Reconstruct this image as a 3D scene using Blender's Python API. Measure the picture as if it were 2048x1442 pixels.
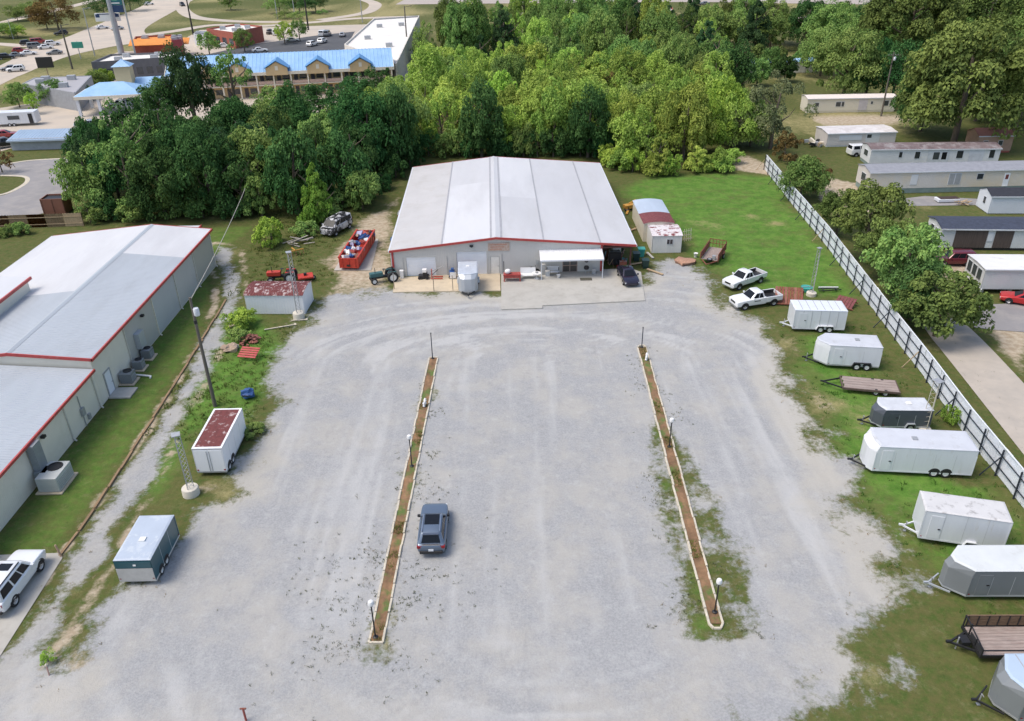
import bpy, math, random
import numpy as np
from mathutils import Vector, Matrix

for o in list(bpy.data.objects):
    bpy.data.objects.remove(o)
scene = bpy.context.scene
COL = scene.collection
RND = random.Random(7)

# ------------------------------------------------------------ camera
CAM_H, FPX, PITCH, ROLL = 38.0, 1600.0, math.radians(29.3), math.radians(1.0)
_c, _s = math.cos(PITCH), math.sin(PITCH)
_fwd, _up, _rt = Vector((0, _c, -_s)), Vector((0, _s, _c)), Vector((1, 0, 0))
_X = _rt * math.cos(ROLL) - _up * math.sin(ROLL)
_Y = _rt * math.sin(ROLL) + _up * math.cos(ROLL)
cam_data = bpy.data.cameras.new('camera')
cam_data.sensor_width = 36
cam_data.sensor_fit = 'HORIZONTAL'
cam_data.lens = FPX / 2048 * 36
cam_data.clip_start, cam_data.clip_end = 0.5, 8000
cam = bpy.data.objects.new('camera', cam_data)
COL.objects.link(cam)
cam.matrix_world = Matrix(((_X.x, _Y.x, -_fwd.x, 0), (_X.y, _Y.y, -_fwd.y, 0), (_X.z, _Y.z, -_fwd.z, CAM_H), (0, 0, 0, 1)))
scene.camera = cam

# ------------------------------------------------------------ sky, sun, exposure
SUN_DIR = Vector((-0.46, -0.12, 0.88)).normalized()          # from the ground towards the sun
SUN_EL = math.asin(SUN_DIR.z)
world = bpy.data.worlds.new('World')
scene.world = world
world.use_nodes = True
wn = world.node_tree.nodes
sky = wn.new('ShaderNodeTexSky')
sky.sky_type = 'NISHITA'
sky.sun_disc = False
sky.sun_elevation = SUN_EL
sky.sun_rotation = math.atan2(SUN_DIR.x, SUN_DIR.y)
sky.air_density, sky.dust_density, sky.ozone_density = 1.0, 3.0, 1.0
world.node_tree.links.new(sky.outputs[0], wn['Background'].inputs[0])
wn['Background'].inputs[1].default_value = 0.15
sun_data = bpy.data.lights.new('sun', 'SUN')
sun_data.energy = 1.5
sun_data.angle = math.radians(28)
sun_data.color = (1.0, 0.93, 0.82)
sun = bpy.data.objects.new('sun', sun_data)
COL.objects.link(sun)
sun.rotation_euler = SUN_DIR.to_track_quat('Z', 'Y').to_euler()
sun.location = (-60, 0, 120)
scene.view_settings.view_transform = 'Standard'
scene.view_settings.look = 'None'
scene.view_settings.exposure = 0.50
scene.view_settings.gamma = 1
scene.render.engine = 'CYCLES'
scene.render.resolution_x, scene.render.resolution_y = 1024, 721

# ------------------------------------------------------------ survey: ground position of a sighting
def gp(u, v, z=0.0):
    dx, dy = u - 1024, v - 721
    a = (dx * math.cos(ROLL) - dy * math.sin(ROLL)) / FPX
    b = -(dx * math.sin(ROLL) + dy * math.cos(ROLL)) / FPX
    d = (a, _c + b * _s, -_s + b * _c)
    t = (z - CAM_H) / d[2]
    return Vector((d[0] * t, d[1] * t, z))
def gpoly(pts, z=0.0):
    return [tuple(gp(u, v, z)[:2]) for u, v in pts]

# ------------------------------------------------------------ mesh helpers
def lerp(a, b, t):
    return a + (b - a) * t
class MB:
    def __init__(s):
        s.v, s.f = [], []
    def add(s, vs, fs):
        n = len(s.v)
        s.v += [tuple(p) for p in vs]
        s.f += [tuple(i + n for i in q) for q in fs]
        return s
    def box(s, x0, x1, y0, y1, z0, z1):
        return s.add([(x0, y0, z0), (x1, y0, z0), (x1, y1, z0), (x0, y1, z0), (x0, y0, z1), (x1, y0, z1), (x1, y1, z1), (x0, y1, z1)],
                     [(3, 2, 1, 0), (4, 5, 6, 7), (0, 1, 5, 4), (1, 2, 6, 5), (2, 3, 7, 6), (3, 0, 4, 7)])
    def cbox(s, c, d, rz=0, rx=0, ry=0):
        m = Matrix.Translation(c) @ Matrix.Rotation(rz, 4, 'Z') @ Matrix.Rotation(ry, 4, 'Y') @ Matrix.Rotation(rx, 4, 'X')
        t = MB().box(-d[0] / 2, d[0] / 2, -d[1] / 2, d[1] / 2, -d[2] / 2, d[2] / 2)
        return s.add([m @ Vector(p) for p in t.v], t.f)
    def bar(s, p0, p1, w, h=None):
        p0, p1 = Vector(p0), Vector(p1)
        h = h or w
        d = (p1 - p0).normalized()
        a = Vector((0, 0, 1)) if abs(d.z) < 0.95 else Vector((1, 0, 0))
        x = d.cross(a).normalized() * (w / 2)
        y = x.cross(d).normalized() * (h / 2)
        vs = [p + sx * x + sy * y for p in (p0, p1) for sx, sy in ((-1, -1), (1, -1), (1, 1), (-1, 1))]
        return s.add(vs, [(3, 2, 1, 0), (4, 5, 6, 7), (0, 1, 5, 4), (1, 2, 6, 5), (2, 3, 7, 6), (3, 0, 4, 7)])
    def tube(s, p0, p1, r0, r1=None, n=10, cap=True):
        p0, p1 = Vector(p0), Vector(p1)
        r1 = r0 if r1 is None else r1
        d = (p1 - p0).normalized()
        a = Vector((0, 0, 1)) if abs(d.z) < 0.95 else Vector((1, 0, 0))
        x = d.cross(a).normalized()
        y = x.cross(d).normalized()
        vs = []
        for p, r in ((p0, r0), (p1, r1)):
            vs += [p + (x * math.cos(t) + y * math.sin(t)) * r for t in [2 * math.pi * i / n for i in range(n)]]
        fs = [(i, (i + 1) % n, n + (i + 1) % n, n + i) for i in range(n)]
        if cap:
            fs += [tuple(reversed(range(n))), tuple(range(n, 2 * n))]
        return s.add(vs, fs)
    def prism(s, poly, z0, z1):
        n = len(poly)
        vs = [(x, y, z0) for x, y in poly] + [(x, y, z1) for x, y in poly]
        return s.add(vs, [tuple(reversed(range(n))), tuple(range(n, 2 * n))] + [(i, (i + 1) % n, n + (i + 1) % n, n + i) for i in range(n)])
    def extr(s, poly, axis, t0, t1):
        n = len(poly)
        mk = (lambda t, a, b: (t, a, b)) if axis == 'x' else (lambda t, a, b: (a, t, b))
        vs = [mk(t0, a, b) for a, b in poly] + [mk(t1, a, b) for a, b in poly]
        return s.add(vs, [tuple(reversed(range(n))), tuple(range(n, 2 * n))] + [(i, (i + 1) % n, n + (i + 1) % n, n + i) for i in range(n)])
    def sheet(s, poly, z):
        return s.add([(x, y, z) for x, y in poly], [tuple(range(len(poly)))])
    def quad(s, a, b, c, d):
        return s.add([a, b, c, d], [(0, 1, 2, 3)])
    def ribbed(s, o, u, v, nrm, U, V, pitch, dep, th=0.0):
        o, u, v, nrm = Vector(o), Vector(u), Vector(v), Vector(nrm)
        n = max(1, round(U / pitch))
        p = U / n
        pr = []
        for i in range(n):
            for fu, h in ((0, 0), (.72, 0), (.78, dep), (.94, dep)):
                pr.append(((i + fu) * p, h))
        pr.append((U, 0))
        vs = [o + u * a + nrm * h for a, h in pr] + [o + u * a + nrm * h + v * V for a, h in pr]
        k = len(pr)
        return s.add(vs, [(i, i + 1, k + i + 1, k + i) for i in range(k - 1)])
    def lathe(s, prof, c=(0, 0, 0), n=16):
        vs, fs = [], []
        for r, z in prof:
            vs += [(c[0] + r * math.cos(2 * math.pi * i / n), c[1] + r * math.sin(2 * math.pi * i / n), c[2] + z) for i in range(n)]
        for j in range(len(prof) - 1):
            fs += [(j * n + i, j * n + (i + 1) % n, (j + 1) * n + (i + 1) % n, (j + 1) * n + i) for i in range(n)]
        fs += [tuple(reversed(range(n))), tuple((len(prof) - 1) * n + i for i in range(n))]
        return s.add(vs, fs)
    def blob(s, c, r, seed=0, amp=.25, n=10, m=6):
        rr = random.Random(seed)
        vs = [(c[0], c[1], c[2] - r[2])]
        for j in range(1, m):
            t = math.pi * j / m
            for i in range(n):
                k = 1 + rr.uniform(-amp, amp)
                a = 2 * math.pi * i / n
                vs.append((c[0] + r[0] * k * math.sin(t) * math.cos(a), c[1] + r[1] * k * math.sin(t) * math.sin(a), c[2] - r[2] * k * math.cos(t)))
        vs.append((c[0], c[1], c[2] + r[2]))
        fs = [(0, 1 + (i + 1) % n, 1 + i) for i in range(n)]
        for j in range(m - 2):
            b = 1 + j * n
            fs += [(b + i, b + (i + 1) % n, b + n + (i + 1) % n, b + n + i) for i in range(n)]
        b = 1 + (m - 2) * n
        fs += [(b + i, b + (i + 1) % n, len(vs) - 1) for i in range(n)]
        return s.add(vs, fs)
    def mesh(s, name, mat=None, smooth=0):
        me = bpy.data.meshes.new(name)
        me.from_pydata(s.v, [], s.f)
        if mat:
            me.materials.append(mat)
        if smooth:
            me.shade_smooth()
            me.set_sharp_from_angle(angle=math.radians(smooth))
        return me
def obj(name, mb, mat, parent=None, smooth=0, bevel=0):
    me = mb.mesh(name, mat, smooth) if isinstance(mb, MB) else mb
    o = bpy.data.objects.new(name, me)
    COL.objects.link(o)
    if parent:
        o.parent = parent
    if bevel:
        b = o.modifiers.new('bevel', 'BEVEL')
        b.width, b.segments, b.limit_method = bevel, 2, 'ANGLE'
    return o
def tag(o, label, cat, group=None):
    o['label'] = label
    o['category'] = cat
    if group:
        o['group'] = group
    return o
def thing(name, label, cat, loc=(0, 0, 0), rz=0.0, group=None):
    o = bpy.data.objects.new(name, None)
    COL.objects.link(o)
    o.empty_display_size = 0.3
    o.location, o.rotation_euler = loc, (0, 0, rz)
    return tag(o, label, cat, group)
def struct(name, mb, mat, label=None):
    o = obj(name, mb, mat)
    o['kind'] = 'structure'
    if label:
        o['label'] = label
    return o
def dup(root, loc=None, rz=None, label=None, group=None, scale=None):
    r = root.copy()
    COL.objects.link(r)
    if loc is not None:
        r.location = loc
    if rz is not None:
        r.rotation_euler = (0, 0, rz)
    if label:
        r['label'] = label
    if group:
        r['group'] = group
    if scale:
        r.scale = scale
    for ch in list(root.children):
        c = ch.copy()
        COL.objects.link(c)
        c.parent = r
        for g in list(ch.children):
            d = g.copy()
            COL.objects.link(d)
            d.parent = c
    return r

# ------------------------------------------------------------ materials
def mat(name, col, rough=.6, metal=0.0, var=.12, scale=1.5, col2=None, thr=(.55, .75), scale2=None, bump=0.0, bscale=40, stretch=None, spec=.5, wave=None, coat=0):
    m = bpy.data.materials.new(name)
    m.use_nodes = True
    nt = m.node_tree
    N, Lk = nt.nodes, nt.links
    b = N['Principled BSDF']
    b.inputs['Roughness'].default_value = rough
    b.inputs['Metallic'].default_value = metal
    b.inputs['Specular IOR Level'].default_value = spec
    if coat:
        b.inputs['Coat Weight'].default_value = coat
        b.inputs['Coat Roughness'].default_value = .08
    tc = N.new('ShaderNodeTexCoord')
    inf = N.new('ShaderNodeObjectInfo')
    ad = N.new('ShaderNodeVectorMath')
    ad.operation = 'MULTIPLY_ADD'
    cb = N.new('ShaderNodeCombineXYZ')
    for i in range(3):
        Lk.new(inf.outputs['Random'], cb.inputs[i])
    ad.inputs[1].default_value = (37, 37, 37)
    Lk.new(cb.outputs[0], ad.inputs[0])
    Lk.new(tc.outputs['Object'], ad.inputs[2])
    vec = ad.outputs[0]
    if stretch:
        mp = N.new('ShaderNodeMapping')
        mp.inputs['Scale'].default_value = stretch
        Lk.new(vec, mp.inputs[0])
        vec = mp.outputs[0]
    nz = N.new('ShaderNodeTexNoise')
    nz.inputs['Scale'].default_value = scale
    nz.inputs['Detail'].default_value = 6
    nz.inputs['Roughness'].default_value = .65
    Lk.new(vec, nz.inputs['Vector'])
    rp = N.new('ShaderNodeValToRGB')
    rp.color_ramp.elements[0].position, rp.color_ramp.elements[1].position = .3, .7
    rp.color_ramp.elements[0].color = [max(0, c * (1 - var)) for c in col] + [1]
    rp.color_ramp.elements[1].color = [min(1, c * (1 + var)) for c in col] + [1]
    Lk.new(nz.outputs[0], rp.inputs[0])
    out = rp.outputs[0]
    if col2:
        n2 = N.new('ShaderNodeTexNoise')
        n2.inputs['Scale'].default_value = scale2 or scale
        n2.inputs['Detail'].default_value = 8
        n2.inputs['Roughness'].default_value = .7
        off = N.new('ShaderNodeVectorMath')
        off.inputs[1].default_value = (11.3, 4.7, 2.9)
        Lk.new(vec, off.inputs[0])
        Lk.new(off.outputs[0], n2.inputs['Vector'])
        r2 = N.new('ShaderNodeValToRGB')
        r2.color_ramp.elements[0].position, r2.color_ramp.elements[1].position = thr
        Lk.new(n2.outputs[0], r2.inputs[0])
        mx = N.new('ShaderNodeMix')
        mx.data_type = 'RGBA'
        Lk.new(r2.outputs[0], mx.inputs[0])
        Lk.new(out, mx.inputs[6])
        mx.inputs[7].default_value = list(col2) + [1]
        out = mx.outputs[2]
    Lk.new(out, b.inputs['Base Color'])
    if bump or wave:
        bp = N.new('ShaderNodeBump')
        bp.inputs['Strength'].default_value = bump or .5
        if wave:
            axis, sc = wave
            w = N.new('ShaderNodeTexWave')
            w.bands_direction = axis
            w.inputs['Scale'].default_value = sc
            Lk.new(tc.outputs['Object'], w.inputs['Vector'])
            bp.inputs['Distance'].default_value = .03
            Lk.new(w.outputs[1], bp.inputs['Height'])
        else:
            n3 = N.new('ShaderNodeTexNoise')
            n3.inputs['Scale'].default_value = bscale
            n3.inputs['Detail'].default_value = 4
            Lk.new(vec, n3.inputs['Vector'])
            bp.inputs['Distance'].default_value = .02
            Lk.new(n3.outputs[0], bp.inputs['Height'])
        Lk.new(bp.outputs[0], b.inputs['Normal'])
    return m
WHITE_MET = mat('white_metal', (.66, .68, .71), .45, var=.05, scale=.6, col2=(.55, .53, .48), thr=(.62, .85), scale2=1.3)
WHITE_TRAILER = mat('white_trailer', (.68, .70, .725), .35, var=.05, scale=.7, col2=(.52, .49, .42), thr=(.58, .82), scale2=1.6, coat=.15, stretch=(1.6, 1.6, .35))
ROOF_BRIGHT = mat('roof_bright', (.61, .615, .625), .5, var=.05, scale=.25, col2=(.51, .51, .52), thr=(.5, .8), scale2=.22, stretch=(1, .25, 1))
ROOF_PALE = mat('roof_pale', (.545, .548, .56), .5, var=.05, scale=.25, col2=(.485, .482, .48), thr=(.5, .8), scale2=.3, stretch=(1, .3, 1))
ROOF_GREY = mat('roof_grey', (.405, .44, .475), .5, var=.06, scale=.3, col2=(.35, .375, .40), thr=(.5, .8), scale2=.4, stretch=(1, .3, 1))
ROOF_DULL = mat('roof_dull', (.53, .52, .51), .55, var=.05, scale=.4, col2=(.46, .44, .41), thr=(.5, .8), scale2=.5)
SEAM = mat('seam_grey', (.36, .36, .38), .6)
RED_TRIM = mat('red_trim', (.42, .055, .05), .45, var=.15, scale=2, col2=(.50, .16, .13), thr=(.55, .8))
WALL_GREY = mat('wall_grey', (.56, .55, .52), .55, var=.04, scale=.5, col2=(.44, .43, .41), thr=(.55, .85), wave=('X', 1.6), bump=.25)
WALL_BEIGE = mat('wall_beige', (.76, .72, .61), .55, var=.04, scale=.4, col2=(.64, .60, .49), thr=(.55, .85), wave=('Y', 1.6), bump=.25)
DOOR_WHITE = mat('door_white', (.78, .80, .83), .4, var=.04, scale=1)
CONC = mat('concrete', (.42, .405, .365), .9, var=.10, scale=.35, col2=(.34, .32, .28), thr=(.5, .75), scale2=.9, bump=.2, bscale=20)
CONC_TAN = mat('concrete_tan', (.55, .46, .33), .9, var=.10, scale=.5, col2=(.42, .36, .27), thr=(.5, .8), scale2=1.1, bump=.2, bscale=20)
CONC_FAR = mat('concrete_far', (.50, .43, .35), .9, var=.08, scale=.05, col2=(.40, .36, .31), thr=(.45, .75), scale2=.12)
ASPHALT = mat('asphalt', (.075, .078, .085), .9, var=.2, scale=.1, col2=(.13, .13, .13), thr=(.5, .8), scale2=.3)
ROAD_OLD = mat('old_asphalt', (.26, .25, .25), .9, var=.10, scale=.15, col2=(.33, .31, .29), thr=(.45, .7), scale2=.4)
KERB = mat('kerb_concrete', (.55, .495, .395), .9, var=.18, scale=3, col2=(.38, .34, .26), thr=(.56, .8), scale2=4)
GALV = mat('galvanised', (.42, .43, .44), .5, .4, var=.12, scale=4)
BLACK = mat('black_metal', (.018, .018, .02), .5, var=.2, scale=4)
NAVY_STEEL = mat('fence_steel', (.022, .03, .045), .5, var=.25, scale=3, col2=(.10, .06, .04), thr=(.62, .8))
RUBBER = mat('rubber', (.02, .02, .021), .85, var=.2, scale=8)
RIM = mat('rim_metal', (.55, .55, .56), .35, .5, var=.08, scale=8)
RIM_WHITE = mat('rim_white', (.72, .72, .70), .4, var=.08, scale=8)
GLASS = mat('car_glass', (.010, .012, .016), .12, spec=.25, var=.1)
WINDOW = mat('window_glass', (.05, .06, .07), .08, spec=.7, var=.3, scale=1)
CHROME = mat('chrome', (.6, .6, .62), .2, .9, var=.05)
LAMP_RED = mat('lamp_red', (.28, .012, .015), .25, var=.1)
LAMP_CLEAR = mat('lamp_clear', (.72, .74, .76), .15, var=.05)
PLATE = mat('plate_white', (.75, .76, .78), .5)
RUST = mat('rust', (.20, .065, .04), .85, var=.3, scale=3, col2=(.30, .12, .08), thr=(.45, .7), scale2=6)
RUST_ROOF = mat('rusty_red_roof', (.145, .035, .032), .75, var=.3, scale=3.5, col2=(.50, .40, .38), thr=(.55, .66), scale2=1.7)
RUST_DARK = mat('dark_rust_roof', (.17, .045, .05), .75, var=.25, scale=2, col2=(.27, .11, .10), thr=(.5, .75), scale2=4)
WOOD_POLE = mat('weathered_pole', (.13, .115, .095), .9, var=.25, scale=3, stretch=(3, 3, .3))
WOOD_TAN = mat('tan_wood', (.42, .31, .19), .85, var=.2, scale=2, stretch=(4, 4, .6))
WOOD_BROWN = mat('brown_wood', (.17, .11, .065), .85, var=.3, scale=2.5, stretch=(1, 5, 5))
DECK = mat('grey_deck_wood', (.33, .27, .24), .85, var=.25, scale=2, stretch=(.6, 5, 5), col2=(.22, .14, .12), thr=(.5, .8))
GREY_PAINT = mat('grey_trailer', (.20, .215, .225), .4, var=.06, scale=.6, coat=.2)
SLATE = mat('slate_trailer', (.075, .085, .105), .4, var=.08, scale=.6, coat=.2)
TEAL = mat('teal_trailer', (.018, .085, .105), .35, var=.10, scale=.8, coat=.3)
SILVER = mat('silver_trailer', (.47, .50, .53), .4, .3, var=.05, scale=.6)
BLUE_ROOF = mat('motel_blue_roof', (.26, .45, .69), .5, var=.10, scale=.15, col2=(.34, .53, .74), thr=(.45, .7), scale2=.3)
PALE_BLUE = mat('pale_blue_metal', (.45, .52, .61), .4, var=.05, scale=.5)
TAN_STUCCO = mat('tan_stucco', (.60, .44, .24), .85, var=.06, scale=.5)
CREAM = mat('cream_paint', (.72, .66, .54), .8, var=.05, scale=.5)
BRICK_RED = mat('brick_red', (.34, .10, .07), .85, var=.15, scale=1.5)
ORANGE = mat('orange_awning', (.72, .27, .05), .7, var=.1, scale=1)
SHINGLE_BLUE = mat('blue_shingle', (.045, .055, .085), .9, var=.25, scale=2.5, bump=.3, bscale=12)
SHINGLE_GREY = mat('grey_shingle', (.26, .27, .30), .9, var=.12, scale=1.5, bump=.2, bscale=12)
SHINGLE_RUST = mat('stained_shingle', (.16, .12, .12), .9, var=.3, scale=.8, col2=(.30, .28, .28), thr=(.5, .7), scale2=.7)
SIDING_WHITE = mat('white_siding', (.66, .67, .67), .6, var=.05, scale=.5, col2=(.50, .48, .42), thr=(.62, .85), scale2=.8)
SIDING_CREAM = mat('cream_siding', (.66, .60, .50), .6, var=.05, scale=.5, col2=(.74, .64, .46), thr=(.5, .8), scale2=.2)
SKIRT_GREEN = mat('green_skirting', (.20, .26, .24), .8, var=.15, scale=1)
WHITE_PLASTIC = mat('white_plastic', (.75, .75, .74), .5, var=.04)
BLUE_PLASTIC = mat('blue_plastic', (.03, .09, .26), .5, var=.2, scale=4)
GREEN_BIN = mat('dark_green_bin', (.02, .05, .045), .5, var=.15)
TEAL_PLASTIC = mat('teal_plastic', (.05, .34, .30), .5, var=.15)
RED_PAINT = mat('red_machine', (.50, .05, .03), .45, var=.15, scale=2, col2=(.30, .10, .07), thr=(.6, .8))
YELLOW_PAINT = mat('yellow_machine', (.55, .28, .05), .6, var=.2)
# ============================================================ ground
_rs = np.random.RandomState(3)
_LAT = _rs.rand(256, 256)
def vnoise(x, y):
    xi, yi = np.floor(x).astype(int), np.floor(y).astype(int)
    fx, fy = x - xi, y - yi
    fx, fy = fx * fx * (3 - 2 * fx), fy * fy * (3 - 2 * fy)
    g = lambda a, b: _LAT[a & 255, b & 255]
    return (g(xi, yi) * (1 - fx) + g(xi + 1, yi) * fx) * (1 - fy) + (g(xi, yi + 1) * (1 - fx) + g(xi + 1, yi + 1) * fx) * fy
def fbm(x, y, s, o=4):
    t, a, n = 0, .5, 0
    for i in range(o):
        t = t + a * vnoise(x / s + 17.3 * i, y / s + 5.1 * i)
        n += a
        a *= .55
        s *= .5
    return t / n
def sdf(poly, X, Y):
    d = np.full(X.shape, 1e18)
    ins = np.zeros(X.shape, bool)
    n = len(poly)
    for i in range(n):
        (ax, ay), (bx, by) = poly[i], poly[(i + 1) % n]
        ex, ey = bx - ax, by - ay
        t = np.clip(((X - ax) * ex + (Y - ay) * ey) / (ex * ex + ey * ey + 1e-9), 0, 1)
        d = np.minimum(d, (X - ax - t * ex) ** 2 + (Y - ay - t * ey) ** 2)
        c = ((ay > Y) != (by > Y)) & (X < (bx - ax) * (Y - ay) / (by - ay + 1e-12) + ax)
        ins ^= c
    d = np.sqrt(d)
    return np.where(ins, -d, d)
def segd(pts, X, Y):
    d = np.full(X.shape, 1e18)
    for (ax, ay), (bx, by) in zip(pts[:-1], pts[1:]):
        ex, ey = bx - ax, by - ay
        t = np.clip(((X - ax) * ex + (Y - ay) * ey) / (ex * ex + ey * ey + 1e-9), 0, 1)
        d = np.minimum(d, (X - ax - t * ex) ** 2 + (Y - ay - t * ey) ** 2)
    return np.sqrt(d)
def soft(d, w):
    return np.clip(.5 - d / (2 * w), 0, 1)

ISL = [(-8.42, 33.5, -7.68, 68.5), (12.12, 34.5, 12.95, 69.9)]       # island centre lines x0,y0 -> x1,y1
lot_poly = gpoly([(650, 604), (720, 590), (786, 582), (1000, 579), (1290, 562), (1340, 520), (1372, 528), (1400, 565), (1432, 600), (1490, 632), (1540, 652), (1560, 700),
                  (1585, 770), (1630, 840), (1672, 905), (1700, 960), (1690, 1000), (1745, 1045), (1790, 1100), (1812, 1170), (1790, 1215), (1745, 1235), (1735, 1290),
                  (1770, 1330), (1735, 1365), (1600, 1392), (1470, 1420), (1390, 1470), (1300, 1600), (-300, 1600), (-250, 1450), (0, 1325), (60, 1290), (140, 1330), (235, 1215),
                  (330, 1175), (370, 1090), (440, 985), (490, 905), (520, 850), (560, 800), (560, 745), (575, 700), (610, 655)])
track_poly = gpoly([(430, 490), (470, 495), (478, 560), (470, 610), (430, 690), (398, 760), (345, 850), (305, 945), (245, 1050), (185, 1160), (110, 1270), (40, 1345), (-60, 1400),
                    (-10, 1310), (60, 1230), (125, 1140), (205, 1020), (262, 940), (320, 850), (372, 760), (400, 700), (440, 620), (452, 560), (430, 530)])
behind_poly = gpoly([(640, 600), (660, 555), (640, 520), (690, 480), (700, 440), (790, 400), (800, 380), (790, 560), (785, 585)])
lush_poly = gpoly([(1255, 372), (1300, 352), (1440, 345), (1540, 355), (1575, 400), (1650, 490), (1720, 590), (1700, 600), (1560, 590), (1500, 560), (1440, 540), (1380, 500), (1300, 430)])
lawnL_poly = gpoly([(420, 450), (510, 450), (470, 490), (430, 530), (430, 620), (395, 700), (330, 800), (200, 1000), (120, 1105), (0, 1110), (-120, 1110), (0, 1060), (210, 800)])
rough_poly = gpoly([(1580, 670), (1690, 660), (1760, 760), (1900, 900), (2048, 1050), (2048, 1230), (1880, 1150), (1790, 1050), (1690, 930), (1630, 820), (1595, 750)])
weedL_poly = gpoly([(450, 600), (530, 625), (565, 690), (530, 745), (520, 800), (500, 850), (440, 830), (370, 890), (335, 1000), (275, 1010), (350, 850), (405, 750)])
park_dirt = [gpoly([(1440, 300), (1540, 330), (1540, 350), (1470, 340)]), gpoly([(1620, 300), (1730, 292), (1740, 308), (1640, 318)]),
             gpoly([(1650, 350), (1740, 375), (1770, 420), (1700, 440), (1640, 400)]), gpoly([(1850, 520), (1960, 515), (1990, 560), (1900, 590)]), gpoly([(1980, 650), (2060, 640), (2060, 770), (1990, 700)]),
             gpoly([(1600, 225), (1790, 222), (1780, 245), (1640, 250)])]
xs = np.concatenate([-np.geomspace(4200, 64, 26), np.arange(-62, 76, .42), np.geomspace(77, 4200, 26)])
ys = np.concatenate([-np.geomspace(600, 8, 8), np.arange(0, 19, 2.5), np.arange(20, 135, .42), np.geomspace(136, 6000, 60)])
nx, ny = len(xs), len(ys)
X, Y = np.meshgrid(xs, ys)
X, Y = X.ravel(), Y.ravel()
n1, n2, n3 = fbm(X, Y, 7.0) - .5, fbm(X + 90, Y + 40, 2.2) - .5, fbm(X + 33, Y + 77, 22) - .5
lotd = sdf(lot_poly, X, Y)
gravel = soft(lotd + n1 * 5.0 + n2 * 5.5, 2.8)
trk = soft(sdf(track_poly, X, Y) + n1 * 1.6 + n2 * 2.6, 1.0) * .84
gravel = np.maximum(gravel, trk)
isl_d = np.minimum(segd([ISL[0][:2], ISL[0][2:]], X, Y), 1e9)
islR = segd([ISL[1][:2], ISL[1][2:]], X, Y)
grow_r = np.interp(Y, [33, 40, 50, 58, 70], [2.6, 3.2, 2.5, 1.1, .5]) * np.where(X > 12.4, 1.25, .9)
patchR = soft(islR - grow_r + n2 * 5.0 + n1 * 2.0, .9) * (Y > 33.2) * (Y < 58 + 30 * n2)
wR = np.where(X > 12.5, np.interp(Y, [32.5, 33.5, 38, 46, 52, 57], [0, 2.1, 3.0, 2.7, 1.8, .7]), np.interp(Y, [32.5, 33.5, 37, 46, 54, 57.5], [0, 2.1, 1.7, 1.7, 1.45, .6]))
coreR = soft(islR - wR + n2 * 3.4 + n1 * 1.2, .8) * (Y > 32.6) * (Y < 58.5)
grow_l = np.interp(Y, [32, 36, 44, 60, 70], [1.5, 1.25, 1.0, .7, .3]) * np.where(X > -8, 1.15, .7)
patchL = soft(isl_d - grow_l + n2 * 4.0, .7) * .8
gravel = np.clip(gravel - np.maximum(patchR * (.45 + n1 * 1.5 + n2 * .8), coreR * (.84 + n1 * 1.2 + n2 * 1.1)) - patchL * (.46 + n1 * .9), 0, 1)
dirt = soft(sdf(behind_poly, X, Y) + n1 * 6 + n2 * 3, 2.0) * (.75 + n1)
for p in park_dirt:
    dirt = np.maximum(dirt, soft(sdf(p, X, Y) + n1 * 3, 1.5) * .95)
edge = np.exp(-((lotd - 1.6) / 2.2) ** 2)
dirt = np.maximum(dirt, edge * np.clip(.08 + n1 * 1.5, 0, 1))
dirt = np.maximum(dirt, np.exp(-((Y - (18 + 9 * fbm(X, Y, 9))) / 5) ** 2) * .25 * (lotd > 0))
trackR = np.exp(-((sdf(track_poly, X, Y) - .8) / .8) ** 2)
dirt = np.maximum(dirt, trackR * np.clip(.55 + n2 * 1.6, 0, 1))
lowleft = np.exp(-(((X + 23) / 6) ** 2 + ((Y - 33) / 6) ** 2))
dirt = np.maximum(dirt, lowleft * np.clip(.7 + n1 * 2, 0, 1))
islband = np.minimum(isl_d, islR) < .42
lush = np.maximum(soft(sdf(lush_poly, X, Y) + n1 * 5, 3.5), .55 * soft(sdf(lawnL_poly, X, Y) + n1 * 2, 1.2))
lush = np.maximum(lush, soft(sdf(rough_poly, X, Y) + n1 * 6, 4.0) * np.clip(1.05 + n1 * 2.6 + n2 * 1.6, 0, 1))
lush = np.maximum(lush, np.maximum(patchR * .3, coreR * np.clip(.52 - (X - 12.5) * .12 + n1 * 2.6 + n2 * 1.2, 0, 1)))
lush = np.maximum(lush, .75 * soft(sdf(weedL_poly, X, Y) + n1 * 3, 1.6))
dry = np.clip(.35 + n3 * 1.6 + n1 * .8, 0, 1) * (Y > 150) + np.clip(.12 + n1 * 2.0, 0, 1) * (Y <= 150)
dry = np.maximum(dry, np.clip((160 - 0 + 0 * Y) * 0, 0, 1))
dry = np.where(Y > 150, np.clip(dry + .25, 0, 1), dry)
# wheel tracks worn into the gravel: lanes and U-turns round the island ends
tone = np.zeros_like(X)
def arc(cx, cy, rx, ry, a0, a1, n=40):
    return [(cx + rx * math.cos(math.radians(lerp(a0, a1, i / n))), cy + ry * math.sin(math.radians(lerp(a0, a1, i / n)))) for i in range(n + 1)]
paths = [arc(-8, 69, r, r * .62, -10, 190) for r in (3.2, 4.6, 6.2, 7.5)] + [arc(12.5, 70, r, r * .6, -10, 190) for r in (3.4, 5.2, 7.2)]
paths += [arc(2, 71, r, r * .45, 0, 180) for r in (6, 8.5, 11, 14, 17)]
paths += [arc(2, 32, r, r * .7, 180, 360) for r in (13, 16, 19, 22.5)]
paths += [[(x + 1.2 * math.sin(x), 30), (x, 50), (x * 1.02, 72)] for x in (-19, -17.2, -14, -12.1, -4.6, -2.8, 1.2, 3.0, 6.3, 8.2, 16.6, 18.5, 21.4, 23.3)]
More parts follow.
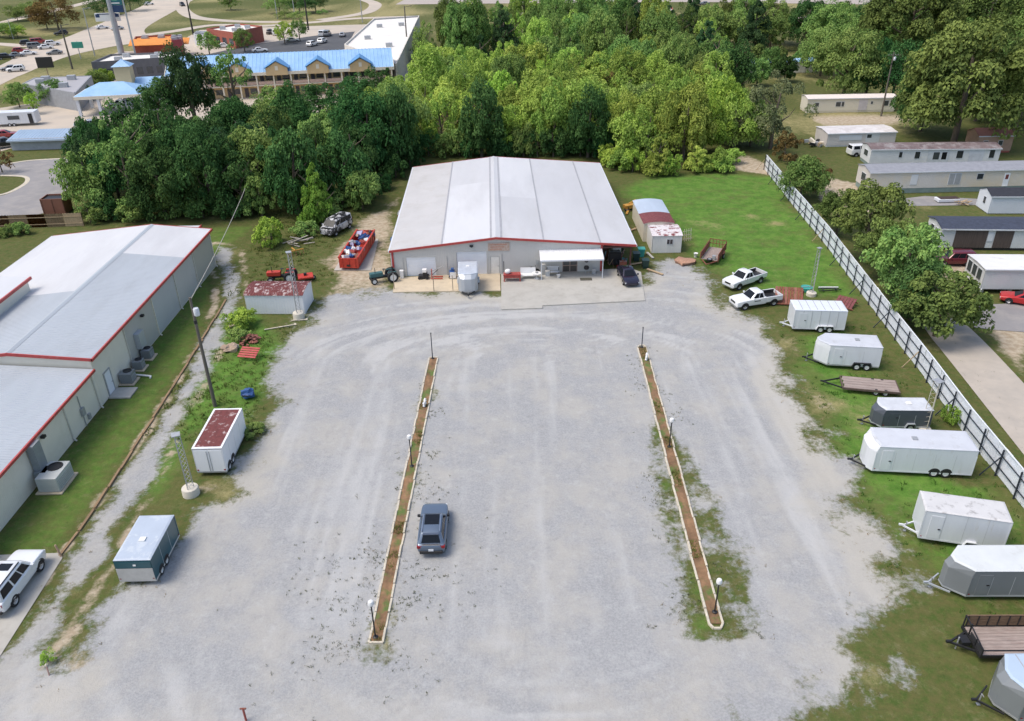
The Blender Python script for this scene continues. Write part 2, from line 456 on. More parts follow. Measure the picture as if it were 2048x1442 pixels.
for k, p in enumerate(paths):
    d = segd(p, X + n1 * 1.6, Y + n2 * 1.2)
    tone += (1 if k % 3 else -1) * (.55 + .25 * math.sin(k * 1.7)) * np.exp(-(d / (.6 if k < 12 else 1.0)) ** 2) * (1 if k < 12 else .55)
def vn2(a, b):
    return fbm(a + 300, b + 300, 1.0, 3) - .5
rT, aT = np.hypot((X - 2.2) , (Y - 67) / .52), np.arctan2((Y - 67) / .52, X - 2.2)
rB, aB = np.hypot(X - 2.2, (Y - 35) / .62), np.arctan2((Y - 35) / .62, X - 2.2)
fT, fB = np.clip((Y - 66) / 4, 0, 1), np.clip((36 - Y) / 4, 0, 1)
lanes = vn2(X * 1.15 + n1 * 1.2, Y * .05) * .7 + vn2(X * 2.6 + n1 * 2.5 + 50, Y * .09) * .6
turnT, turnB = vn2(rT * 1.15 + n1 * 1.2, aT * 1.2) * .7 + vn2(rT * 2.4 + n1 * 2 + 40, aT * 2) * .6, vn2(rB * 1.0 + n1, aB * 1.2) * .7 + vn2(rB * 2.3 + n1 * 2 + 40, aB * 2) * .5
streak = lanes * (1 - fT) * (1 - fB) + turnT * fT + turnB * fB
tone = np.clip(.44 + tone * np.where(Y > 64, .42, .14) + streak * np.where(Y > 66, 1.7, 1.2) + n1 * .35 + n3 * .5, 0, 1)
rim = np.clip(np.exp(-((lotd + 1.5) / 3.2) ** 2) * (.55 + n1 * 2.2), 0, 1)
Z = np.where((X > -62) & (X < 75) & (Y > 20) & (Y < 135), (n2 * .05 + n1 * .03) * (1 - np.clip(gravel, 0, 1) * .7), 0.0) - .03
quads = []
idx = np.arange(nx * ny).reshape(ny, nx)
Q = np.stack([idx[:-1, :-1].ravel(), idx[:-1, 1:].ravel(), idx[1:, 1:].ravel(), idx[1:, :-1].ravel()], 1)
isg = gravel[Q].mean(1) > .5
def grid_obj(name, faces, m):
    used, inv = np.unique(faces.ravel(), return_inverse=True)
    me = bpy.data.meshes.new(name)
    nv, nf = len(used), len(faces)
    me.vertices.add(nv)
    me.vertices.foreach_set('co', np.stack([X[used], Y[used], Z[used]], 1).astype(np.float32).ravel())
    me.loops.add(nf * 4)
    me.loops.foreach_set('vertex_index', inv.astype(np.int32).ravel())
    me.polygons.add(nf)
    me.polygons.foreach_set('loop_start', np.arange(0, nf * 4, 4, dtype=np.int32))
    me.polygons.foreach_set('loop_total', np.full(nf, 4, np.int32))
    for nm, arr in (('gravel', gravel), ('dirt', dirt), ('lush', lush), ('dry', dry), ('tone', tone), ('rim', rim)):
        a = me.attributes.new(nm, 'FLOAT', 'POINT')
        a.data.foreach_set('value', arr[used].astype(np.float32))
    me.update()
    me.shade_smooth()
    me.materials.append(m)
    o = bpy.data.objects.new(name, me)
    COL.objects.link(o)
    o['kind'] = 'structure'
    return o
def ground_material():
    m = bpy.data.materials.new('ground_mix')
    m.use_nodes = True
    nt = m.node_tree
    N, Lk = nt.nodes, nt.links
    b = N['Principled BSDF']
    b.inputs['Roughness'].default_value = .95
    b.inputs['Specular IOR Level'].default_value = .15
    tc = N.new('ShaderNodeTexCoord')
    def at(n):
        a = N.new('ShaderNodeAttribute')
        a.attribute_name = n
        return a.outputs['Fac']
    def nz(s, det=6, ro=.65, off=0, st=None):
        mp = N.new('ShaderNodeMapping')
        mp.inputs['Location'].default_value = (off, off * .7, 0)
        if st:
            mp.inputs['Scale'].default_value = st
        Lk.new(tc.outputs['Object'], mp.inputs[0])
        t = N.new('ShaderNodeTexNoise')
        t.inputs['Scale'].default_value = s
        t.inputs['Detail'].default_value = det
        t.inputs['Roughness'].default_value = ro
        Lk.new(mp.outputs[0], t.inputs['Vector'])
        return t.outputs[0]
    def mth(op, a, c):
        t = N.new('ShaderNodeMath')
        t.operation = op
        for i, q in enumerate((a, c)):
            if isinstance(q, (int, float)):
                t.inputs[i].default_value = q
            else:
                Lk.new(q, t.inputs[i])
        return t.outputs[0]
    def ramp(f, lo, hi):
        t = N.new('ShaderNodeMapRange')
        t.interpolation_type = 'SMOOTHSTEP'
        t.inputs[1].default_value, t.inputs[2].default_value = lo, hi
        Lk.new(f, t.inputs[0])
        return t.outputs[0]
    def mix(f, a, c):
        t = N.new('ShaderNodeMix')
        t.data_type = 'RGBA'
        if isinstance(f, float):
            t.inputs[0].default_value = f
        else:
            Lk.new(f, t.inputs[0])
        for i, q in ((6, a), (7, c)):
            if isinstance(q, tuple):
                t.inputs[i].default_value = q + (1,)
            else:
                Lk.new(q, t.inputs[i])
        return t.outputs[2]
    def ragged(f, amt, s, off, lo=.4, hi=.6):
        return ramp(mth('ADD', f, mth('MULTIPLY', mth('SUBTRACT', nz(s, 8, .75, off), .5), amt)), lo, hi)
    fine, mid, big = nz(9, 5, .7, 3), nz(1.6, 5, .6, 9), nz(.12, 4, .6, 21)
    grass = mix(ramp(mid, .35, .68), G_OLIVE, G_GREEN)
    grass = mix(ragged(at('lush'), .7, 1.1, 5, .3, .8), grass, mix(ramp(nz(.6, 6, .75, 87), .35, .65), G_LUSH, G_LUSH2))
    grass = mix(mth('MULTIPLY', ramp(nz(.32, 6, .7, 81), .45, .70), .65), grass, (.12, .125, .042))
    grass = mix(mth('MULTIPLY', ramp(nz(3.2, 5, .75, 83), .5, .75), .5), grass, (.145, .175, .052))
    grass = mix(ragged(at('dry'), 1.0, .8, 15, .45, .95), grass, mix(ramp(fine, .3, .7), G_DRY, G_DRY2))
    grass = mix(mth('MULTIPLY', ramp(nz(1.0, 7, .8, 111), .52, .72), .55), grass, (.21, .19, .10))
    grass = mix(mth('MULTIPLY', ramp(nz(1.4, 7, .8, 117), .54, .72), .6), grass, (.05, .075, .02))
    grass = mix(mth('MULTIPLY', ramp(fine, .52, .75), .55), grass, (.05, .065, .02))
    soil = mix(ramp(mid, .3, .7), D_TAN, D_BROWN)
    col = mix(ragged(at('dirt'), .9, 1.4, 31, .4, .75), grass, soil)
    stone = mix(ramp(nz(7, 5, .75, 1), .32, .68), V_DARK, V_LIGHT)
    stone = mix(mth('MULTIPLY', ramp(nz(.22, 5, .65, 41), .40, .66), .75), stone, V_BEIGE)
    stone = mix(mth('MULTIPLY', ramp(at('tone'), .38, .95), .7), stone, V_PALE)
    stone = mix(mth('MULTIPLY', ramp(nz(.8, 6, .7, 61, (1, .28, 1)), .5, .8), .4), stone, V_SHADE)
    stone = mix(mth('MULTIPLY', ramp(nz(1.1, 7, .75, 91), .50, .72), .45), stone, V_PALE)
    stone = mix(mth('MULTIPLY', ramp(nz(.9, 7, .75, 97), .52, .74), .45), stone, V_SHADE)
    stone = mix(mth('MULTIPLY', ramp(nz(5, 4, .7, 71), .60, .74), .35), stone, V_SHADE)
    stone = mix(mth('MULTIPLY', ragged(at('rim'), .8, .7, 131, .3, .8), .65), stone, (.44, .415, .36))
    col = mix(ragged(at('gravel'), 1.15, 2.1, 51, .30, .70), col, stone)
    Lk.new(col, b.inputs['Base Color'])
    bp = N.new('ShaderNodeBump')
    bp.inputs['Strength'].default_value = .5
    bp.inputs['Distance'].default_value = .05
    Lk.new(mth('ADD', nz(14, 4, .7, 7), mth('MULTIPLY', nz(2.5, 4, .6, 8), 1.5)), bp.inputs['Height'])
    Lk.new(bp.outputs[0], b.inputs['Normal'])
    return m
G_OLIVE, G_GREEN, G_LUSH, G_LUSH2 = (.112, .108, .038), (.066, .100, .023), (.066, .162, .022), (.125, .235, .040)
G_DRY, G_DRY2, D_TAN, D_BROWN = (.36, .31, .15), (.25, .225, .10), (.48, .41, .31), (.34, .27, .185)
V_DARK, V_LIGHT, V_BEIGE, V_PALE, V_SHADE = (.285, .289, .290), (.368, .373, .374), (.405, .39, .355), (.468, .468, .458), (.230, .235, .239)
GROUND = ground_material()
grid_obj('ground', Q[~isg], GROUND)['label'] = 'grass and bare earth around the lot'
grid_obj('gravel_lot', Q[isg], GROUND)['label'] = 'pale grey gravel lot and gravel track'

# ------------------------------------------------------------ pavements and roads (sheets above the ground)
def pave(name, pts, m, z, label=None, px=True):
    return struct(name, MB().sheet(gpoly(pts) if px else pts, z), m, label)
def strip(name, pts, w, m, z, label=None, px=True):
    p = [Vector(q[:2]) for q in (gpoly(pts) if px else pts)]
    L, R = [], []
    for i in range(len(p)):
        d = (p[min(i + 1, len(p) - 1)] - p[max(i - 1, 0)]).normalized()
        n = Vector((-d.y, d.x)) * (w / 2)
        L.append(p[i] + n)
        R.append(p[i] - n)
    mb = MB()
    for i in range(len(p) - 1):
        mb.quad((*L[i], z), (*R[i], z), (*R[i + 1], z), (*L[i + 1], z))
    return struct(name, mb, m, label)
def smooth_px(pts, k=6):
    out = []
    for i in range(len(pts) - 1):
        p0, p1, p2, p3 = [np.array(pts[max(0, min(len(pts) - 1, i + j))], float) for j in (-1, 0, 1, 2)]
        for t in np.linspace(0, 1, k, endpoint=False):
            out.append(tuple(.5 * ((2 * p1) + (-p0 + p2) * t + (2 * p0 - 5 * p1 + 4 * p2 - p3) * t * t + (-p0 + 3 * p1 - 3 * p2 + p3) * t ** 3)))
    return out + [tuple(pts[-1])]
pave('motel_pavement', [(-80, 335), (0, 303), (60, 287), (160, 283), (230, 264), (320, 252), (560, 245), (800, 205), (850, 140), (805, 118), (700, 96), (560, 100), (420, 108), (280, 135), (185, 178), (120, 212), (60, 207), (0, 216), (-80, 232)], CONC_FAR, .01, 'pale concrete forecourt of the motel')
pave('restaurant_pavement', [(420, 108), (250, 125), (200, 118), (240, 103), (330, 100), (400, 60), (520, 55), (760, 48), (745, 60), (700, 96)], CONC_FAR, .014)
pave('asphalt_parking', [(400, 112), (500, 90), (640, 70), (710, 63), (690, 98), (560, 118)], ASPHALT, .02, 'dark asphalt parking behind the motel')
pave('street', smooth_px([(-260, 235), (0, 131), (50, 97), (117, 80), (183, 54), (278, 15), (318, -8)]) + smooth_px([(400, -8), (352, 20), (290, 58), (300, 80), (220, 94), (132, 114), (48, 148), (0, 170), (-260, 300)]), CONC_FAR, .012, 'wide concrete street with queueing cars')
strip('side_road', smooth_px([(290, 70), (350, 62), (430, 50), (520, 52), (620, 45), (710, 37), (830, 33)]), 6, CONC_FAR, .018)
strip('ramp_road', smooth_px([(378, -10), (364, 12), (375, 28), (404, 37), (478, 43), (560, 44)]), 6, CONC_FAR, .022)
strip('ramp_loop', smooth_px([(690, -14), (725, -2), (750, 8), (742, 20), (715, 29), (640, 40)]), 6, CONC_FAR, .026)
strip('frontage_road', smooth_px([(-60, 60), (0, 46), (60, 32), (170, 6), (230, -12)]), 6, CONC_FAR, .018)
strip('feeder_road', smooth_px([(-60, 86), (0, 88), (60, 92), (110, 84)]), 5, CONC_FAR, .024)
strip('frontage_lane', smooth_px([(1000, 30), (1150, 24), (1400, 36), (1560, 36), (1800, 28), (2100, 24)]), 6, CONC_FAR, .018)
strip('highway', smooth_px([(800, 4), (1100, 1), (1400, -1), (1700, 3), (2100, 3)]), 24, mat('highway_concrete', (.40, .35, .31), .9, var=.08, scale=.05), .014)
pave('loop_road', smooth_px([(-90, 345), (0, 331), (60, 322), (130, 318), (170, 330), (150, 360), (120, 395), (90, 425), (40, 430), (-90, 436)]) + [(-90, 410)] + smooth_px([(-90, 402), (0, 392), (40, 376), (56, 362), (46, 352), (0, 350), (-90, 356)]), ROAD_OLD, .012, 'curved asphalt drive by the wooden fence')
strip('road_kerb', smooth_px([(-90, 400), (0, 390), (40, 374), (55, 361), (46, 353), (0, 351)]), .7, KERB, .03)
strip('road_kerb', smooth_px([(-90, 343), (0, 330), (60, 321), (130, 317)]), .6, KERB, .03)
pave('park_drive', smooth_px([(1846, 652), (1868, 640), (1915, 640), (1965, 680), (2060, 780)]) + smooth_px([(2060, 925), (1985, 830), (1900, 722), (1862, 675)]), mat('drive_concrete', (.45, .40, .34), .9, var=.08, scale=.3, col2=(.36, .33, .29), thr=(.45, .75)), .012, 'pale concrete drive beyond the fence')
pave('park_asphalt', [(1925, 636), (1960, 610), (2060, 605), (2060, 665), (1990, 660), (1950, 655)], ROAD_OLD, .016)
pave('park_gravel', [(1740, 405), (1850, 392), (1960, 398), (1960, 410), (1830, 412)], ROAD_OLD, .012)
pave('corner_slab', [(-120, 1111), (0, 1110), (122, 1106), (125, 1116), (0, 1313), (-120, 1480)], CONC, .02, 'concrete slab under the white SUV')
ap = struct('door_apron', MB().prism(gpoly([(786, 585), (912, 583), (1001, 582), (1000, 545), (790, 556)]), -.05, .07), CONC_TAN, 'tan concrete apron before the roller doors')
pd = struct('concrete_pad', MB().prism(gpoly([(1003, 620), (1085, 617), (1085, 612), (1290, 602), (1282, 545), (1262, 538), (1002, 546)]), -.05, .085), CONC, 'concrete pad before the shop entrance')
pave('dumpster_slab', [(668, 541), (742, 541), (757, 478), (705, 478)], CONC, .03)
# ============================================================ warehouse
def wall_cols(mb, xs_, topf, openings, y0, y1):
    """front wall in the xz plane, made of columns round its openings (xa, xb, za, zb)"""
    cuts = sorted(set(xs_ + [a for o in openings for a in o[:2]]))
    for a, b in zip(cuts[:-1], cuts[1:]):
        m = (a + b) / 2
        spans = sorted([(o[2], o[3]) for o in openings if o[0] <= m <= o[1]])
        z = 0.0
        for za, zb in spans:
            if za > z + .01:
                mb.box(a, b, y0, y1, z, za)
            z = zb
        mb.extr([(a, z), (b, z), (b, topf(b)), (a, topf(a))], 'y', y0, y1)
    return mb
WH = thing('metal_warehouse', 'large white metal warehouse with low gable roof and red trim', 'warehouse', (-13.95, 88.65, 0), math.radians(1.1))
WW, WD, RX, EZ, RZ = 28.6, 35.3, 12.3, 3.4, 4.72
roofz = lambda x: EZ + (RZ - EZ) * (x / RX if x < RX else (WW - x) / (WW - RX))
doors = [(1.55, 5.1, 0, 2.45), (7.55, 11.2, 0, 3.0), (11.6, 12.65, 0, 2.25), (20.2, 22.0, 0, 2.2)]
wl = obj('front_wall', wall_cols(MB(), [.0, RX, 24.9], lambda x: roofz(x) - .12, doors, .12, .27), WALL_GREY, WH)
obj('side_wall', MB().box(.0, .15, .27, WD - .2, 0, EZ - .1), WALL_GREY, WH)
obj('side_wall', MB().box(24.75, 24.9, .27, WD - .2, 0, roofz(24.9) - .15), WALL_GREY, WH)
obj('back_wall', wall_cols(MB(), [.0, RX, 28.4], lambda x: roofz(x) - .12, [], WD - .2, WD - .05), WALL_GREY, WH)
for a, b, z0, z1, nm in ((1.55, 5.1, 0, 2.45, 'roller_door'), (7.55, 11.2, 0, 3.0, 'roller_door')):
    mb = MB()
    n = int((z1 - z0) / .3)
    for i in range(n):
        mb.box(a + .04, b - .04, .18, .24, z0 + i * (z1 - z0) / n + .012, z0 + (i + 1) * (z1 - z0) / n - .012)
    mb.box(a + .04, b - .04, .20, .25, z0, z1)
    d = obj(nm, mb, DOOR_WHITE, WH)
    obj('door_frame', MB().box(a - .1, a + .02, .08, .2, 0, z1 + .1).box(b - .02, b + .1, .08, .2, 0, z1 + .1).box(a + .02, b - .02, .08, .2, z1 - .02, z1 + .1), WALL_GREY, d)
md = obj('entry_door', MB().box(11.62, 12.63, .16, .23, 0.02, 2.22), mat('cream_door', (.76, .74, .68), .5), WH)
obj('door_handle', MB().cbox((12.5, .13, 1.05), (.12, .05, .05)), CHROME, md)
gd = obj('glass_entry', MB().box(20.2, 20.28, .1, .24, 0, 2.2).box(21.92, 22.0, .1, .24, 0, 2.2).box(21.05, 21.15, .1, .24, 0, 2.1).box(20.28, 21.92, .1, .24, 2.1, 2.2).box(20.28, 21.92, .1, .24, 0, .12), mat('brown_frame', (.35, .26, .22), .6), WH)
for a, b in ((20.28, 21.05), (21.15, 21.92)):
    obj('pane', MB().box(a, b, .15, .19, .12, .85), mat('lower_pane', (.09, .08, .07), .15), gd)
    obj('pane', MB().box(a, b, .15, .19, .95, 2.1), WINDOW, gd)
    obj('push_bar', MB().box(a, b, .11, .2, .85, .95), mat('brown_bar', (.30, .22, .18), .5), gd)
# roof sheets in columns between the lap seams, ribs running down the slope
def roof_sheet(x0, x1, y0, y1, m, lift=0.0):
    z0, z1 = roofz(x0), roofz(x1)
    v = Vector((x1 - x0, 0, z1 - z0))
    L = v.length
    mb = MB().ribbed((x0, y0, z0 + lift), (0, 1, 0), v.normalized(), Vector((0, 1, 0)).cross(v).normalized() * -1 if False else v.cross(Vector((0, 1, 0))).normalized() * (1 if v.cross(Vector((0, 1, 0))).z > 0 else -1), y1 - y0, L, .3, .028)
    o = obj('roof_sheet', mb, m, WH)
    s = o.modifiers.new('thick', 'SOLIDIFY')
    s.thickness, s.offset = .012, -1
    return o
roof_sheet(-.25, 5.9, -.12, WD, ROOF_DULL)
roof_sheet(5.9, 11.85, -.12, 22.5, ROOF_BRIGHT, .014)
roof_sheet(5.9, 11.85, 22.5, WD, ROOF_PALE, .012)
roof_sheet(12.8, 17.9, -.12, 15.5, ROOF_PALE, .014)
roof_sheet(12.8, 17.9, 15.5, WD, ROOF_BRIGHT, .016)
roof_sheet(17.9, 24.65, -.12, WD, ROOF_PALE, .007)
roof_sheet(24.65, 28.85, -.12, WD, ROOF_PALE)
obj('ridge_cap', MB().extr([(11.75, roofz(11.75) + .05), (RX, RZ + .12), (12.9, roofz(12.9) + .05), (12.9, roofz(12.9) + .02), (RX, RZ + .05), (11.75, roofz(11.75) + .02)], 'y', -.14, WD + .02), ROOF_PALE, WH)
for x in (5.9, 11.72, 12.93, 17.9, 24.65):
    w = .11 if x in (11.72, 12.93) else .09
    obj('lap_seam', MB().extr([(x - w, roofz(x - w) + .05), (x + w, roofz(x + w) + .05), (x + w, roofz(x + w) + .075), (x - w, roofz(x - w) + .075)], 'y', -.13, WD + .01), SEAM, WH)
def rake(y0, y1, nm='rake_trim'):
    for xa, xb in ((-.3, RX), (RX, 28.9)):
        f = lambda x: EZ + (RZ - EZ) * (x / RX if x <= RX else (WW - x) / (WW - RX))
        obj(nm, MB().extr([(xa, f(xa) - .2), (xb, f(xb) - .2), (xb, f(xb) + .07), (xa, f(xa) + .07)], 'y', y0, y1), RED_TRIM, WH)
rake(-.2, -.12)
rake(WD + .01, WD + .09)
obj('eave_gutter', MB().box(-.42, -.26, -.18, WD + .05, EZ - .18, EZ - .02), WHITE_MET, WH)
obj('eave_gutter', MB().box(28.86, 29.0, -.18, WD + .05, EZ - .2, EZ - .04), WHITE_MET, WH)
obj('corner_trim', MB().box(-.1, .14, .03, .13, 0, EZ - .2), RED_TRIM, WH)
obj('corner_trim', MB().box(24.72, 24.93, .04, .13, 0, roofz(24.9) - .25), RED_TRIM, WH)
for i in range(7):
    y = .15 + i * 5.75
    obj('carport_post', MB().box(28.25, 28.42, y, y + .15, 0, EZ - .1), BLACK if i else mat('rust_post', (.10, .035, .03), .7), WH)
obj('carport_beam', MB().box(24.95, 28.5, .1, .28, EZ - .42, EZ - .22), mat('dark_beam', (.10, .04, .035), .7), WH)
obj('downspout', MB().box(-.22, -.1, .14, .26, 0, EZ - .2), WHITE_MET, WH)
# faded sign board, wall lamp, meter box
sg = obj('sign_board', MB().box(11.35, 13.9, .05, .11, 3.0, 4.0), mat('faded_sign', (.46, .33, .25), .8, var=.12, scale=2.0, col2=(.55, .44, .38), thr=(.4, .6), scale2=4), WH)
for i in range(3):
    obj('faded_lettering', MB().box(11.6, 13.6 - .3 * i, .04, .049, 3.72 - i * .28, 3.84 - i * .28), mat('faded_letters', (.50, .27, .20), .8, var=.2, scale=3), sg)
wlamp = obj('wall_lamp', MB().cbox((9.4, .0, 3.72), (.42, .3, .16)).cbox((9.4, .06, 3.6), (.2, .14, .16)), BLACK, WH)
for x, z in ((6.4, 1.5), (12.95, 1.6), (1.2, 1.4)):
    obj('conduit', MB().box(x, x + .05, .06, .115, .1, z + 1.0), GALV, WH)
obj('meter_box', MB().box(17.0, 17.35, -.05, .12, 1.2, 1.75), GALV, WH)
# awning over the entrance
aw = obj('awning', MB().ribbed((17.4, .1, 2.95), (1, 0, 0), Vector((0, -2.2, -.45)).normalized(), Vector((0, -.2, 1)).normalized(), 7.45, 2.25, .28, .02), mat('awning_white', (.74, .75, .76), .5, var=.06, scale=1.2, col2=(.60, .58, .55), thr=(.55, .8)), WH)
sm = aw.modifiers.new('thick', 'SOLIDIFY')
sm.thickness = .03
obj('awning_fascia', MB().box(17.4, 24.85, -2.16, -2.1, 2.36, 2.52), WHITE_MET, aw)
for x in (17.5, 24.7):
    obj('awning_post', MB().box(x, x + .09, -2.08, -1.99, .08, 2.42), WHITE_MET, aw)

wl2 = lambda x, y, z=.085: WH.matrix_basis @ Vector((x, y, z)) if False else Matrix.Translation((-13.95, 88.65, 0)) @ Matrix.Rotation(math.radians(1.1), 4, 'Z') @ Vector((x, y, z))
def clutter(name, mb, m, at_, label, cat, group=None, parts=(), rz=0, smooth=0):
    o = obj(name, mb, m, smooth=smooth)
    o.location = at_
    o.rotation_euler = (0, 0, rz)
    tag(o, label, cat, group)
    for nm, pm, pmat in parts:
        obj(nm, pm, pmat, o)
    return o
# things standing before the left roller door
clutter('push_mower', MB().box(-.6, .6, -.35, .35, .15, .42).cbox((.2, 0, .62), (.5, .5, .4)), BLACK, wl2(3.6, -.75), 'black riding mower deck with white seat before left roller door', 'mower', parts=[('seat', MB().cbox((.15, 0, .98), (.5, .5, .35)), WHITE_PLASTIC)] + [('wheel', MB().tube((x, y, .2), (x, y + .12, .2), .2), RUBBER) for x in (-.45, .45) for y in (-.45, .33)])
clutter('engine_hoist', MB().bar((-.7, -.3, .12), (.7, -.3, .12), .1).bar((-.7, .3, .12), (.7, .3, .12), .1).bar((-.6, 0, .1), (-.6, 0, 1.2), .1), RED_PAINT, wl2(5.2, -.9), 'low red workshop hoist on the tan apron', 'hoist', parts=[('boom', MB().bar((-.7, 0, .9), (.8, 0, 1.5), .1), GALV), ('strut', MB().bar((-.55, 0, .5), (.2, 0, 1.15), .06), BLACK)])
clutter('pressure_washer', MB().cbox((0, 0, .55), (.6, .8, .6)).cbox((.05, 0, 1.0), (.3, .35, .4)), BLUE_PLASTIC, wl2(7.0, -.75), 'blue and white washer machine between fence posts on apron', 'machine', parts=[('front_panel', MB().cbox((.12, -.42, .45), (.7, .06, .75)), WHITE_PLASTIC), ('handle', MB().bar((-.35, .3, .3), (-.45, .45, 1.25), .05), GALV)] + [('wheel', MB().tube((x, -.2, .16), (x + .08, -.2, .16), .16), RUBBER) for x in (-.4, .34)])
clutter('scrap_crate', MB().box(-.65, .65, -.4, .4, .25, .75).box(-.6, -.5, -.35, -.25, 0, .25).box(.5, .6, -.35, -.25, 0, .25).box(-.6, -.5, .25, .35, 0, .25).box(.5, .6, .25, .35, 0, .25), RUST_DARK, wl2(8.9, -.8), 'dark red scrap crate left of the silver trailer', 'crate', parts=[('rod', MB().bar((x, .1, .5), (x + .1, .2, 1.5), .06), mat('rods', (.14, .10, .08), .8)) for x in (-.4, 0, .45)])
clutter('water_cooler', MB().box(-.2, .2, -.2, .2, 0, .9), WHITE_PLASTIC, wl2(1.0, -.5), 'small white box standing at left warehouse corner', 'box', parts=[('lid', MB().box(-.23, .23, -.23, .23, .9, .97), WHITE_PLASTIC)])
for i, (u, v, lab) in enumerate(((868, 583, 'thin steel fence post at apron edge, left of the two'), (906, 582, 'thin steel fence post beside the silver trailer'), (789, 579, 'rusty steel corner post at left end of apron'))):
    p = gp(u, v)
    o = obj('fence_post', MB().tube((0, 0, -.1), (0, 0, 1.9), .045), mat('post_rust', (.30, .24, .18), .8, var=.2, scale=5))
    o.location = p
    tag(o, lab, 'post', 'fence posts along the apron')
    obj('post_cap', MB().tube((0, 0, 1.9), (0, 0, 1.96), .065), GALV, o)
# things before the shop front
red_cart = clutter('red_cart', MB().box(-1.0, 1.0, -.45, .45, .45, .85).box(-1.0, -.85, -.45, -.3, 0, .45).box(.85, 1.0, -.45, -.3, 0, .45).box(-1.0, -.85, .3, .45, 0, .45).box(.85, 1.0, .3, .45, 0, .45), mat('red_cart_paint', (.35, .06, .05), .7, var=.15, scale=2, col2=(.5, .25, .22), thr=(.55, .8)), wl2(14.1, -2.0), 'red wooden planter stand at the corner of the pad', 'planter', parts=[('rail', MB().box(-1.05, 1.05, -.5, -.44, .8, .92), RED_TRIM), ('mast', MB().tube((-.95, .5, 0), (-.95, .5, 2.2), .04), BLACK)])
clutter('white_sack', MB().blob((0, 0, .3), (.4, .3, .3), 4, .15), WHITE_PLASTIC, wl2(13.6, -2.0, .93), 'white sack lying on the red planter stand', 'sack', smooth=60)
clutter('lawn_glider', MB().box(-.9, .9, -.35, .35, .4, .48).cbox((0, .38, .8), (1.8, .06, .75), rx=-.2), WHITE_PLASTIC, wl2(16.0, -1.5), 'white metal lawn glider next to the potted shrub', 'bench', parts=[('leg', MB().bar((x, y, 0), (x, y * .8, .42), .05), GALV) for x in (-.85, .85) for y in (-.35, .35)])
clutter('white_table', MB().lathe([(.05, .0), (.3, .02), (.05, .06), (.05, .66), (.55, .68), (.55, .73)], n=14), WHITE_PLASTIC, wl2(17.0, -1.7), 'small round white table next to the bicycle', 'table', parts=[('bowl', MB().lathe([(.1, .74), (.2, .85)], n=10), GALV)])
bk = thing('bicycle', 'black bicycle leaning against the shop front', 'bicycle', wl2(16.6, -.35), .1)
for x in (-.52, .52):
    w = obj('wheel', MB().lathe([(.30, -.02), (.34, -.02), (.34, .02), (.30, .02)], n=16), RUBBER, bk)
    w.location, w.rotation_euler = (x, 0, .34), (math.pi / 2, 0, 0)
obj('frame', MB().bar((-.52, 0, .34), (-.15, 0, .75), .04).bar((-.15, 0, .75), (.4, 0, .8), .04).bar((-.52, 0, .34), (-.05, 0, .32), .04).bar((-.05, 0, .32), (-.18, 0, .85), .04).bar((-.05, 0, .32), (.4, 0, .75), .04).bar((.52, 0, .34), (.38, 0, .95), .04), BLACK, bk)
obj('saddle', MB().cbox((-.2, 0, .92), (.28, .12, .06)), BLACK, bk)
obj('handlebar', MB().bar((.38, -.25, 1.0), (.38, .25, 1.0), .04), BLACK, bk)
def bench(x, lab):
    b = thing('porch_bench', lab, 'bench', wl2(x, -.75), 0, 'benches under the awning')
    for i in range(3):
        obj('slat', MB().box(-.75, .75, -.25 + i * .17, -.11 + i * .17, .42, .46), WHITE_MET, b)
    for i in range(3):
        obj('back_slat', MB().box(-.75, .75, .27, .31, .55 + i * .17, .66 + i * .17), WHITE_MET, b)
    for x_ in (-.7, .7):
        obj('leg', MB().box(x_ - .04, x_ + .04, -.25, -.18, 0, .42).box(x_ - .04, x_ + .04, .24, .31, 0, .9), BLACK, b)
bench(19.0, 'white slatted bench under awning left of the glass doors')
clutter('grill', MB().lathe([(.1, .55), (.28, .65), (.33, .82), (.26, 1.0), (.06, 1.06)], n=12), BLACK, wl2(23.0, -.7), 'round black kettle grill right of the glass doors', 'grill', parts=[('leg', MB().bar((.2 * math.cos(a), .2 * math.sin(a), .62), (.32 * math.cos(a), .32 * math.sin(a), 0), .03), GALV) for a in (0, 2.1, 4.2)], smooth=50)
clutter('door_mat', MB().box(-.65, .65, -.35, .35, 0, .03), mat('mat_dark', (.10, .095, .07), .95, var=.3, scale=8), wl2(22.8, -2.25), 'dark rectangular door mat before the glass doors', 'mat', parts=[('mat_border', MB().box(-.69, .69, -.39, .39, -.002, .02), BLACK)])
clutter('white_pot', MB().lathe([(.12, 0), (.24, .35), (.27, .38), (.2, .36)], n=12), WHITE_PLASTIC, wl2(19.6, -1.6), 'white flower pot on the pad left of glass doors', 'pot', smooth=40)
clutter('hanging_basket', MB().lathe([(.05, 0), (.22, .12), (.26, .3), (.2, .38)], n=10), BLACK, wl2(22.9, -1.2, 1.75), 'dark hanging basket beneath the awning', 'basket', parts=[('hook', MB().bar((0, 0, .3), (0, 0, .75), .02), BLACK)], smooth=40)
for k, (x, y, d, m, lab) in enumerate(((17.9, -.6, (.35, .3, 1.3), GALV, 'tall grey cabinet at left end of awning'), (18.35, -.9, (.5, .5, .6), SILVER, 'square grey box under awning beside bench'), (23.9, -.6, (.4, .4, .5), GALV, 'low grey box beneath right end of awning'))):
    clutter('storage_box', MB().box(-d[0] / 2, d[0] / 2, -d[1] / 2, d[1] / 2, 0, d[2]), m, wl2(x, y), lab, 'box', 'boxes under the awning', parts=[('lid', MB().box(-d[0] / 2 - .02, d[0] / 2 + .02, -d[1] / 2 - .02, d[1] / 2 + .02, d[2], d[2] + .05), WALL_GREY)])
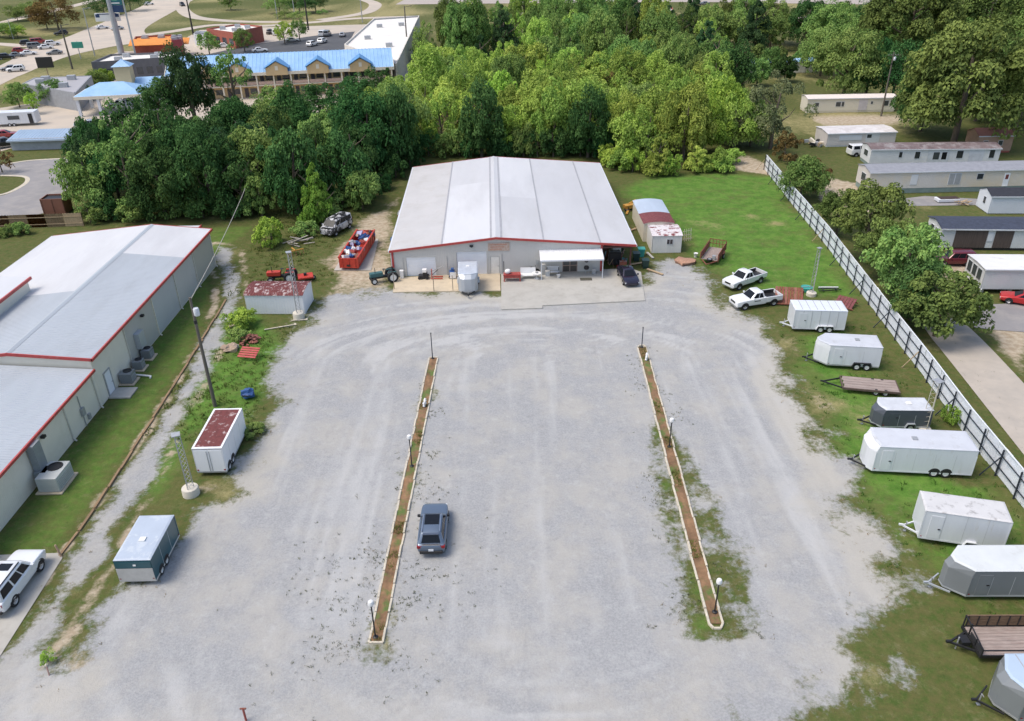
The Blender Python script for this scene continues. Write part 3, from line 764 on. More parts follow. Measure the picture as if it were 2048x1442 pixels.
# junk inside the open bay
rj = random.Random(5)
jm = [RUST, WHITE_PLASTIC, GALV, BLACK, WOOD_TAN, mat('junk_pink', (.5, .30, .26), .8), mat('junk_teal', (.10, .22, .24), .7), mat('junk_brown', (.12, .06, .04), .8)]
names = ['lumber_board', 'metal_sheet', 'old_pipe']
for k in range(26):
    y = .5 + rj.random() * 5.5
    x = 25.2 + rj.random() * 2.9
    L = rj.uniform(.8, 2.4)
    a = rj.uniform(-.9, .9)
    nm = names[k % 3]
    mb = MB()
    if nm == 'lumber_board':
        mb.cbox((0, 0, L * .38), (.14, .05, L), ry=rj.uniform(-.7, .7), rx=rj.uniform(-.4, .4))
    elif nm == 'metal_sheet':
        mb.cbox((0, 0, .4), (.7, .03, .9), rx=rj.uniform(-.6, .6))
    else:
        mb.tube((-.3, 0, .05), (.3, .3, L * .8), .05)
    o = obj(nm, mb, jm[rj.randrange(8)])
    o.location = wl2(x, y, .09)
    o.rotation_euler = (0, 0, a * 2)
    side = 'near the front' if y < 3.2 else 'deep in the shade'
    tag(o, {'lumber_board': 'old timber board', 'metal_sheet': 'scrap metal sheet', 'old_pipe': 'old pipe'}[nm] + ' leaning in the open bay of the warehouse, ' + side, {'lumber_board': 'board', 'metal_sheet': 'sheet', 'old_pipe': 'pipe'}[nm], 'junk in the open bay ' + side)
for k, (x, y, w, d, h, m) in enumerate(((26.8, 2.4, 1.4, 1.0, 1.5, BLACK), (27.3, 4.6, 1.0, 1.2, 1.8, WHITE_PLASTIC), (25.8, 5.0, 1.0, 1.4, 1.2, jm[7]), (27.6, .8, .8, .7, .9, RUST))):
    lab = ('black machine crate standing inside the open bay', 'pale appliance deep inside the open bay', 'brown cabinet against the bay wall', 'rusty drum cart beside the dark sedan')[k]
    clutter('stored_crate', MB().box(-w / 2, w / 2, -d / 2, d / 2, 0, h), m, wl2(x, y, .09), lab, 'crate', 'crates in the open bay', parts=[('strap', MB().box(-w / 2 - .02, w / 2 + .02, -.05, .05, h * .2, h + .02), GALV)])
# bins and debris along the right wall of the warehouse
for k, (u, v, m, lab) in enumerate(((1290, 535, GREEN_BIN, 'dark wheeled bin standing right of the warehouse corner'), (1272, 521, GREEN_BIN, 'dark tub beside the open bay'), (1282, 512, TEAL_PLASTIC, 'teal tub beside the open bay'))):
    o = clutter('waste_bin', MB().add([(-.3, -.35, 0), (.3, -.35, 0), (.3, .35, 0), (-.3, .35, 0), (-.4, -.45, 1.0), (.4, -.45, 1.0), (.4, .45, 1.0), (-.4, .45, 1.0)], [(3, 2, 1, 0), (4, 5, 6, 7), (0, 1, 5, 4), (1, 2, 6, 5), (2, 3, 7, 6), (3, 0, 4, 7)]), m, gp(u, v), lab, 'bin', 'bins by the warehouse', parts=[('lid', MB().box(-.44, .44, -.5, .48, 1.0, 1.07), m), ('wheel', MB().tube((-.36, .36, .12), (-.28, .36, .12), .12), RUBBER), ('wheel', MB().tube((.28, .36, .12), (.36, .36, .12), .12), RUBBER)])
for k, (u, v, L, m, lab) in enumerate(((1278, 528, 2.6, WOOD_TAN, 'tan plank lying by the open bay'), (1262, 462, 2.2, WOOD_TAN, 'plank lying along warehouse right wall'), (1255, 425, 2.0, YELLOW_PAINT, 'yellow metal beam along right wall of warehouse'), (1300, 512, 2.0, CONC, 'pale slab beside the small shed'), (1310, 545, 2.4, WOOD_TAN, 'weathered plank on the gravel near the dark sedan'))):
    clutter('loose_plank', MB().cbox((0, 0, .12), (L, .3, .08)), m, gp(u, v), lab, 'plank', 'planks by the warehouse', rz=.3 + k * .5, parts=[('cross_piece', MB().cbox((L * .3, 0, .04), (.1, .8, .07)), WOOD_BROWN)])
for k, (x, y, r, m) in enumerate(((29.6, 9, .5, jm[5]), (29.9, 12, .6, GALV), (29.5, 15.5, .5, RUST), (29.8, 19, .7, jm[6]), (29.6, 24, .6, WOOD_TAN), (-.9, 8, .5, GALV), (-1.0, 12, .6, BLUE_PLASTIC), (-.8, 16, .5, WHITE_PLASTIC), (-1.1, 22, .6, GALV))):
    s_ = 'right' if x > 0 else 'left'
    clutter('scrap_heap', MB().blob((0, 0, .3), (r, r * 1.3, .55), k, .35).cbox((.2, .3, .6), (.8, .1, .5), rz=k), m, wl2(x, y, 0), 'small heap of scrap against the %s wall of the warehouse, %s from front' % (s_, ['first', 'second', 'third', 'fourth', 'fifth', 'first', 'second', 'third', 'fourth'][k]), 'scrap heap', 'scrap along the warehouse walls', parts=[('scrap_bar', MB().bar((-.6, -.4, .2), (.5, .7, .9), .07), RUST)])
# ============================================================ long metal building on the left
LB = thing('metal_building', 'long low beige metal building with pale ribbed roof and red trim', 'building', (-36.7, 0, 0))
X0, XR, XL = 0.0, -6.9, -19.3
EH, RH, LHH = 4.7, 5.4, 4.15
def slope(x, e=EH, r=RH):
    return lerp(e, r, x / XR) if x >= XR else lerp(r, LHH, (x - XR) / (XL - XR))
Y0, YM, Y1 = 18.0, 61.0, 93.3
def lb_sheet(xa, xb, y0, y1, za, zb, m):
    v = Vector((xb - xa, 0, zb - za))
    n = v.cross(Vector((0, 1, 0))).normalized()
    n = n if n.z > 0 else -n
    o = obj('roof_sheet', MB().ribbed((xa, y0, za), (0, 1, 0), v.normalized(), n, y1 - y0, v.length, .305, .03), m, LB)
    s_ = o.modifiers.new('thick', 'SOLIDIFY')
    s_.thickness, s_.offset = .012, -1
lb_sheet(.22, XR, YM - .1, 84.2, EH + .0, RH, ROOF_GREY)
lb_sheet(.22, XR, 84.2, Y1 + .15, EH + .0, RH, ROOF_BRIGHT)
lb_sheet(XR, XL - .2, 74, Y1 + .15, RH, LHH, ROOF_BRIGHT)
lb_sheet(XR, -12.4, YM - .1, 74, RH, slope(-12.4), ROOF_GREY)
lb_sheet(-12.4, XL - .2, YM - .1, 74, slope(-12.4), LHH, ROOF_BRIGHT)
obj('ridge_cap', MB().extr([(XR - .3, RH - .0), (XR, RH + .09), (XR + .3, RH - .0), (XR, RH + .03)], 'y', YM - .1, Y1 + .16), ROOF_GREY, LB)
obj('side_wall', MB().box(-.15, 0, YM, Y1, 0, EH - .08), WALL_BEIGE, LB)
obj('end_wall', MB().extr([(-.15, 0), (-.15, EH - .1), (XR, RH - .12), (XL, LHH - .12), (XL, 0)], 'y', Y1 - .15, Y1), WALL_BEIGE, LB)
obj('step_wall', MB().extr([(-.15, 3.5), (-.15, EH - .1), (XR, RH - .12), (XL, LHH - .12), (XL, 3.5)], 'y', YM, YM + .12), WALL_BEIGE, LB)
obj('rake_trim', MB().extr([(.3, EH - .22), (.3, EH + .06), (XR, RH + .06), (XR, RH - .22)], 'y', YM - .2, YM - .1), RED_TRIM, LB)
obj('rake_trim', MB().extr([(XR, RH - .22), (XR, RH + .06), (XL, LHH + .06), (XL, LHH - .22)], 'y', YM - .2, YM - .1), RED_TRIM, LB)
obj('rake_trim', MB().extr([(.3, EH - .22), (.3, EH + .06), (XR, RH + .06), (XL, LHH + .06), (XL, LHH - .22), (XR, RH - .22)], 'y', Y1 + .15, Y1 + .25), RED_TRIM, LB)
obj('eave_gutter', MB().box(.2, .34, YM - .2, Y1 + .2, EH - .2, EH + .05), RED_TRIM, LB)
# low wing towards the camera
LE = 3.75
lsl = lambda x: LE + (-x) * .075
lb_sheet(.22, -22, Y0, YM - .22, LE - .02, lsl(-22), ROOF_GREY)
obj('wing_wall', MB().box(-.15, 0, Y0, YM - .03, 0, LE - .1), WALL_BEIGE, LB)
obj('eave_gutter', MB().box(.2, .34, Y0, YM - .22, LE - .2, LE + .03), RED_TRIM, LB)
# raised monitor roof at the left
obj('monitor_wall', MB().extr([(-12.55, 4.4), (-12.55, 6.1), (-22, 6.5), (-22, 4.0)], 'y', 63, 75.5), WALL_BEIGE, LB)
obj('monitor_roof', MB().extr([(-12.3, 6.1), (-12.3, 6.2), (-22, 6.65), (-22, 6.52)], 'y', 62.7, 75.8), ROOF_BRIGHT, LB)
obj('rake_trim', MB().box(-12.42, -12.26, 62.6, 75.9, 5.95, 6.24), RED_TRIM, LB)
# small lean-to beyond the far end
obj('lean_to_wall', MB().box(-8.3, -2.6, 93.35, 96.2, 0, 3.9), WALL_BEIGE, LB)
obj('lean_to_roof', MB().box(-8.6, -2.3, 93.6, 96.6, 3.95, 4.1), ROOF_PALE, LB)
obj('rake_trim', MB().box(-2.28, -2.14, 93.6, 96.7, 3.85, 4.14), RED_TRIM, LB)
for y in (42.4, 49.6, 55.2, 60.3, 67.5, 74.3, 80.6, 86.6, 92.8):
    e = EH if y > YM else LE
    obj('downspout', MB().box(.02, .12, y, y + .1, .15, e - .2).bar((.07, y + .05, .2), (.3, y + .05, .04), .1), mat('spout', (.62, .60, .53), .6) if y != 74.3 else WALL_BEIGE, LB)
for k, (ya, yb, m) in enumerate(((74.6, 80.5, (.48, .50, .50)), (80.9, 86.5, (.52, .52, .49)), (86.9, 92.7, (.46, .45, .38)), (67.8, 74.2, (.47, .46, .42)))):
    obj('wall_panel', MB().box(.004, .03, ya, yb, .1, EH - .3), mat('panel_tone_%d' % k, m, .55, var=.03, scale=.5, wave=('Y', 1.6), bump=.25), LB)
dr = obj('side_door', MB().box(.01, .06, 62.3, 63.35, .15, 2.35), DOOR_WHITE, LB)
obj('door_frame', MB().box(.005, .09, 62.18, 62.3, .1, 2.45).box(.005, .09, 63.35, 63.47, .1, 2.45).box(.005, .09, 62.3, 63.35, 2.35, 2.45), GALV, dr)
obj('door_handle', MB().cbox((.1, 63.22, 1.1), (.06, .12, .05)), CHROME, dr)
obj('door_step', MB().box(.05, 2.0, 61.9, 63.7, 0, .13), CONC, LB)
for y, e in ((71.5, 3.7), (51.6, 3.0)):
    obj('flood_lamp', MB().cbox((.2, y, e), (.3, .35, .2)), BLACK, LB)
el = obj('meter_box', MB().box(.02, .22, 57.3, 57.8, 1.1, 1.8), GALV, LB)
obj('conduit', MB().box(.03, .09, 57.5, 57.56, 0, 3.0).box(.03, .2, 58.1, 58.4, .3, .8), GALV, LB)
obj('air_duct', MB().cbox((.38, 49.9, 2.3), (.55, 1.0, 2.5)).cbox((.6, 49.6, 1.0), (.9, .9, .7)), mat('duct_metal', (.27, .30, .32), .5, .3, var=.1, scale=2), LB)
obj('air_duct', MB().cbox((.3, 69.7, 2.0), (.5, 1.2, 1.6)), SILVER, LB)
def ac_unit(loc, sx, sy, h, label, m, rz=0):
    t = thing('air_conditioner', label, 'air conditioner', loc, rz, 'air conditioners along the beige building')
    obj('pad', MB().box(-sx / 2 - .2, sx / 2 + .2, -sy / 2 - .2, sy / 2 + .2, 0, .1), CONC_TAN, t)
    obj('casing', MB().box(-sx / 2, sx / 2, -sy / 2, sy / 2, .12, h), m, t, bevel=.03)
    g = obj('fan_grille', MB().lathe([(min(sx, sy) * .36, h), (min(sx, sy) * .36, h + .05), (min(sx, sy) * .3, h + .05), (min(sx, sy) * .3, h + .012)], (0, sy * .18, 0), 16), BLACK, t)
    for i in range(5):
        obj('louvre', MB().box(sx / 2 + .002, sx / 2 + .03, -sy / 2 + .1, sy / 2 - .1, .3 + i * (h - .5) / 5, .3 + i * (h - .5) / 5 + .05), GALV, t)
    return t
AC_BEIGE = mat('ac_beige', (.47, .49, .47), .5, var=.05, scale=1)
ac_unit((-35.25, 49.5, 0), 1.6, 2.3, 1.35, 'large beige air conditioner on a pad beside the beige building', AC_BEIGE)
ac_unit((-36.0, 64.9, 0), 1.1, 1.1, 1.1, 'small grey air conditioner left of the white pipe', GREY_PAINT)
ac_unit((-36.0, 67.4, 0), .9, .9, .95, 'black and grey air conditioner, nearer of the pair below the silver duct', GREY_PAINT)
ac_unit((-36.0, 69.6, 0), .9, 1.0, 1.0, 'dark air conditioner, farther of the pair below the silver duct', GREY_PAINT)
pp = obj('drain_pipe', MB().tube((0, 0, .12), (2.0, -.35, .1), .09).tube((2.0, -.35, .1), (2.1, -.7, .1), .09), WHITE_PLASTIC)
pp.location = (-36.3, 66.1, 0)
tag(pp, 'white drain pipe lying on the lawn beside beige building', 'pipe')
# timber edging between lawn and gravel track
ed = thing('timber_edging', 'weathered timber edging between the lawn and the gravel track', 'edging', (0, 0, 0))
pts = [gp(*q) for q in smooth_px([(452, 600), (420, 655), (390, 703), (330, 800), (265, 900), (200, 1002), (150, 1075), (122, 1112)], 6)]
em = MB().box(0, 1, -.09, .09, 0, .16).mesh('edging_timber', mat('edging_wood', (.27, .18, .10), .9, var=.35, scale=2.5, stretch=(.6, 4, 4), col2=(.15, .11, .08), thr=(.5, .7)))
acc = [0]
for a, b in zip(pts[:-1], pts[1:]):
    acc.append(acc[-1] + (b - a).length)
n = int(acc[-1] / 2.4)
def along(t):
    for i in range(len(pts) - 1):
        if acc[i + 1] >= t:
            return pts[i].lerp(pts[i + 1], (t - acc[i]) / max(1e-6, acc[i + 1] - acc[i]))
    return pts[-1]
for i in range(n):
    a, b = along(i * acc[-1] / n), along((i + .97) * acc[-1] / n)
    o = bpy.data.objects.new('timber', em)
    COL.objects.link(o)
    o.parent = ed
    o.location = a + Vector((RND.uniform(-.06, .06), RND.uniform(-.06, .06), -.05 + RND.uniform(-.03, .03)))
    d = b - a
    o.rotation_euler = (RND.uniform(-.1, .1), 0, math.atan2(d.y, d.x) + RND.uniform(-.03, .03))
    o.scale = (d.length, 1, 1)
# ============================================================ wheels
_WC = {}
def wheel_mesh(r, w, rim):
    k = (r, w, rim.name)
    if k not in _WC:
        t = MB().lathe([(r * .6, -w / 2), (r * .93, -w / 2), (r, -w * .32), (r, w * .32), (r * .93, w / 2), (r * .6, w / 2), (r * .6, -w / 2)], n=20)
        t.f = t.f[:-2]
        q = MB().lathe([(r * .1, w * .30), (r * .1, w * .44), (r * .22, w * .44), (r * .5, w * .30), (r * .62, w * .46), (r * .62, -w * .4)], n=16)
        m1 = MB()
        m1.add([(x, -z, y) for x, y, z in t.v], t.f)
        m2 = MB()
        m2.add([(x, -z, y) for x, y, z in q.v], q.f)
        _WC[k] = (m1.mesh('tyre', RUBBER, 40), m2.mesh('rim', rim, 40))
    return _WC[k]
def wheel(parent, x, y, r, w, side, rim=None):
    """side -1: outer face towards -y, +1: towards +y"""
    a, b = wheel_mesh(r, w, rim or RIM)
    t = bpy.data.objects.new('tyre', a)
    COL.objects.link(t)
    t.parent = parent
    t.location = (x, y, r)
    if side > 0:
        t.rotation_euler = (0, 0, math.pi)
    q = bpy.data.objects.new('rim', b)
    COL.objects.link(q)
    q.parent = t
    return t
TRAILER_ROOF = None
# ============================================================ trailers (x forward = tongue, z up)
def trailer(name, label, loc, rz, L, W, top, z0=.42, nose='flat', nl=.9, body=None, roof=None, rim=None, axle=(-.3, -1.2), fender=None, skirt=None, vents=((-.3, 0),), group='enclosed trailers parked on the lot', ribs=0, slant=0, doors=True, tongue=None, roofseams=0, rear=True, wr=.34, roof_lift=.06, jagged=None):
    t = thing(name, label, 'trailer', loc, rz, group)
    body, roof = body or WHITE_TRAILER, roof or TRAILER_ROOF
    hx, hw = L / 2, W / 2
    if nose == 'v':
        plan = [(-hx, -hw), (hx, -hw), (hx + nl, -.28), (hx + nl, .28), (hx, hw), (-hx, hw)]
    elif nose == 'round':
        plan = [(-hx, -hw), (hx, -hw), (hx + nl * .7, -hw * .72), (hx + nl, -hw * .35), (hx + nl, hw * .35), (hx + nl * .7, hw * .72), (hx, hw), (-hx, hw)]
    else:
        plan = [(-hx, -hw), (hx, -hw), (hx, hw), (-hx, hw)]
    def ring(z, sl, ins=0.0):
        out = []
        for x, y in plan:
            xx = x - sl if x > hx - .01 else x
            if nose != 'flat' and abs(x - hx) < .01:
                xx = x - sl * .35
            out.append((xx - (ins if x > 0 else -ins), y * (1 - ins / hw), z))
        return out
    n = len(plan)
    rings = [ring(z0, 0), ring(top - .45 if slant else top - .05, 0), ring(top, slant)]
    mb = MB()
    vs = [p for r in rings for p in r]
    fs = [tuple(reversed(range(n))), tuple(2 * n + i for i in range(n))]
    for j in range(2):
        fs += [(j * n + i, j * n + (i + 1) % n, (j + 1) * n + (i + 1) % n, (j + 1) * n + i) for i in range(n)]
    mb.add(vs, fs)
    obj('body', mb, body, t, bevel=.025)
    # crowned roof skin
    r0, r1, r2 = ring(top + .004, slant, -.025), ring(top + .035, slant, -.02), ring(top + roof_lift + .02, slant, .12)
    rb = MB()
    rb.add(r0 + r1 + r2, [tuple(2 * n + i for i in range(n)), tuple(reversed(range(n)))] + [(j * n + i, j * n + (i + 1) % n, (j + 1) * n + (i + 1) % n, (j + 1) * n + i) for j in range(2) for i in range(n)])
    ro = obj('roof', rb, roof, t)
    for i in range(roofseams):
        x = -hx + (i + 1) * (L + (nl if nose != 'flat' else 0)) / (roofseams + 1)
        obj('roof_seam', MB().box(x - .025, x + .025, -hw * .93, hw * .93, top + roof_lift + .018, top + roof_lift + .035), SEAM, ro)
    for vx, vy in vents:
        v = obj('roof_vent', MB().box(vx - .2, vx + .2, vy - .2, vy + .2, top + roof_lift + .02, top + roof_lift + .1), WHITE_PLASTIC if body is not WHITE_TRAILER else GALV, ro)
    obj('bottom_rail', MB().prism([(x * 1.002 + (.0), y * 1.012) for x, y in plan], z0 - .09, z0 + .03), skirt or (GALV if body is not WHITE_TRAILER else WHITE_MET), t)
    for sx in (-hx + .02, hx - .02):
        for sy in (-1, 1):
            obj('corner_trim', MB().box(sx - .04, sx + .04, sy * hw - .012 * (1 if sy < 0 else -1) - .012, sy * hw - .012 * (1 if sy < 0 else -1) + .012, z0 + .04, top - .5 if slant else top - .02), body if not ribs else WHITE_MET, t)
    for i in range(ribs):
        x = -hx + (i + 1) * L / (ribs + 1)
        for sy in (-1, 1):
            obj('side_rib', MB().box(x - .03, x + .03, sy * hw - .018, sy * hw + .018, z0 + .05, top - .03), mat_rib, t)
    if not ribs and L > 3.3:
        ns = int(L / 1.22)
        for i in range(1, ns):
            x = -hx + i * L / ns
            for sy in (-1, 1):
                obj('panel_seam', MB().box(x - .012, x + .012, sy * hw - .006, sy * hw + .006, z0 + .05, top - (.47 if slant else .06)), mat_seam, t)
    if doors:
        d = obj('side_door', MB().box(hx - 1.25, hx - .45, hw - .005, hw + .025, z0 + .08, top - .3), body, t)
        obj('handle', MB().cbox((hx - 1.1, hw + .05, z0 + .9), (.16, .05, .06)), BLACK, d)
    if rear:
        for s in (-1, 1):
            d = obj('rear_door', MB().box(-hx - .03, -hx + .01, s * hw / 2 - hw / 2 + .05, s * hw / 2 + hw / 2 - .05, z0 + .06, top - .12), body, t)
            obj('hinge_bar', MB().box(-hx - .06, -hx - .03, s * .1 - .02, s * .1 + .02, z0 + .1, top - .2), GALV, d)
    for s in (-1, 1):
        obj('tail_lamp', MB().cbox((-hx - .03, s * (hw - .1), z0 + .2), (.05, .12, .1)), LAMP_RED, t)
        obj('marker_lamp', MB().cbox((hx - .15, s * (hw + .01), z0 + .12), (.09, .03, .05)), LAMP_RED, t)
        for x in axle:
            wheel(t, x, s * (hw + (.02 if fender else -.08)), wr, .2, s, rim or RIM_WHITE)
        cx = sum(axle) / len(axle)
        half = (max(axle) - min(axle)) / 2 + wr + .08
        if fender:
            pts_ = [(cx - half - .05, wr), (cx - half + .12, wr * 2 + .06), (cx + half - .12, wr * 2 + .06), (cx + half + .05, wr)]
            fb = MB()
            for (xa, za), (xb, zb) in zip(pts_[:-1], pts_[1:]):
                fb.add([(xa, s * (hw - .02), za), (xb, s * (hw - .02), zb), (xb, s * (hw + .2), zb), (xa, s * (hw + .2), za), (xa, s * (hw - .02), za + .05), (xb, s * (hw - .02), zb + .05), (xb, s * (hw + .2), zb + .05), (xa, s * (hw + .2), za + .05)],
                       [(3, 2, 1, 0), (4, 5, 6, 7), (0, 1, 5, 4), (1, 2, 6, 5), (2, 3, 7, 6), (3, 0, 4, 7)])
            obj('fender', fb, fender, t)
        for x in axle:
            a = MB()
            ps = [(x + (wr + .07) * math.cos(k * math.pi / 10), z0 - .1 + max(0, (wr + .07) * math.sin(k * math.pi / 10) + wr - z0 + .1)) for k in range(11)]
            a.extr([(p, q) for p, q in ps], 'y', s * (hw + .006) - .004, s * (hw + .006) + .004)
            obj('wheel_arch', a, BLACK, t)
    nx_ = hx + (nl if nose != 'flat' else 0)
    tm = tongue or BLACK
    tg = obj('tongue', MB().bar((nx_ - .25, -hw * .7, z0 - .05), (nx_ + .8, 0, z0 - .05), .08, .11).bar((nx_ - .25, hw * .7, z0 - .05), (nx_ + .8, 0, z0 - .05), .08, .11).cbox((nx_ + .9, 0, z0), (.3, .12, .12)), tm, t)
    obj('jack', MB().tube((nx_ + .6, 0, .05), (nx_ + .6, 0, .85), .035).cbox((nx_ + .6, 0, .04), (.18, .18, .03)).bar((nx_ + .6, 0, .85), (nx_ + .6, .2, .85), .03), GALV, tg)
    return t
TRAILER_ROOF = mat('trailer_roof', (.54, .56, .60), .5, var=.06, scale=.7, col2=(.42, .42, .42), thr=(.55, .8), scale2=1.2)
mat_seam = mat('panel_seam', (.50, .51, .52), .5, var=.1)
mat_rib = mat('rib_grey', (.50, .51, .53), .5, var=.05)
def side_loc(front, rear, W):
    """centre and heading from the near bottom edge of a trailer whose far side lies away from the camera"""
    f, r = Vector(front), Vector(rear)
    d = (f - r).normalized()
    nrm = Vector((-d.y, d.x))
    if nrm.y < 0:
        nrm = -nrm
    c = (f + r) / 2 + nrm * W / 2
    return (c.x, c.y, 0), math.atan2(d.y, d.x), (f - r).length
def rtrailer(name, label, front, rear, W, top, **k):
    c, a, L = side_loc(front, rear, W)
    return trailer(name, label, c, a, L, W, top, **k)
rtrailer('cargo_trailer', 'white ribbed box trailer beside red scrap panels', (28.75, 72.75), (33.85, 72.25), 2.45, 2.42, ribs=5, roofseams=6, roof=mat('trailer_roof_blue', (.66, .70, .76), .45, var=.04), fender=WHITE_MET, axle=(-.2, -1.1), tongue=WHITE_MET, vents=())
rtrailer('cargo_trailer', 'white V-nosed trailer parked between the ribbed trailer and flat deck trailer', (29.6, 65.2), (34.2, 64.5), 2.5, 2.42, nose='v', nl=1.0, slant=.1, fender=BLACK, skirt=GALV, axle=(-.35, -1.25))
rtrailer('cargo_trailer', 'small slate-grey trailer with pale roof next to lattice mast', (30.4, 54.75), (34.3, 54.55), 1.95, 2.0, nose='v', nl=.55, slant=.35, body=SLATE, roof=mat('pale_roof_a', (.56, .58, .61), .45), fender=SILVER, axle=(-.4,), skirt=SILVER, rim=RIM)
rtrailer('cargo_trailer', 'longest white trailer with rounded nose and two exposed wheels', (27.35, 48.95), (34.53, 48.15), 2.6, 2.55, nose='round', nl=.45, slant=.5, axle=(-.9, -1.75), vents=((.6, .1),), wr=.38)
rtrailer('cargo_trailer', 'tall white trailer with dirty roof and white tongue, parked askew', (27.4, 41.35), (32.45, 40.0), 2.15, 2.75, axle=(-.6,), fender=WHITE_MET, z0=.5, roof=mat('dirty_roof', (.57, .565, .56), .65, var=.06, scale=1, col2=(.27, .26, .25), thr=(.54, .70), scale2=1.6), tongue=WHITE_MET, vents=(), doors=True)
rtrailer('cargo_trailer', 'grey trailer with rounded white roof and silver fender', (28.0, 36.05), (34.6, 35.9), 2.3, 2.42, nose='v', nl=1.05, slant=.3, body=GREY_PAINT, roof=mat('white_roof_b', (.60, .625, .625), .55, var=.06, scale=.8, col2=(.45, .45, .43), thr=(.55, .8)), fender=SILVER, skirt=SILVER, axle=(-.8, -1.7), tongue=SILVER, vents=(), rim=RIM)
rtrailer('cargo_trailer', 'grey trailer with pale blue roof at bottom right corner', (26.35, 27.3), (32.4, 27.25), 2.55, 2.42, nose='v', nl=.75, slant=.35, body=GREY_PAINT, roof=mat('blue_roof_b', (.42, .52, .63), .35, var=.04, scale=.5), roofseams=4, fender=SILVER, axle=(-.8, -1.7), vents=())
# silver trailer nosed towards the camera before the roller door
trailer('cargo_trailer', 'silver trailer backed up to the tall roller door', (-4.9, 85.35, .07), math.radians(-88), 3.6, 2.2, 2.35, nose='round', nl=.6, slant=.45, body=SILVER, roof=mat('silver_roof', (.55, .59, .64), .4, .2), fender=SILVER, axle=(-.7,), vents=((-.2, 0),))
# left side trailers
BOX_WHITE = mat('box_white', (.80, .81, .82), .4, var=.04, scale=.7, col2=(.62, .59, .52), thr=(.6, .85), scale2=1.4, stretch=(1.6, 1.6, .35))
bxt = trailer('cargo_trailer', 'white box trailer with rusty red roof and double rear doors', (-23.45, 52.95, 0), math.radians(90.5), 5.6, 2.25, 2.55, axle=(-1.1, -2.0), roof=RUST_ROOF, vents=(), roofseams=0, wr=.4, body=BOX_WHITE, tongue=BLACK)
for a_, b_, c_, d_ in ((-2.83, 2.83, -1.16, -1.0), (-2.83, 2.83, 1.0, 1.16), (-2.83, -2.6, -1.0, 1.0), (2.65, 2.83, -1.0, 1.0)):
    obj('roof_edge', MB().box(a_, b_, c_, d_, 2.59, 2.645), BOX_WHITE, bxt)
tt = trailer('cargo_trailer', 'teal trailer with pale roof and white lower rear band', (-24.6, 40.8, 0), math.radians(90.5), 4.35, 2.35, 2.12, z0=.4, axle=(-.3, -1.2), body=TEAL, roof=mat('pale_roof_c', (.42, .48, .56), .5, var=.05, scale=.8, col2=(.50, .55, .60), thr=(.55, .6)), skirt=mat('skirt_pale', (.55, .54, .50), .6), wr=.36, rear=False, doors=False)
obj('rear_panel', MB().box(-2.23, -2.15, -1.17, 1.17, .42, 1.45), mat('pale_rear', (.47, .46, .43), .6, var=.08, scale=2), tt)
obj('rear_ramp', MB().box(-2.22, -2.16, -1.15, 1.15, 1.5, 2.0), TEAL, tt)
obj('latch', MB().cbox((-2.24, -.1, 1.75), (.05, .18, .1)), WHITE_PLASTIC, tt)
# open and flat trailers
ft = thing('flatbed_trailer', 'low rusty flat deck trailer with grey planks in the grass', 'trailer', (31.95, 61.3, 0), math.radians(167.5))
for i in range(9):
    obj('plank', MB().box(-2.4, 2.1 + .06 * (i % 3), -1.02 + i * .227, -1.02 + i * .227 + .21, .52 + .012 * (i % 2), .57 + .012 * (i % 2)), DECK, ft)
obj('frame', MB().box(-2.42, 2.25, -1.1, -1.03, .38, .56).box(-2.42, 2.25, 1.03, 1.1, .38, .56).box(-2.5, -2.42, -1.1, 1.1, .38, .56).box(2.25, 2.33, -1.1, 1.1, .38, .56), mat('brown_frame_b', (.12, .085, .07), .85, var=.3, scale=3), ft)
obj('tongue', MB().bar((2.25, -.9, .42), (3.9, 0, .42), .09, .12).bar((2.25, .9, .42), (3.9, 0, .42), .09, .12).cbox((3.95, 0, .45), (.3, .12, .12)), BLACK, ft)
for s in (-1, 1):
    for x in (-.5, -1.3):
        wheel(ft, x, s * .95, .3, .18, s, RIM)
ot = thing('utility_trailer', 'black steel utility trailer with brown wooden sides', 'trailer', (28.9, 32.35, 0), math.radians(179))
for i in range(8):
    obj('deck_plank', MB().box(-2.6, 2.35, -1.03 + i * .26, -1.03 + i * .26 + .245, .55, .6), DECK, ot)
obj('frame', MB().box(-2.62, 2.42, -1.12, -1.05, .42, .62).box(-2.62, 2.42, 1.05, 1.12, .42, .62).box(2.42, 2.5, -1.12, 1.12, .42, .62), BLACK, ot)
for s in (-1,):
    for i in range(3):
        obj('side_board', MB().box(-2.6, 2.3, s * 1.1 - .03, s * 1.1 + .03, .68 + i * .24, .9 + i * .24), WOOD_BROWN, ot)
    for i in range(9):
        obj('side_stake', MB().box(-2.55 + i * .6, -2.49 + i * .6, s * 1.06 - .03, s * 1.06 + .03, .6, 1.46), BLACK, ot)
    obj('top_rail', MB().box(-2.6, 2.45, s * 1.1 - .035, s * 1.1 + .035, 1.42, 1.49), WOOD_BROWN, ot)
obj('top_rail', MB().box(-2.6, 2.45, 1.07, 1.13, 1.0, 1.06), BLACK, ot)
for y in (-1.08, -.4, .35, 1.08):
    obj('front_stake', MB().box(2.4, 2.47, y - .035, y + .035, .5, 1.5 if y < 0 else 1.1), BLACK, ot)
obj('front_rail', MB().bar((2.44, -1.1, 1.48), (2.44, 1.1, 1.08), .06), BLACK, ot)
obj('front_panel', MB().box(2.38, 2.42, -.3, 1.05, .6, 1.0), mat('dark_panel', (.03, .03, .032), .6), ot)
obj('tongue', MB().bar((2.3, -.8, .5), (3.7, 0, .5), .1, .12).bar((2.3, .8, .5), (3.7, 0, .5), .1, .12).cbox((3.75, 0, .55), (.3, .14, .14)).cbox((2.9, 0, .62), (.5, .6, .3)), BLACK, ot)
obj('jack', MB().tube((3.3, .1, .05), (3.3, .1, 1.0), .04), GALV, ot)
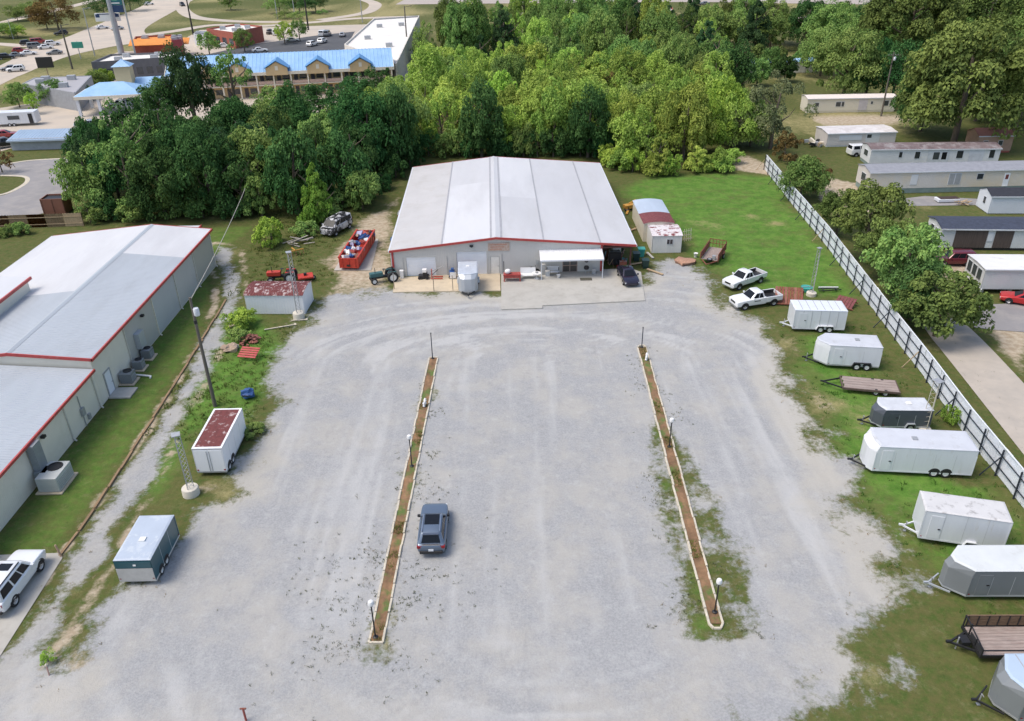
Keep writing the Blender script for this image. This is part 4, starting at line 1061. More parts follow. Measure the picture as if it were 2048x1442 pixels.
for s in (-1, 1):
    for x in (-.4, -1.25):
        wheel(ot, x, s * 1.22, .36, .2, s, RIM)
    obj('fender', MB().box(-1.75, .1, s * 1.22 - .12, s * 1.22 + .12, .76, .8), BLACK, ot)
rt = thing('utility_trailer', 'rusty red stake-sided trailer parked on the green lawn', 'trailer', tuple(gp(1425, 513, .3))[:2] + (0,), math.radians(244))
for i in range(8):
    obj('deck_plank', MB().box(-2.4, 1.9, -.98 + i * .245, -.98 + i * .245 + .23, .55, .6), mat_deck_red if False else DECK, rt)
for s in (-1, 1):
    for i in range(3):
        obj('side_rail', MB().box(-2.4, 2.0, s * 1.05 - .03, s * 1.05 + .03, .62 + i * .3, .85 + i * .3), RUST, rt)
    for i in range(7):
        obj('side_stake', MB().box(-2.4 + i * .72, -2.32 + i * .72, s * 1.1 - .035, s * 1.1 + .035, .45, 1.55), RUST, rt)
    wheel(rt, -.6, s * 1.2, .36, .2, s, RIM)
    obj('fender', MB().box(-1.1, -.1, s * 1.2 - .12, s * 1.2 + .12, .76, .8), RUST, rt)
for i in range(6):
    obj('gate_bar', MB().box(-2.46, -2.4, -1.0 + i * .4, -.95 + i * .4, .55, 1.7), RUST, rt)
obj('gate_rail', MB().box(-2.47, -2.41, -1.05, 1.05, 1.62, 1.7).box(-2.47, -2.41, -1.05, 1.05, 1.1, 1.16), RUST, rt)
obj('tongue', MB().bar((1.9, -.9, .5), (3.3, 0, .5), .09, .11).bar((1.9, .9, .5), (3.3, 0, .5), .09, .11), RUST, rt)
sp = wheel(rt, 2.2, 0, .34, .2, 1, RIM)
sp.name, sp.location, sp.rotation_euler = 'spare_tyre', (2.15, .1, .72), (math.pi / 2, 0, 0)
obj('winch', MB().cbox((1.6, .5, .85), (.4, .4, .5)), GALV, rt)

# ============================================================ cars (x forward, y left, z up)
def paint(name, c, metal=.1, rough=.3):
    return mat(name, c, rough, metal, var=.03, scale=.6, coat=.6)
def loft(secs):
    mb = MB()
    n = 12
    vs, fs = [], []
    for x, zb, zt, hw, r in secs:
        half = [(hw * .82, zb), (hw * .97, zb + .10), (hw, zb + (zt - zb) * .45), (hw * .985, zt - r * .9), (hw * .93, zt - r * .3), (hw * .80, zt)]
        ring = [(x, y, z) for y, z in half] + [(x, -y, z) for y, z in reversed(half)]
        vs += ring
    for j in range(len(secs) - 1):
        fs += [(j * n + i, (j + 1) * n + i, (j + 1) * n + (i + 1) % n, j * n + (i + 1) % n) for i in range(n)]
    fs += [tuple(range(n)), tuple(reversed(range((len(secs) - 1) * n, len(secs) * n)))]
    return mb.add(vs, fs)
SPEC = {
    'suv': dict(secs=[(2.44, .45, .66, .52, .05), (2.32, .28, .84, .80, .10), (1.98, .24, .97, .93, .10), (1.25, .26, 1.02, .945, .08), (.8, .26, 1.06, .95, .06), (-1.7, .26, 1.10, .95, .06), (-2.2, .30, 1.08, .92, .08), (-2.36, .46, .92, .84, .08)],
                belt=(1.0, -2.22, .87), roof=(.25, -1.85, .70, 1.70), zb=1.06, wins=((.06, .33), (.37, .66), (.70, .92)), ax=(1.45, -1.4), r=.37),
    'bigsuv': dict(secs=[(2.62, .5, .78, .76, .05), (2.55, .32, .98, .92, .08), (2.2, .30, 1.10, .98, .08), (1.3, .30, 1.16, 1.0, .07), (-2.2, .30, 1.2, 1.0, .06), (-2.5, .34, 1.16, .97, .08), (-2.62, .5, 1.0, .90, .08)],
                   belt=(1.15, -2.52, .93), roof=(.55, -2.35, .80, 1.92), zb=1.15, wins=((.05, .28), (.31, .57), (.62, .95)), ax=(1.6, -1.5), r=.42),
    'sedan': dict(secs=[(2.36, .42, .58, .62, .05), (2.28, .28, .70, .82, .08), (1.9, .22, .80, .89, .08), (1.0, .22, .90, .91, .06), (-1.5, .22, .95, .91, .06), (-2.1, .26, .96, .88, .08), (-2.36, .42, .84, .78, .08)],
                  belt=(1.1, -1.85, .84), roof=(.25, -1.15, .62, 1.42), zb=.90, wins=((.08, .42), (.46, .80)), ax=(1.42, -1.38), r=.33),
    'van': dict(secs=[(2.4, .45, .9, .8, .08), (2.3, .30, 1.1, .93, .1), (1.7, .28, 1.25, .98, .08), (-2.3, .28, 1.3, .98, .06), (-2.42, .4, 1.2, .93, .08)],
                belt=(1.75, -2.38, .95), roof=(1.0, -2.3, .84, 1.95), zb=1.22, wins=((.05, .25), (.29, .6), (.64, .95)), ax=(1.5, -1.5), r=.36),
    'pickup': dict(secs=[(2.85, .52, .84, .82, .05), (2.78, .36, 1.02, .95, .08), (2.4, .36, 1.10, .985, .08), (1.3, .36, 1.16, 1.0, .06), (.55, .36, 1.18, 1.0, .06), (-.72, .36, 1.2, 1.0, .04), (-.73, .40, .72, .94, .04), (-2.75, .46, .72, .94, .04)],
                   belt=(1.25, -.68, .92), roof=(.55, -.45, .76, 1.82), zb=1.16, wins=((.08, .50), (.56, .90)), ax=(1.85, -1.75), r=.40),
}
def car(name, kind, pt, loc, rz, label, cat, group=None, detail=2, scale=1.0, rim=None, extras=None):
    S = SPEC[kind]
    t = thing(name, label, cat, loc, rz, group)
    t.scale = (scale,) * 3
    bo = obj('body', loft(S['secs']), pt, t, smooth=38)
    if detail > 1 and kind != 'pickup':
        ss = bo.modifiers.new('round', 'SUBSURF')
        ss.levels = ss.render_levels = 2
        bo.scale = (1.01, 1.03, 1.02)
    bf, br, bw = S['belt']
    rf, rr, rw, rz_ = S['roof']
    zb = S['zb']
    cab = MB()
    lo = [(bf, bw), (bf, -bw), (br, -bw), (br, bw)]
    def ring(x0, x1, w, z, b):
        return [(x0, -w + b, z), (x0, w - b, z), (x0 - b, w, z), (x1 + b, w, z), (x1, w - b, z), (x1, -w + b, z), (x1 + b, -w, z), (x0 - b, -w, z)]
    rs = [ring(bf, br, bw, zb - .05, .1), ring(rf, rr, rw, rz_ - .07, .12), ring(rf - .12, rr + .10, rw - .10, rz_, .1)]
    n = 8
    cab.add([p for r in rs for p in r], [(j * n + i, j * n + (i + 1) % n, (j + 1) * n + (i + 1) % n, (j + 1) * n + i) for j in range(2) for i in range(n)] + [tuple(2 * n + i for i in range(n))])
    cb = obj('cabin', cab, pt, t, smooth=30)
    def patch(a, b, c, d, s0, s1, t0, t1, off):
        a, b, c, d = map(Vector, (a, b, c, d))           # bottom-left, bottom-right, top-right, top-left
        def pt_(s, q):
            return a.lerp(b, s).lerp(d.lerp(c, s), q)
        nrm = (b - a).cross(d - a).normalized() * off
        pts_ = [pt_(s0, t0), pt_(s1, t0), pt_(s1, t1), pt_(s0, t1)]
        m = MB()
        m.add([p + nrm for p in pts_] + [p - nrm for p in pts_], [(0, 1, 2, 3), (7, 6, 5, 4), (0, 4, 5, 1), (1, 5, 6, 2), (2, 6, 7, 3), (3, 7, 4, 0)])
        return m
    zt = rz_ - .07
    obj('windscreen', patch((bf, -bw + .1, zb - .05), (bf, bw - .1, zb - .05), (rf, rw - .12, zt), (rf, -rw + .12, zt), .02, .98, .10, .96, .015), GLASS, t)
    obj('rear_window', patch((br, bw - .1, zb - .05), (br, -bw + .1, zb - .05), (rr, -rw + .12, zt), (rr, rw - .12, zt), .06, .94, .18, .93, .015), GLASS, t)
    for s in (-1, 1):
        for s0, s1 in S['wins']:
            A, B, C, D = (bf - .1, s * bw, zb - .05), (br + .1, s * bw, zb - .05), (rr + .12, s * rw, zt), (rf - .12, s * rw, zt)
            m = patch(A, B, C, D, s0, s1, .16, .92, .014)
            obj('side_window', m, GLASS, t)
    hw = S['secs'][3][3]
    r = S['r']
    for x in S['ax']:
        for s in (-1, 1):
            wheel(t, x, s * (hw - .09), r, .23, s, rim or RIM)
            ps = [(x + (r + .075) * math.cos(k * math.pi / 12), max(.30, r + (r + .075) * math.sin(k * math.pi / 12))) for k in range(13)]
            obj('wheel_arch', MB().extr(ps, 'y', s * (hw + .004) - .006, s * (hw + .004) + .006), BLACK, t)
    xf, xr_ = S['secs'][1][0], S['secs'][-1][0]
    zf = S['secs'][1][2]
    for s in (-1, 1):
        obj('headlight', MB().cbox((xf - .02, s * (hw - .28), zf - .14), (.14, .36, .15)), LAMP_CLEAR, t)
        if kind != 'pickup':
            obj('tail_light', MB().cbox((xr_ + .10, s * (hw - .2), S['secs'][-2][2] - .2), (.14, .26, .22)), LAMP_RED, t)
    if detail > 1:
        obj('grille', MB().cbox((xf + .05, 0, zf - .2), (.06, .9, .2)), BLACK, t)
        obj('bumper', MB().cbox((xf + .05, 0, .42), (.14, hw * 1.6, .18)), CHROME if kind == 'pickup' else pt, t, bevel=.03)
        obj('bumper', MB().cbox((xr_ - .0, 0, .5), (.16, hw * 1.65, .22)), CHROME if kind == 'pickup' else BLACK, t, bevel=.03)
        obj('number_plate', MB().cbox((xr_ - .06, 0, .72), (.03, .34, .17)), PLATE, t)
        for s in (-1, 1):
            obj('mirror', MB().cbox((bf - .35, s * (hw + .08), zb + .08), (.14, .2, .16)), pt if kind != 'suv' else BLACK, t)
            for xx in (bf - 1.0, bf - 2.0) if kind != 'pickup' else (bf - .9,):
                obj('door_handle', MB().cbox((xx, s * (hw + .006), zb - .12), (.18, .025, .035)), pt, t)
    if kind == 'pickup':
        x0, x1 = -.76, -2.8
        for s in (-1, 1):
            obj('bed_side', MB().box(x1, x0, min(s * .86, s * .995), max(s * .86, s * .995), .62, 1.18), pt, t, bevel=.04)
            obj('tail_light', MB().cbox((x1 - .0, s * .92, .95), (.06, .12, .3)), LAMP_RED, t)
        obj('tailgate', MB().box(x1 - .03, x1 + .06, -.86, .86, .66, 1.16), pt, t)
        obj('bed_liner', MB().box(x1 + .06, x0, -.86, .86, .70, .78).box(x0 - .08, x0, -.86, .86, .78, 1.17).box(x1 + .06, x0 - .08, -.87, -.8, .78, 1.16).box(x1 + .06, x0 - .08, .8, .87, .78, 1.16), BLACK, t)
    if extras:
        extras(t)
    return t
def suv_extra(t):
    obj('sunroof', MB().box(-.95, .1, -.5, .5, 1.695, 1.712), GLASS, t)
    for s in (-1, 1):
        obj('roof_rail', MB().bar((.1, s * .6, 1.73), (-1.7, s * .6, 1.73), .05), CHROME, t)
    obj('rear_spoiler', MB().box(-1.95, -1.75, -.55, .55, 1.63, 1.69), paint('spoiler_blue', (.08, .10, .14)), t)
    obj('tail_trim', MB().box(-2.33, -2.2, -.62, .62, 1.03, 1.10), CHROME, t)
    for s in (-1, 1):
        obj('tail_lamp_wrap', MB().cbox((-2.22, s * .82, .90), (.26, .24, .16)), LAMP_RED, t)
car('parked_suv', 'suv', paint('slate_blue_paint', (.12, .16, .22), .35, .3), tuple(gp(868, 1068))[:2] + (0,), math.radians(90.5), 'slate blue SUV with dark sunroof beside the left island', 'suv', extras=suv_extra)
def wsuv(t):
    obj('sunroof', MB().box(-.45, .2, -.42, .42, 1.912, 1.93), GLASS, t)
    for s in (-1, 1):
        obj('roof_rail', MB().bar((.3, s * .7, 1.97), (-2.2, s * .7, 1.97), .05), BLACK, t)
car('parked_suv', 'bigsuv', paint('white_paint', (.78, .80, .81)), tuple(gp(30, 1176))[:2] + (0.02,), math.radians(89), 'white SUV parked on the concrete slab at lower left', 'suv', extras=wsuv)
car('parked_sedan', 'sedan', paint('dark_plum_paint', (.02, .017, .035), .3, .2), (13.75, 86.5, .085), math.radians(-85), 'dark sedan parked on the pad at the open bay', 'car')
def door_text(t):
    for s in (-1, 1):
        obj('door_lettering', MB().box(.0, .75, s * 1.004 - .004, s * 1.004 + .004, .86, .94), BLACK, t)
PW = paint('pickup_white', (.80, .81, .82))
car('pickup_truck', 'pickup', PW, (27.0, 84.9, 0), math.radians(212), 'white pickup truck nearest the lawn, black bed liner', 'pickup', 'white pickups at the edge of the lot', scale=.96)
car('pickup_truck', 'pickup', PW, (26.75, 79.35, 0), math.radians(196), 'white pickup truck with door lettering beside red scrap panels', 'pickup', 'white pickups at the edge of the lot', scale=.98, extras=door_text)
# ============================================================ corrugated fence on the right
FENCE = [(42.4, 131.0), (41.9, 122.0), (41.35, 113.8), (40.5, 96.6), (39.6, 86.0), (38.9, 77.4), (37.8, 62.7), (37.0, 54.5), (36.6, 47.0), (36.3, 40.0), (36.0, 32.0)]
FSHEET = mat('fence_sheet', (.76, .79, .83), .45, var=.07, scale=.8, col2=(.52, .53, .53), thr=(.6, .85))
fn = thing('corrugated_fence', 'long pale corrugated metal fence with dark posts and rails', 'fence')
def poly_at(P_, t):
    for a, b in zip(P_[:-1], P_[1:]):
        l = math.hypot(b[0] - a[0], b[1] - a[1])
        if t <= l:
            return (lerp(a[0], b[0], t / l), lerp(a[1], b[1], t / l))
        t -= l
    return P_[-1]
FL = sum(math.hypot(b[0] - a[0], b[1] - a[1]) for a, b in zip(FENCE[:-1], FENCE[1:]))
nb = int(FL / 2.75)
sheet_me = MB().ribbed((0, 0, 0), (1, 0, 0), (0, 0, 1), (0, 1, 0), .92, 2.4, .153, .03).mesh('fence_sheet', FSHEET)
post_me = MB().box(-.05, .05, -.05, .05, -.1, 2.4).mesh('post', NAVY_STEEL)
rail_me = MB().box(0, 1, -.03, .03, -.032, .032).mesh('rail', NAVY_STEEL)
cap_me = MB().box(0, 1, -.05, .05, -.03, .03).mesh('cap_rail', FSHEET)
def child(name, me, parent, loc, rz=0, sc=None, rot=None):
    o = bpy.data.objects.new(name, me)
    COL.objects.link(o)
    o.parent = parent
    o.location = loc
    o.rotation_euler = rot or (0, 0, rz)
    if sc:
        o.scale = sc
    return o
rf = random.Random(11)
for i in range(nb):
    a, b = Vector(poly_at(FENCE, i * FL / nb)), Vector(poly_at(FENCE, (i + 1) * FL / nb))
    d = b - a
    L = d.length
    rz = math.atan2(d.y, d.x)
    nrm = Vector((math.sin(rz), -math.cos(rz)))          # towards the lot (right-hand side of the walk towards the camera)
    nrm = -nrm if nrm.x > 0 else nrm
    for k in range(3):
        p = a.lerp(b, k / 3) - nrm * .10
        child('fence_sheet', sheet_me, fn, (p.x, p.y, .02 + rf.uniform(-.03, .05)), rz + rf.uniform(-.012, .012), (L / 3 / .92, 1, 1 + rf.uniform(-.02, .02)), (rf.uniform(-.02, .02), 0, rz + rf.uniform(-.01, .01)))
    q = a + nrm * .06
    child('post', post_me, fn, (q.x, q.y, 0), rz, None, (rf.uniform(-.02, .02), rf.uniform(-.02, .02), rz))
    for z in (.75, 1.75):
        q = a - nrm * .02
        child('rail', rail_me, fn, (q.x, q.y, z), rz, (L, 1, 1))
    q = a - nrm * .1
    child('cap_rail', cap_me, fn, (q.x, q.y, 2.44), rz, (L, 1, 1))
    if i % 3 == 0:
        p0, p1 = a + nrm * .1, a + nrm * 1.25
        obj('brace', MB().bar((p0.x, p0.y, 1.7), (p1.x, p1.y, 0), .07), NAVY_STEEL if i % 4 else WOOD_TAN, fn)

# ============================================================ islands with kerbs and lamp posts
MULCH = mat('island_mulch', (.215, .125, .066), .95, var=.45, scale=1.1, col2=(.10, .145, .035), thr=(.51, .62), scale2=.55, bump=.8, bscale=14)
kerb_me = MB().extr([(-.07, -.06), (.07, -.06), (.07, .10), (.05, .12), (-.05, .12), (-.07, .10)], 'x', 0, 1)
kerb_me.v = [(x, y, z) for x, y, z in kerb_me.v]
kerb_me = kerb_me.mesh('kerb_stone', KERB)
islands = []
for k, (x0, y0, x1, y1) in enumerate(ISL):
    isl = thing('kerbed_island', ('left', 'right')[k] + ' kerbed planting island with brown mulch across the gravel', 'island', (x0, y0, 0), math.atan2(y1 - y0, x1 - x0), 'kerbed islands in the lot')
    L = math.hypot(x1 - x0, y1 - y0)
    w = .42
    bed = MB()
    nseg = 40
    vs, fs = [], []
    for i in range(nseg + 1):
        for j, y in enumerate((-.36, -.12, .12, .36)):
            vs.append((L * i / nseg, y, .04 + RND.uniform(-.025, .05)))
    for i in range(nseg):
        for j in range(3):
            q = i * 4 + j
            fs.append((q, q + 4, q + 5, q + 1))
    bed.add(vs, fs)
    obj('mulch_bed', bed, MULCH, isl)
    n = 29
    for s in (-1, 1):
        for i in range(n):
            child('kerb_stone', kerb_me, isl, (i * L / n, s * w + RND.uniform(-.02, .02), RND.uniform(-.06, .02)), 0, (L / n - RND.uniform(.02, .12), 1, 1), (RND.uniform(-.15, .15), RND.uniform(-.02, .02), RND.uniform(-.025, .025)))
    if k == 0:
        for x in (-.0, L):
            child('kerb_stone', kerb_me, isl, (x, -.42, 0), math.pi / 2, (.84, 1, 1))
    else:
        for x, sg_ in ((0, -1), (L, 1)):
            for a0, a1 in ((-90, -30), (-30, 30), (30, 90)):
                pa = Vector((x + sg_ * .42 * math.cos(math.radians(a0)), .42 * math.sin(math.radians(a0))))
                pb = Vector((x + sg_ * .42 * math.cos(math.radians(a1)), .42 * math.sin(math.radians(a1))))
                d = pb - pa
                child('kerb_stone', kerb_me, isl, (pa.x, pa.y, 0), math.atan2(d.y, d.x), (d.length, 1, 1))
def lamp_post(loc, h, lamp, label):
    t = thing('lamp_post', label, 'lamp post', loc, 0, 'lamp posts on the islands')
    obj('base_plate', MB().lathe([(.16, 0), (.16, .06), (.07, .1)], n=12), BLACK, t)
    obj('post', MB().tube((0, 0, .05), (0, 0, h), .05, .042), BLACK if lamp else NAVY_STEEL, t)
    if lamp:
        obj('lamp_globe', MB().lathe([(.08, h), (.17, h + .06), (.19, h + .2), (.14, h + .34), (.04, h + .38)], n=12), WHITE_PLASTIC, t, smooth=40)
        obj('lamp_collar', MB().lathe([(.1, h - .04), (.1, h + .03)], n=12), BLACK, t)
    else:
        obj('post_cap', MB().lathe([(.07, h), (.07, h + .06)], n=10), BLACK, t)
lamp_post((-8.5, 33.9, .05), 2.65, True, 'lamp post with white globe at near end of left island')
lamp_post((-8.02, 50.9, .05), 2.6, True, 'lamp post with white globe midway along left island')
lamp_post((-7.75, 68.3, .05), 2.75, False, 'bare dark post without globe at far end of left island')
lamp_post((12.25, 35.4, .05), 2.4, True, 'lamp post with white globe at near end of right island')
lamp_post((12.6, 52.9, .05), 2.4, True, 'lamp post with white globe midway along right island')
lamp_post((12.9, 69.8, .05), 2.2, False, 'bare dark post without globe at far end of right island')
def stub(u, v, label):
    p = gp(u, v)
    o = obj('standpipe', MB().tube((0, 0, 0), (0, 0, .55), .11).tube((0, 0, .55), (0, 0, .7), .15, .08).tube((-.25, 0, .32), (.25, 0, .32), .09), WHITE_PLASTIC)
    o.location = (p.x, p.y, .08)
    o.rotation_euler = (0, .5, 1.2)
    tag(o, label, 'standpipe', 'white pipes in the islands')
    obj('cap', MB().tube((0, 0, .7), (0, 0, .76), .1), WHITE_PLASTIC, o)
stub(848, 815, 'white broken pipe fitting lying in the left island')
stub(1292, 722, 'white broken pipe fitting lying in the right island')

# ============================================================ lattice masts on concrete drums
def lattice(loc, h, w, br, bh, label, tilt=0.0, m=None):
    t = thing('lattice_mast', label, 'mast', loc, .4, 'lattice masts round the lot')
    obj('concrete_base', MB().lathe([(br * 1.02, -.1), (br, bh * .9), (br * .95, bh)], n=18), mat('drum_concrete', (.62, .58, .49), .9, var=.1, scale=2, col2=(.42, .38, .30), thr=(.55, .75)), t, smooth=30)
    legs = [(w * math.cos(a), w * math.sin(a)) for a in (0, 2.094, 4.189)]
    for x, y in legs:
        obj('leg', MB().tube((x, y, bh), (x * .85 + tilt * h, y * .85, h), .03, n=6), m or GALV, t)
    br_ = MB()
    n = int(h / .45)
    for i in range(n):
        za, zb = bh + (h - bh) * i / n, bh + (h - bh) * (i + 1) / n
        for j in range(3):
            (xa, ya), (xb, yb) = legs[j], legs[(j + 1) % 3]
            ka, kb = 1 - .15 * za / h, 1 - .15 * zb / h
            br_.bar((xa * ka + tilt * za, ya * ka, za), (xb * kb + tilt * zb, yb * kb, zb), .022)
    obj('bracing', br_, m or GALV, t)
    obj('head_plate', MB().cbox((tilt * h, 0, h + .02), (w * 2, w * 2, .05)), GALV, t)
    return t
lattice((-24.4, 48.0, 0), 5.4, .3, .62, .62, 'lattice mast on round concrete drum between box trailer and teal trailer')
lattice((-22.95, 77.9, 0), 7.6, .28, .6, .7, 'tall lattice mast on concrete drum before the white container')
lattice((34.0, 54.6, 0), 4.8, .34, .5, .3, 'stout pale lattice mast beside the slate-grey trailer', m=mat('mast_paint', (.50, .46, .38), .7, var=.15, scale=3))
lattice((33.65, 81.5, 0), 5.6, .22, .55, .35, 'thin lattice mast on pale drum beside teal tub')

# ============================================================ utility pole and wires
def wood_pole(name, loc, h, r, label, cat='pole', lamp=False, xarm=False, group=None):
    t = thing(name, label, cat, loc, 0, group)
    obj('pole', MB().tube((0, 0, -.2), (0, 0, h), r, r * .62, n=12), WOOD_POLE, t)
    if xarm:
        obj('crossarm', MB().box(-1.1, 1.1, -.06, .06, h - .7, h - .56), WOOD_POLE, t)
        for x in (-.95, -.35, .35, .95):
            obj('insulator', MB().lathe([(.04, 0), (.06, .06), (.04, .14)], (x, 0, h - .56), 8), GALV, t)
    if lamp:
        obj('transformer', MB().lathe([(.22, 0), (.24, .04), (.24, .6), (.2, .68)], (.32, -.1, h - 1.6), 14), WHITE_MET, t, smooth=40)
        obj('bracket', MB().bar((0, 0, h - 1.35), (.3, -.1, h - 1.35), .08), BLACK, t)
        obj('clamp', MB().lathe([(r * .85, 0), (r * .85, .3)], (0, 0, h - 2.4), 12), BLACK, t)
    return t
wood_pole('utility_pole', (-26.52, 60.4, 0), 10.6, .17, 'wooden utility pole with pale transformer behind the box trailer', 'utility pole', True)
def wire(p0, p1, sag, r, label):
    p0, p1 = Vector(p0), Vector(p1)
    mb = MB()
    n = 14
    pts_ = [p0.lerp(p1, i / n) - Vector((0, 0, sag * 4 * (i / n) * (1 - i / n))) for i in range(n + 1)]
    for a, b in zip(pts_[:-1], pts_[1:]):
        mb.tube(a, b, r, n=5, cap=False)
    o = obj('overhead_wire', mb, mat('wire_grey', (.40, .38, .33), .6))
    tag(o, label, 'wire')
wire((-26.5, 60.4, 10.4), (-35.0, 104.0, 6.5), .35, .035, 'pale overhead wire running from utility pole towards the wood')
# ============================================================ sheds and containers
def gable_shed(name, label, loc, rz, L, W, h, rise, wallm, roofm, over=.12, cat='shed', group=None, ribs=True, arched=False, roof2=None, split=None):
    t = thing(name, label, cat, loc, rz, group)
    hx, hy = L / 2, W / 2
    for s in (-1, 1):
        mb = MB().ribbed((-hx, s * hy, 0), (1, 0, 0), (0, 0, 1), (0, s, 0), L, h, .3, .02) if ribs else MB().box(-hx, hx, s * hy - .04, s * hy + .04, 0, h)
        o = obj('side_wall', mb, wallm, t)
        if ribs:
            o.modifiers.new('thick', 'SOLIDIFY').thickness = .03
    if arched:
        prof = [(-hy + 2 * hy * i / 8, h + rise * math.sin(math.pi * i / 8)) for i in range(9)]
    else:
        prof = [(-hy, h), (0, h + rise), (hy, h)]
    for s in (-1, 1):
        obj('end_wall', MB().extr([(-hy, 0)] + prof + [(hy, 0)], 'x', s * hx - .04, s * hx + .04), wallm, t)
    k = over
    pr_ = [(a * (1 + k / hy), b - (k * .3 if i in (0, len(prof) - 1) else 0) + .03) for i, (a, b) in enumerate(prof)]
    segs = [(-hx - k, hx + k, roofm)] if not split else [(-hx - k, split, roofm), (split, hx + k, roof2)]
    for xa, xb, m in segs:
        for (a0, b0), (a1, b1) in zip(pr_[:-1], pr_[1:]):
            v = Vector((0, a1 - a0, b1 - b0))
            nrm = Vector((1, 0, 0)).cross(v).normalized()
            nrm = nrm if nrm.z > 0 else -nrm
            o = obj('roof_sheet', MB().ribbed((xa, a0, b0), (1, 0, 0), v.normalized(), nrm, xb - xa, v.length, .3, .025), m, t)
            sm_ = o.modifiers.new('thick', 'SOLIDIFY')
            sm_.thickness, sm_.offset = .015, -1
    return t
SHED_WALL = mat('shed_wall', (.70, .69, .66), .55, var=.05, scale=.8, col2=(.56, .52, .44), thr=(.58, .85))
s1 = gable_shed('storage_shed', 'small white shed with dark window and red-flecked roof', (19.75, 96.9, 0), 0, 3.65, 4.0, 2.3, .25, SHED_WALL, mat('flecked_roof', (.64, .60, .60), .6, var=.05, scale=1, col2=(.20, .05, .05), thr=(.52, .58), scale2=1.1), arched=True)
w_ = obj('window', MB().box(-.0 - .05, .75, -2.07, -2.03, 1.15, 1.85), WHITE_MET, s1)
for x in (.0, .38):
    obj('pane', MB().box(x, x + .32, -2.085, -2.072, 1.2, 1.8), WINDOW, w_)
obj('door_jamb', MB().box(-1.86, -1.82, -1.9, -1.7, 0, 2.1), RUST, s1)
s2 = gable_shed('storage_shed', 'cream portable shed with pale blue and rusty red roof', (19.35, 103.6, 0), math.radians(90.5), 9.3, 3.9, 2.5, .22, mat('cream_shed', (.66, .61, .50), .6, var=.05, scale=.8, col2=(.52, .45, .34), thr=(.55, .85)), RUST_DARK, arched=True, split=-.9, roof2=PALE_BLUE)
cn = gable_shed('storage_container', 'white container shed with rust-streaked red roof beside lattice mast', (-25.6, 80.9, 0), math.radians(-2.5), 6.3, 3.7, 2.25, .32, mat('container_white', (.76, .78, .80), .45, var=.04, scale=.8, col2=(.62, .60, .56), thr=(.6, .85)), mat('streaked_roof', (.15, .036, .034), .75, var=.3, scale=3, col2=(.50, .41, .39), thr=(.53, .6), scale2=1.0, stretch=(2.2, .8, 1)), arched=True, cat='container')
obj('end_door', MB().box(3.16, 3.2, -1.1, 1.1, .08, 2.1), DOOR_WHITE, cn)
obj('roof_rim', MB().box(-3.2, -3.13, -1.9, 1.9, 2.2, 2.3), WHITE_MET, cn)
# ============================================================ dumpster full of scrap
dm = thing('dumpster', 'open red roll-off dumpster heaped with scrap on a slab', 'dumpster', (-19.35, 95.9, .03), math.radians(86))
Ld, Wd, Hd = 9.8, 2.35, 1.55
obj('floor', MB().box(-Ld / 2, Ld / 2, -Wd / 2, Wd / 2, .25, .35), RED_PAINT, dm)
for s in (-1, 1):
    obj('side_panel', MB().add([(-Ld / 2, s * Wd / 2 * .9 - .04, .3), (Ld / 2, s * Wd / 2 * .9 - .04, .3), (Ld / 2, s * Wd / 2 - .04, Hd), (-Ld / 2, s * Wd / 2 - .04, Hd), (-Ld / 2, s * Wd / 2 * .9 + .04, .3), (Ld / 2, s * Wd / 2 * .9 + .04, .3), (Ld / 2, s * Wd / 2 + .04, Hd), (-Ld / 2, s * Wd / 2 + .04, Hd)], [(3, 2, 1, 0), (4, 5, 6, 7), (0, 1, 5, 4), (1, 2, 6, 5), (2, 3, 7, 6), (3, 0, 4, 7)]), RED_PAINT, dm)
    for i in range(9):
        x = -Ld / 2 + .5 + i * 1.1
        obj('side_rib', MB().bar((x, s * Wd / 2 * .92, .3), (x, s * (Wd / 2 + .05), Hd), .12), RUST if i > 4 else RED_PAINT, dm)
    obj('top_rail', MB().box(-Ld / 2, Ld / 2, s * Wd / 2 - .08, s * Wd / 2 + .1, Hd, Hd + .12), RED_PAINT, dm)
    for x in (-3.6, 3.6):
        obj('roller', MB().tube((x, s * .8 - .1, .15), (x, s * .8 + .1, .15), .15), BLACK, dm)
obj('front_gate', MB().box(-Ld / 2 - .06, -Ld / 2 + .04, -Wd / 2, Wd / 2, .3, Hd), RED_PAINT, dm)
obj('back_gate', MB().box(Ld / 2 - .04, Ld / 2 + .06, -Wd / 2, Wd / 2, .3, Hd), RED_PAINT, dm)
for y in (-.8, 0, .8):
    obj('gate_rib', MB().box(-Ld / 2 - .14, -Ld / 2 - .06, y - .07, y + .07, .3, Hd), RED_PAINT, dm)
obj('hook_plate', MB().box(-Ld / 2 - .16, -Ld / 2 - .13, -.2, .25, .5, .75), BLACK, dm)
rj = random.Random(9)
Rz = Matrix.Rotation(math.radians(86), 4, 'Z')
jm2 = [WHITE_PLASTIC, BLUE_PLASTIC, RUST, BLACK, GALV, mat('junk_tan', (.45, .33, .25), .8), mat('junk_lilac', (.36, .34, .48), .7), mat('junk_red', (.35, .06, .05), .7)]
cols = ['white', 'blue', 'rusty', 'black', 'grey', 'tan', 'lilac', 'red']
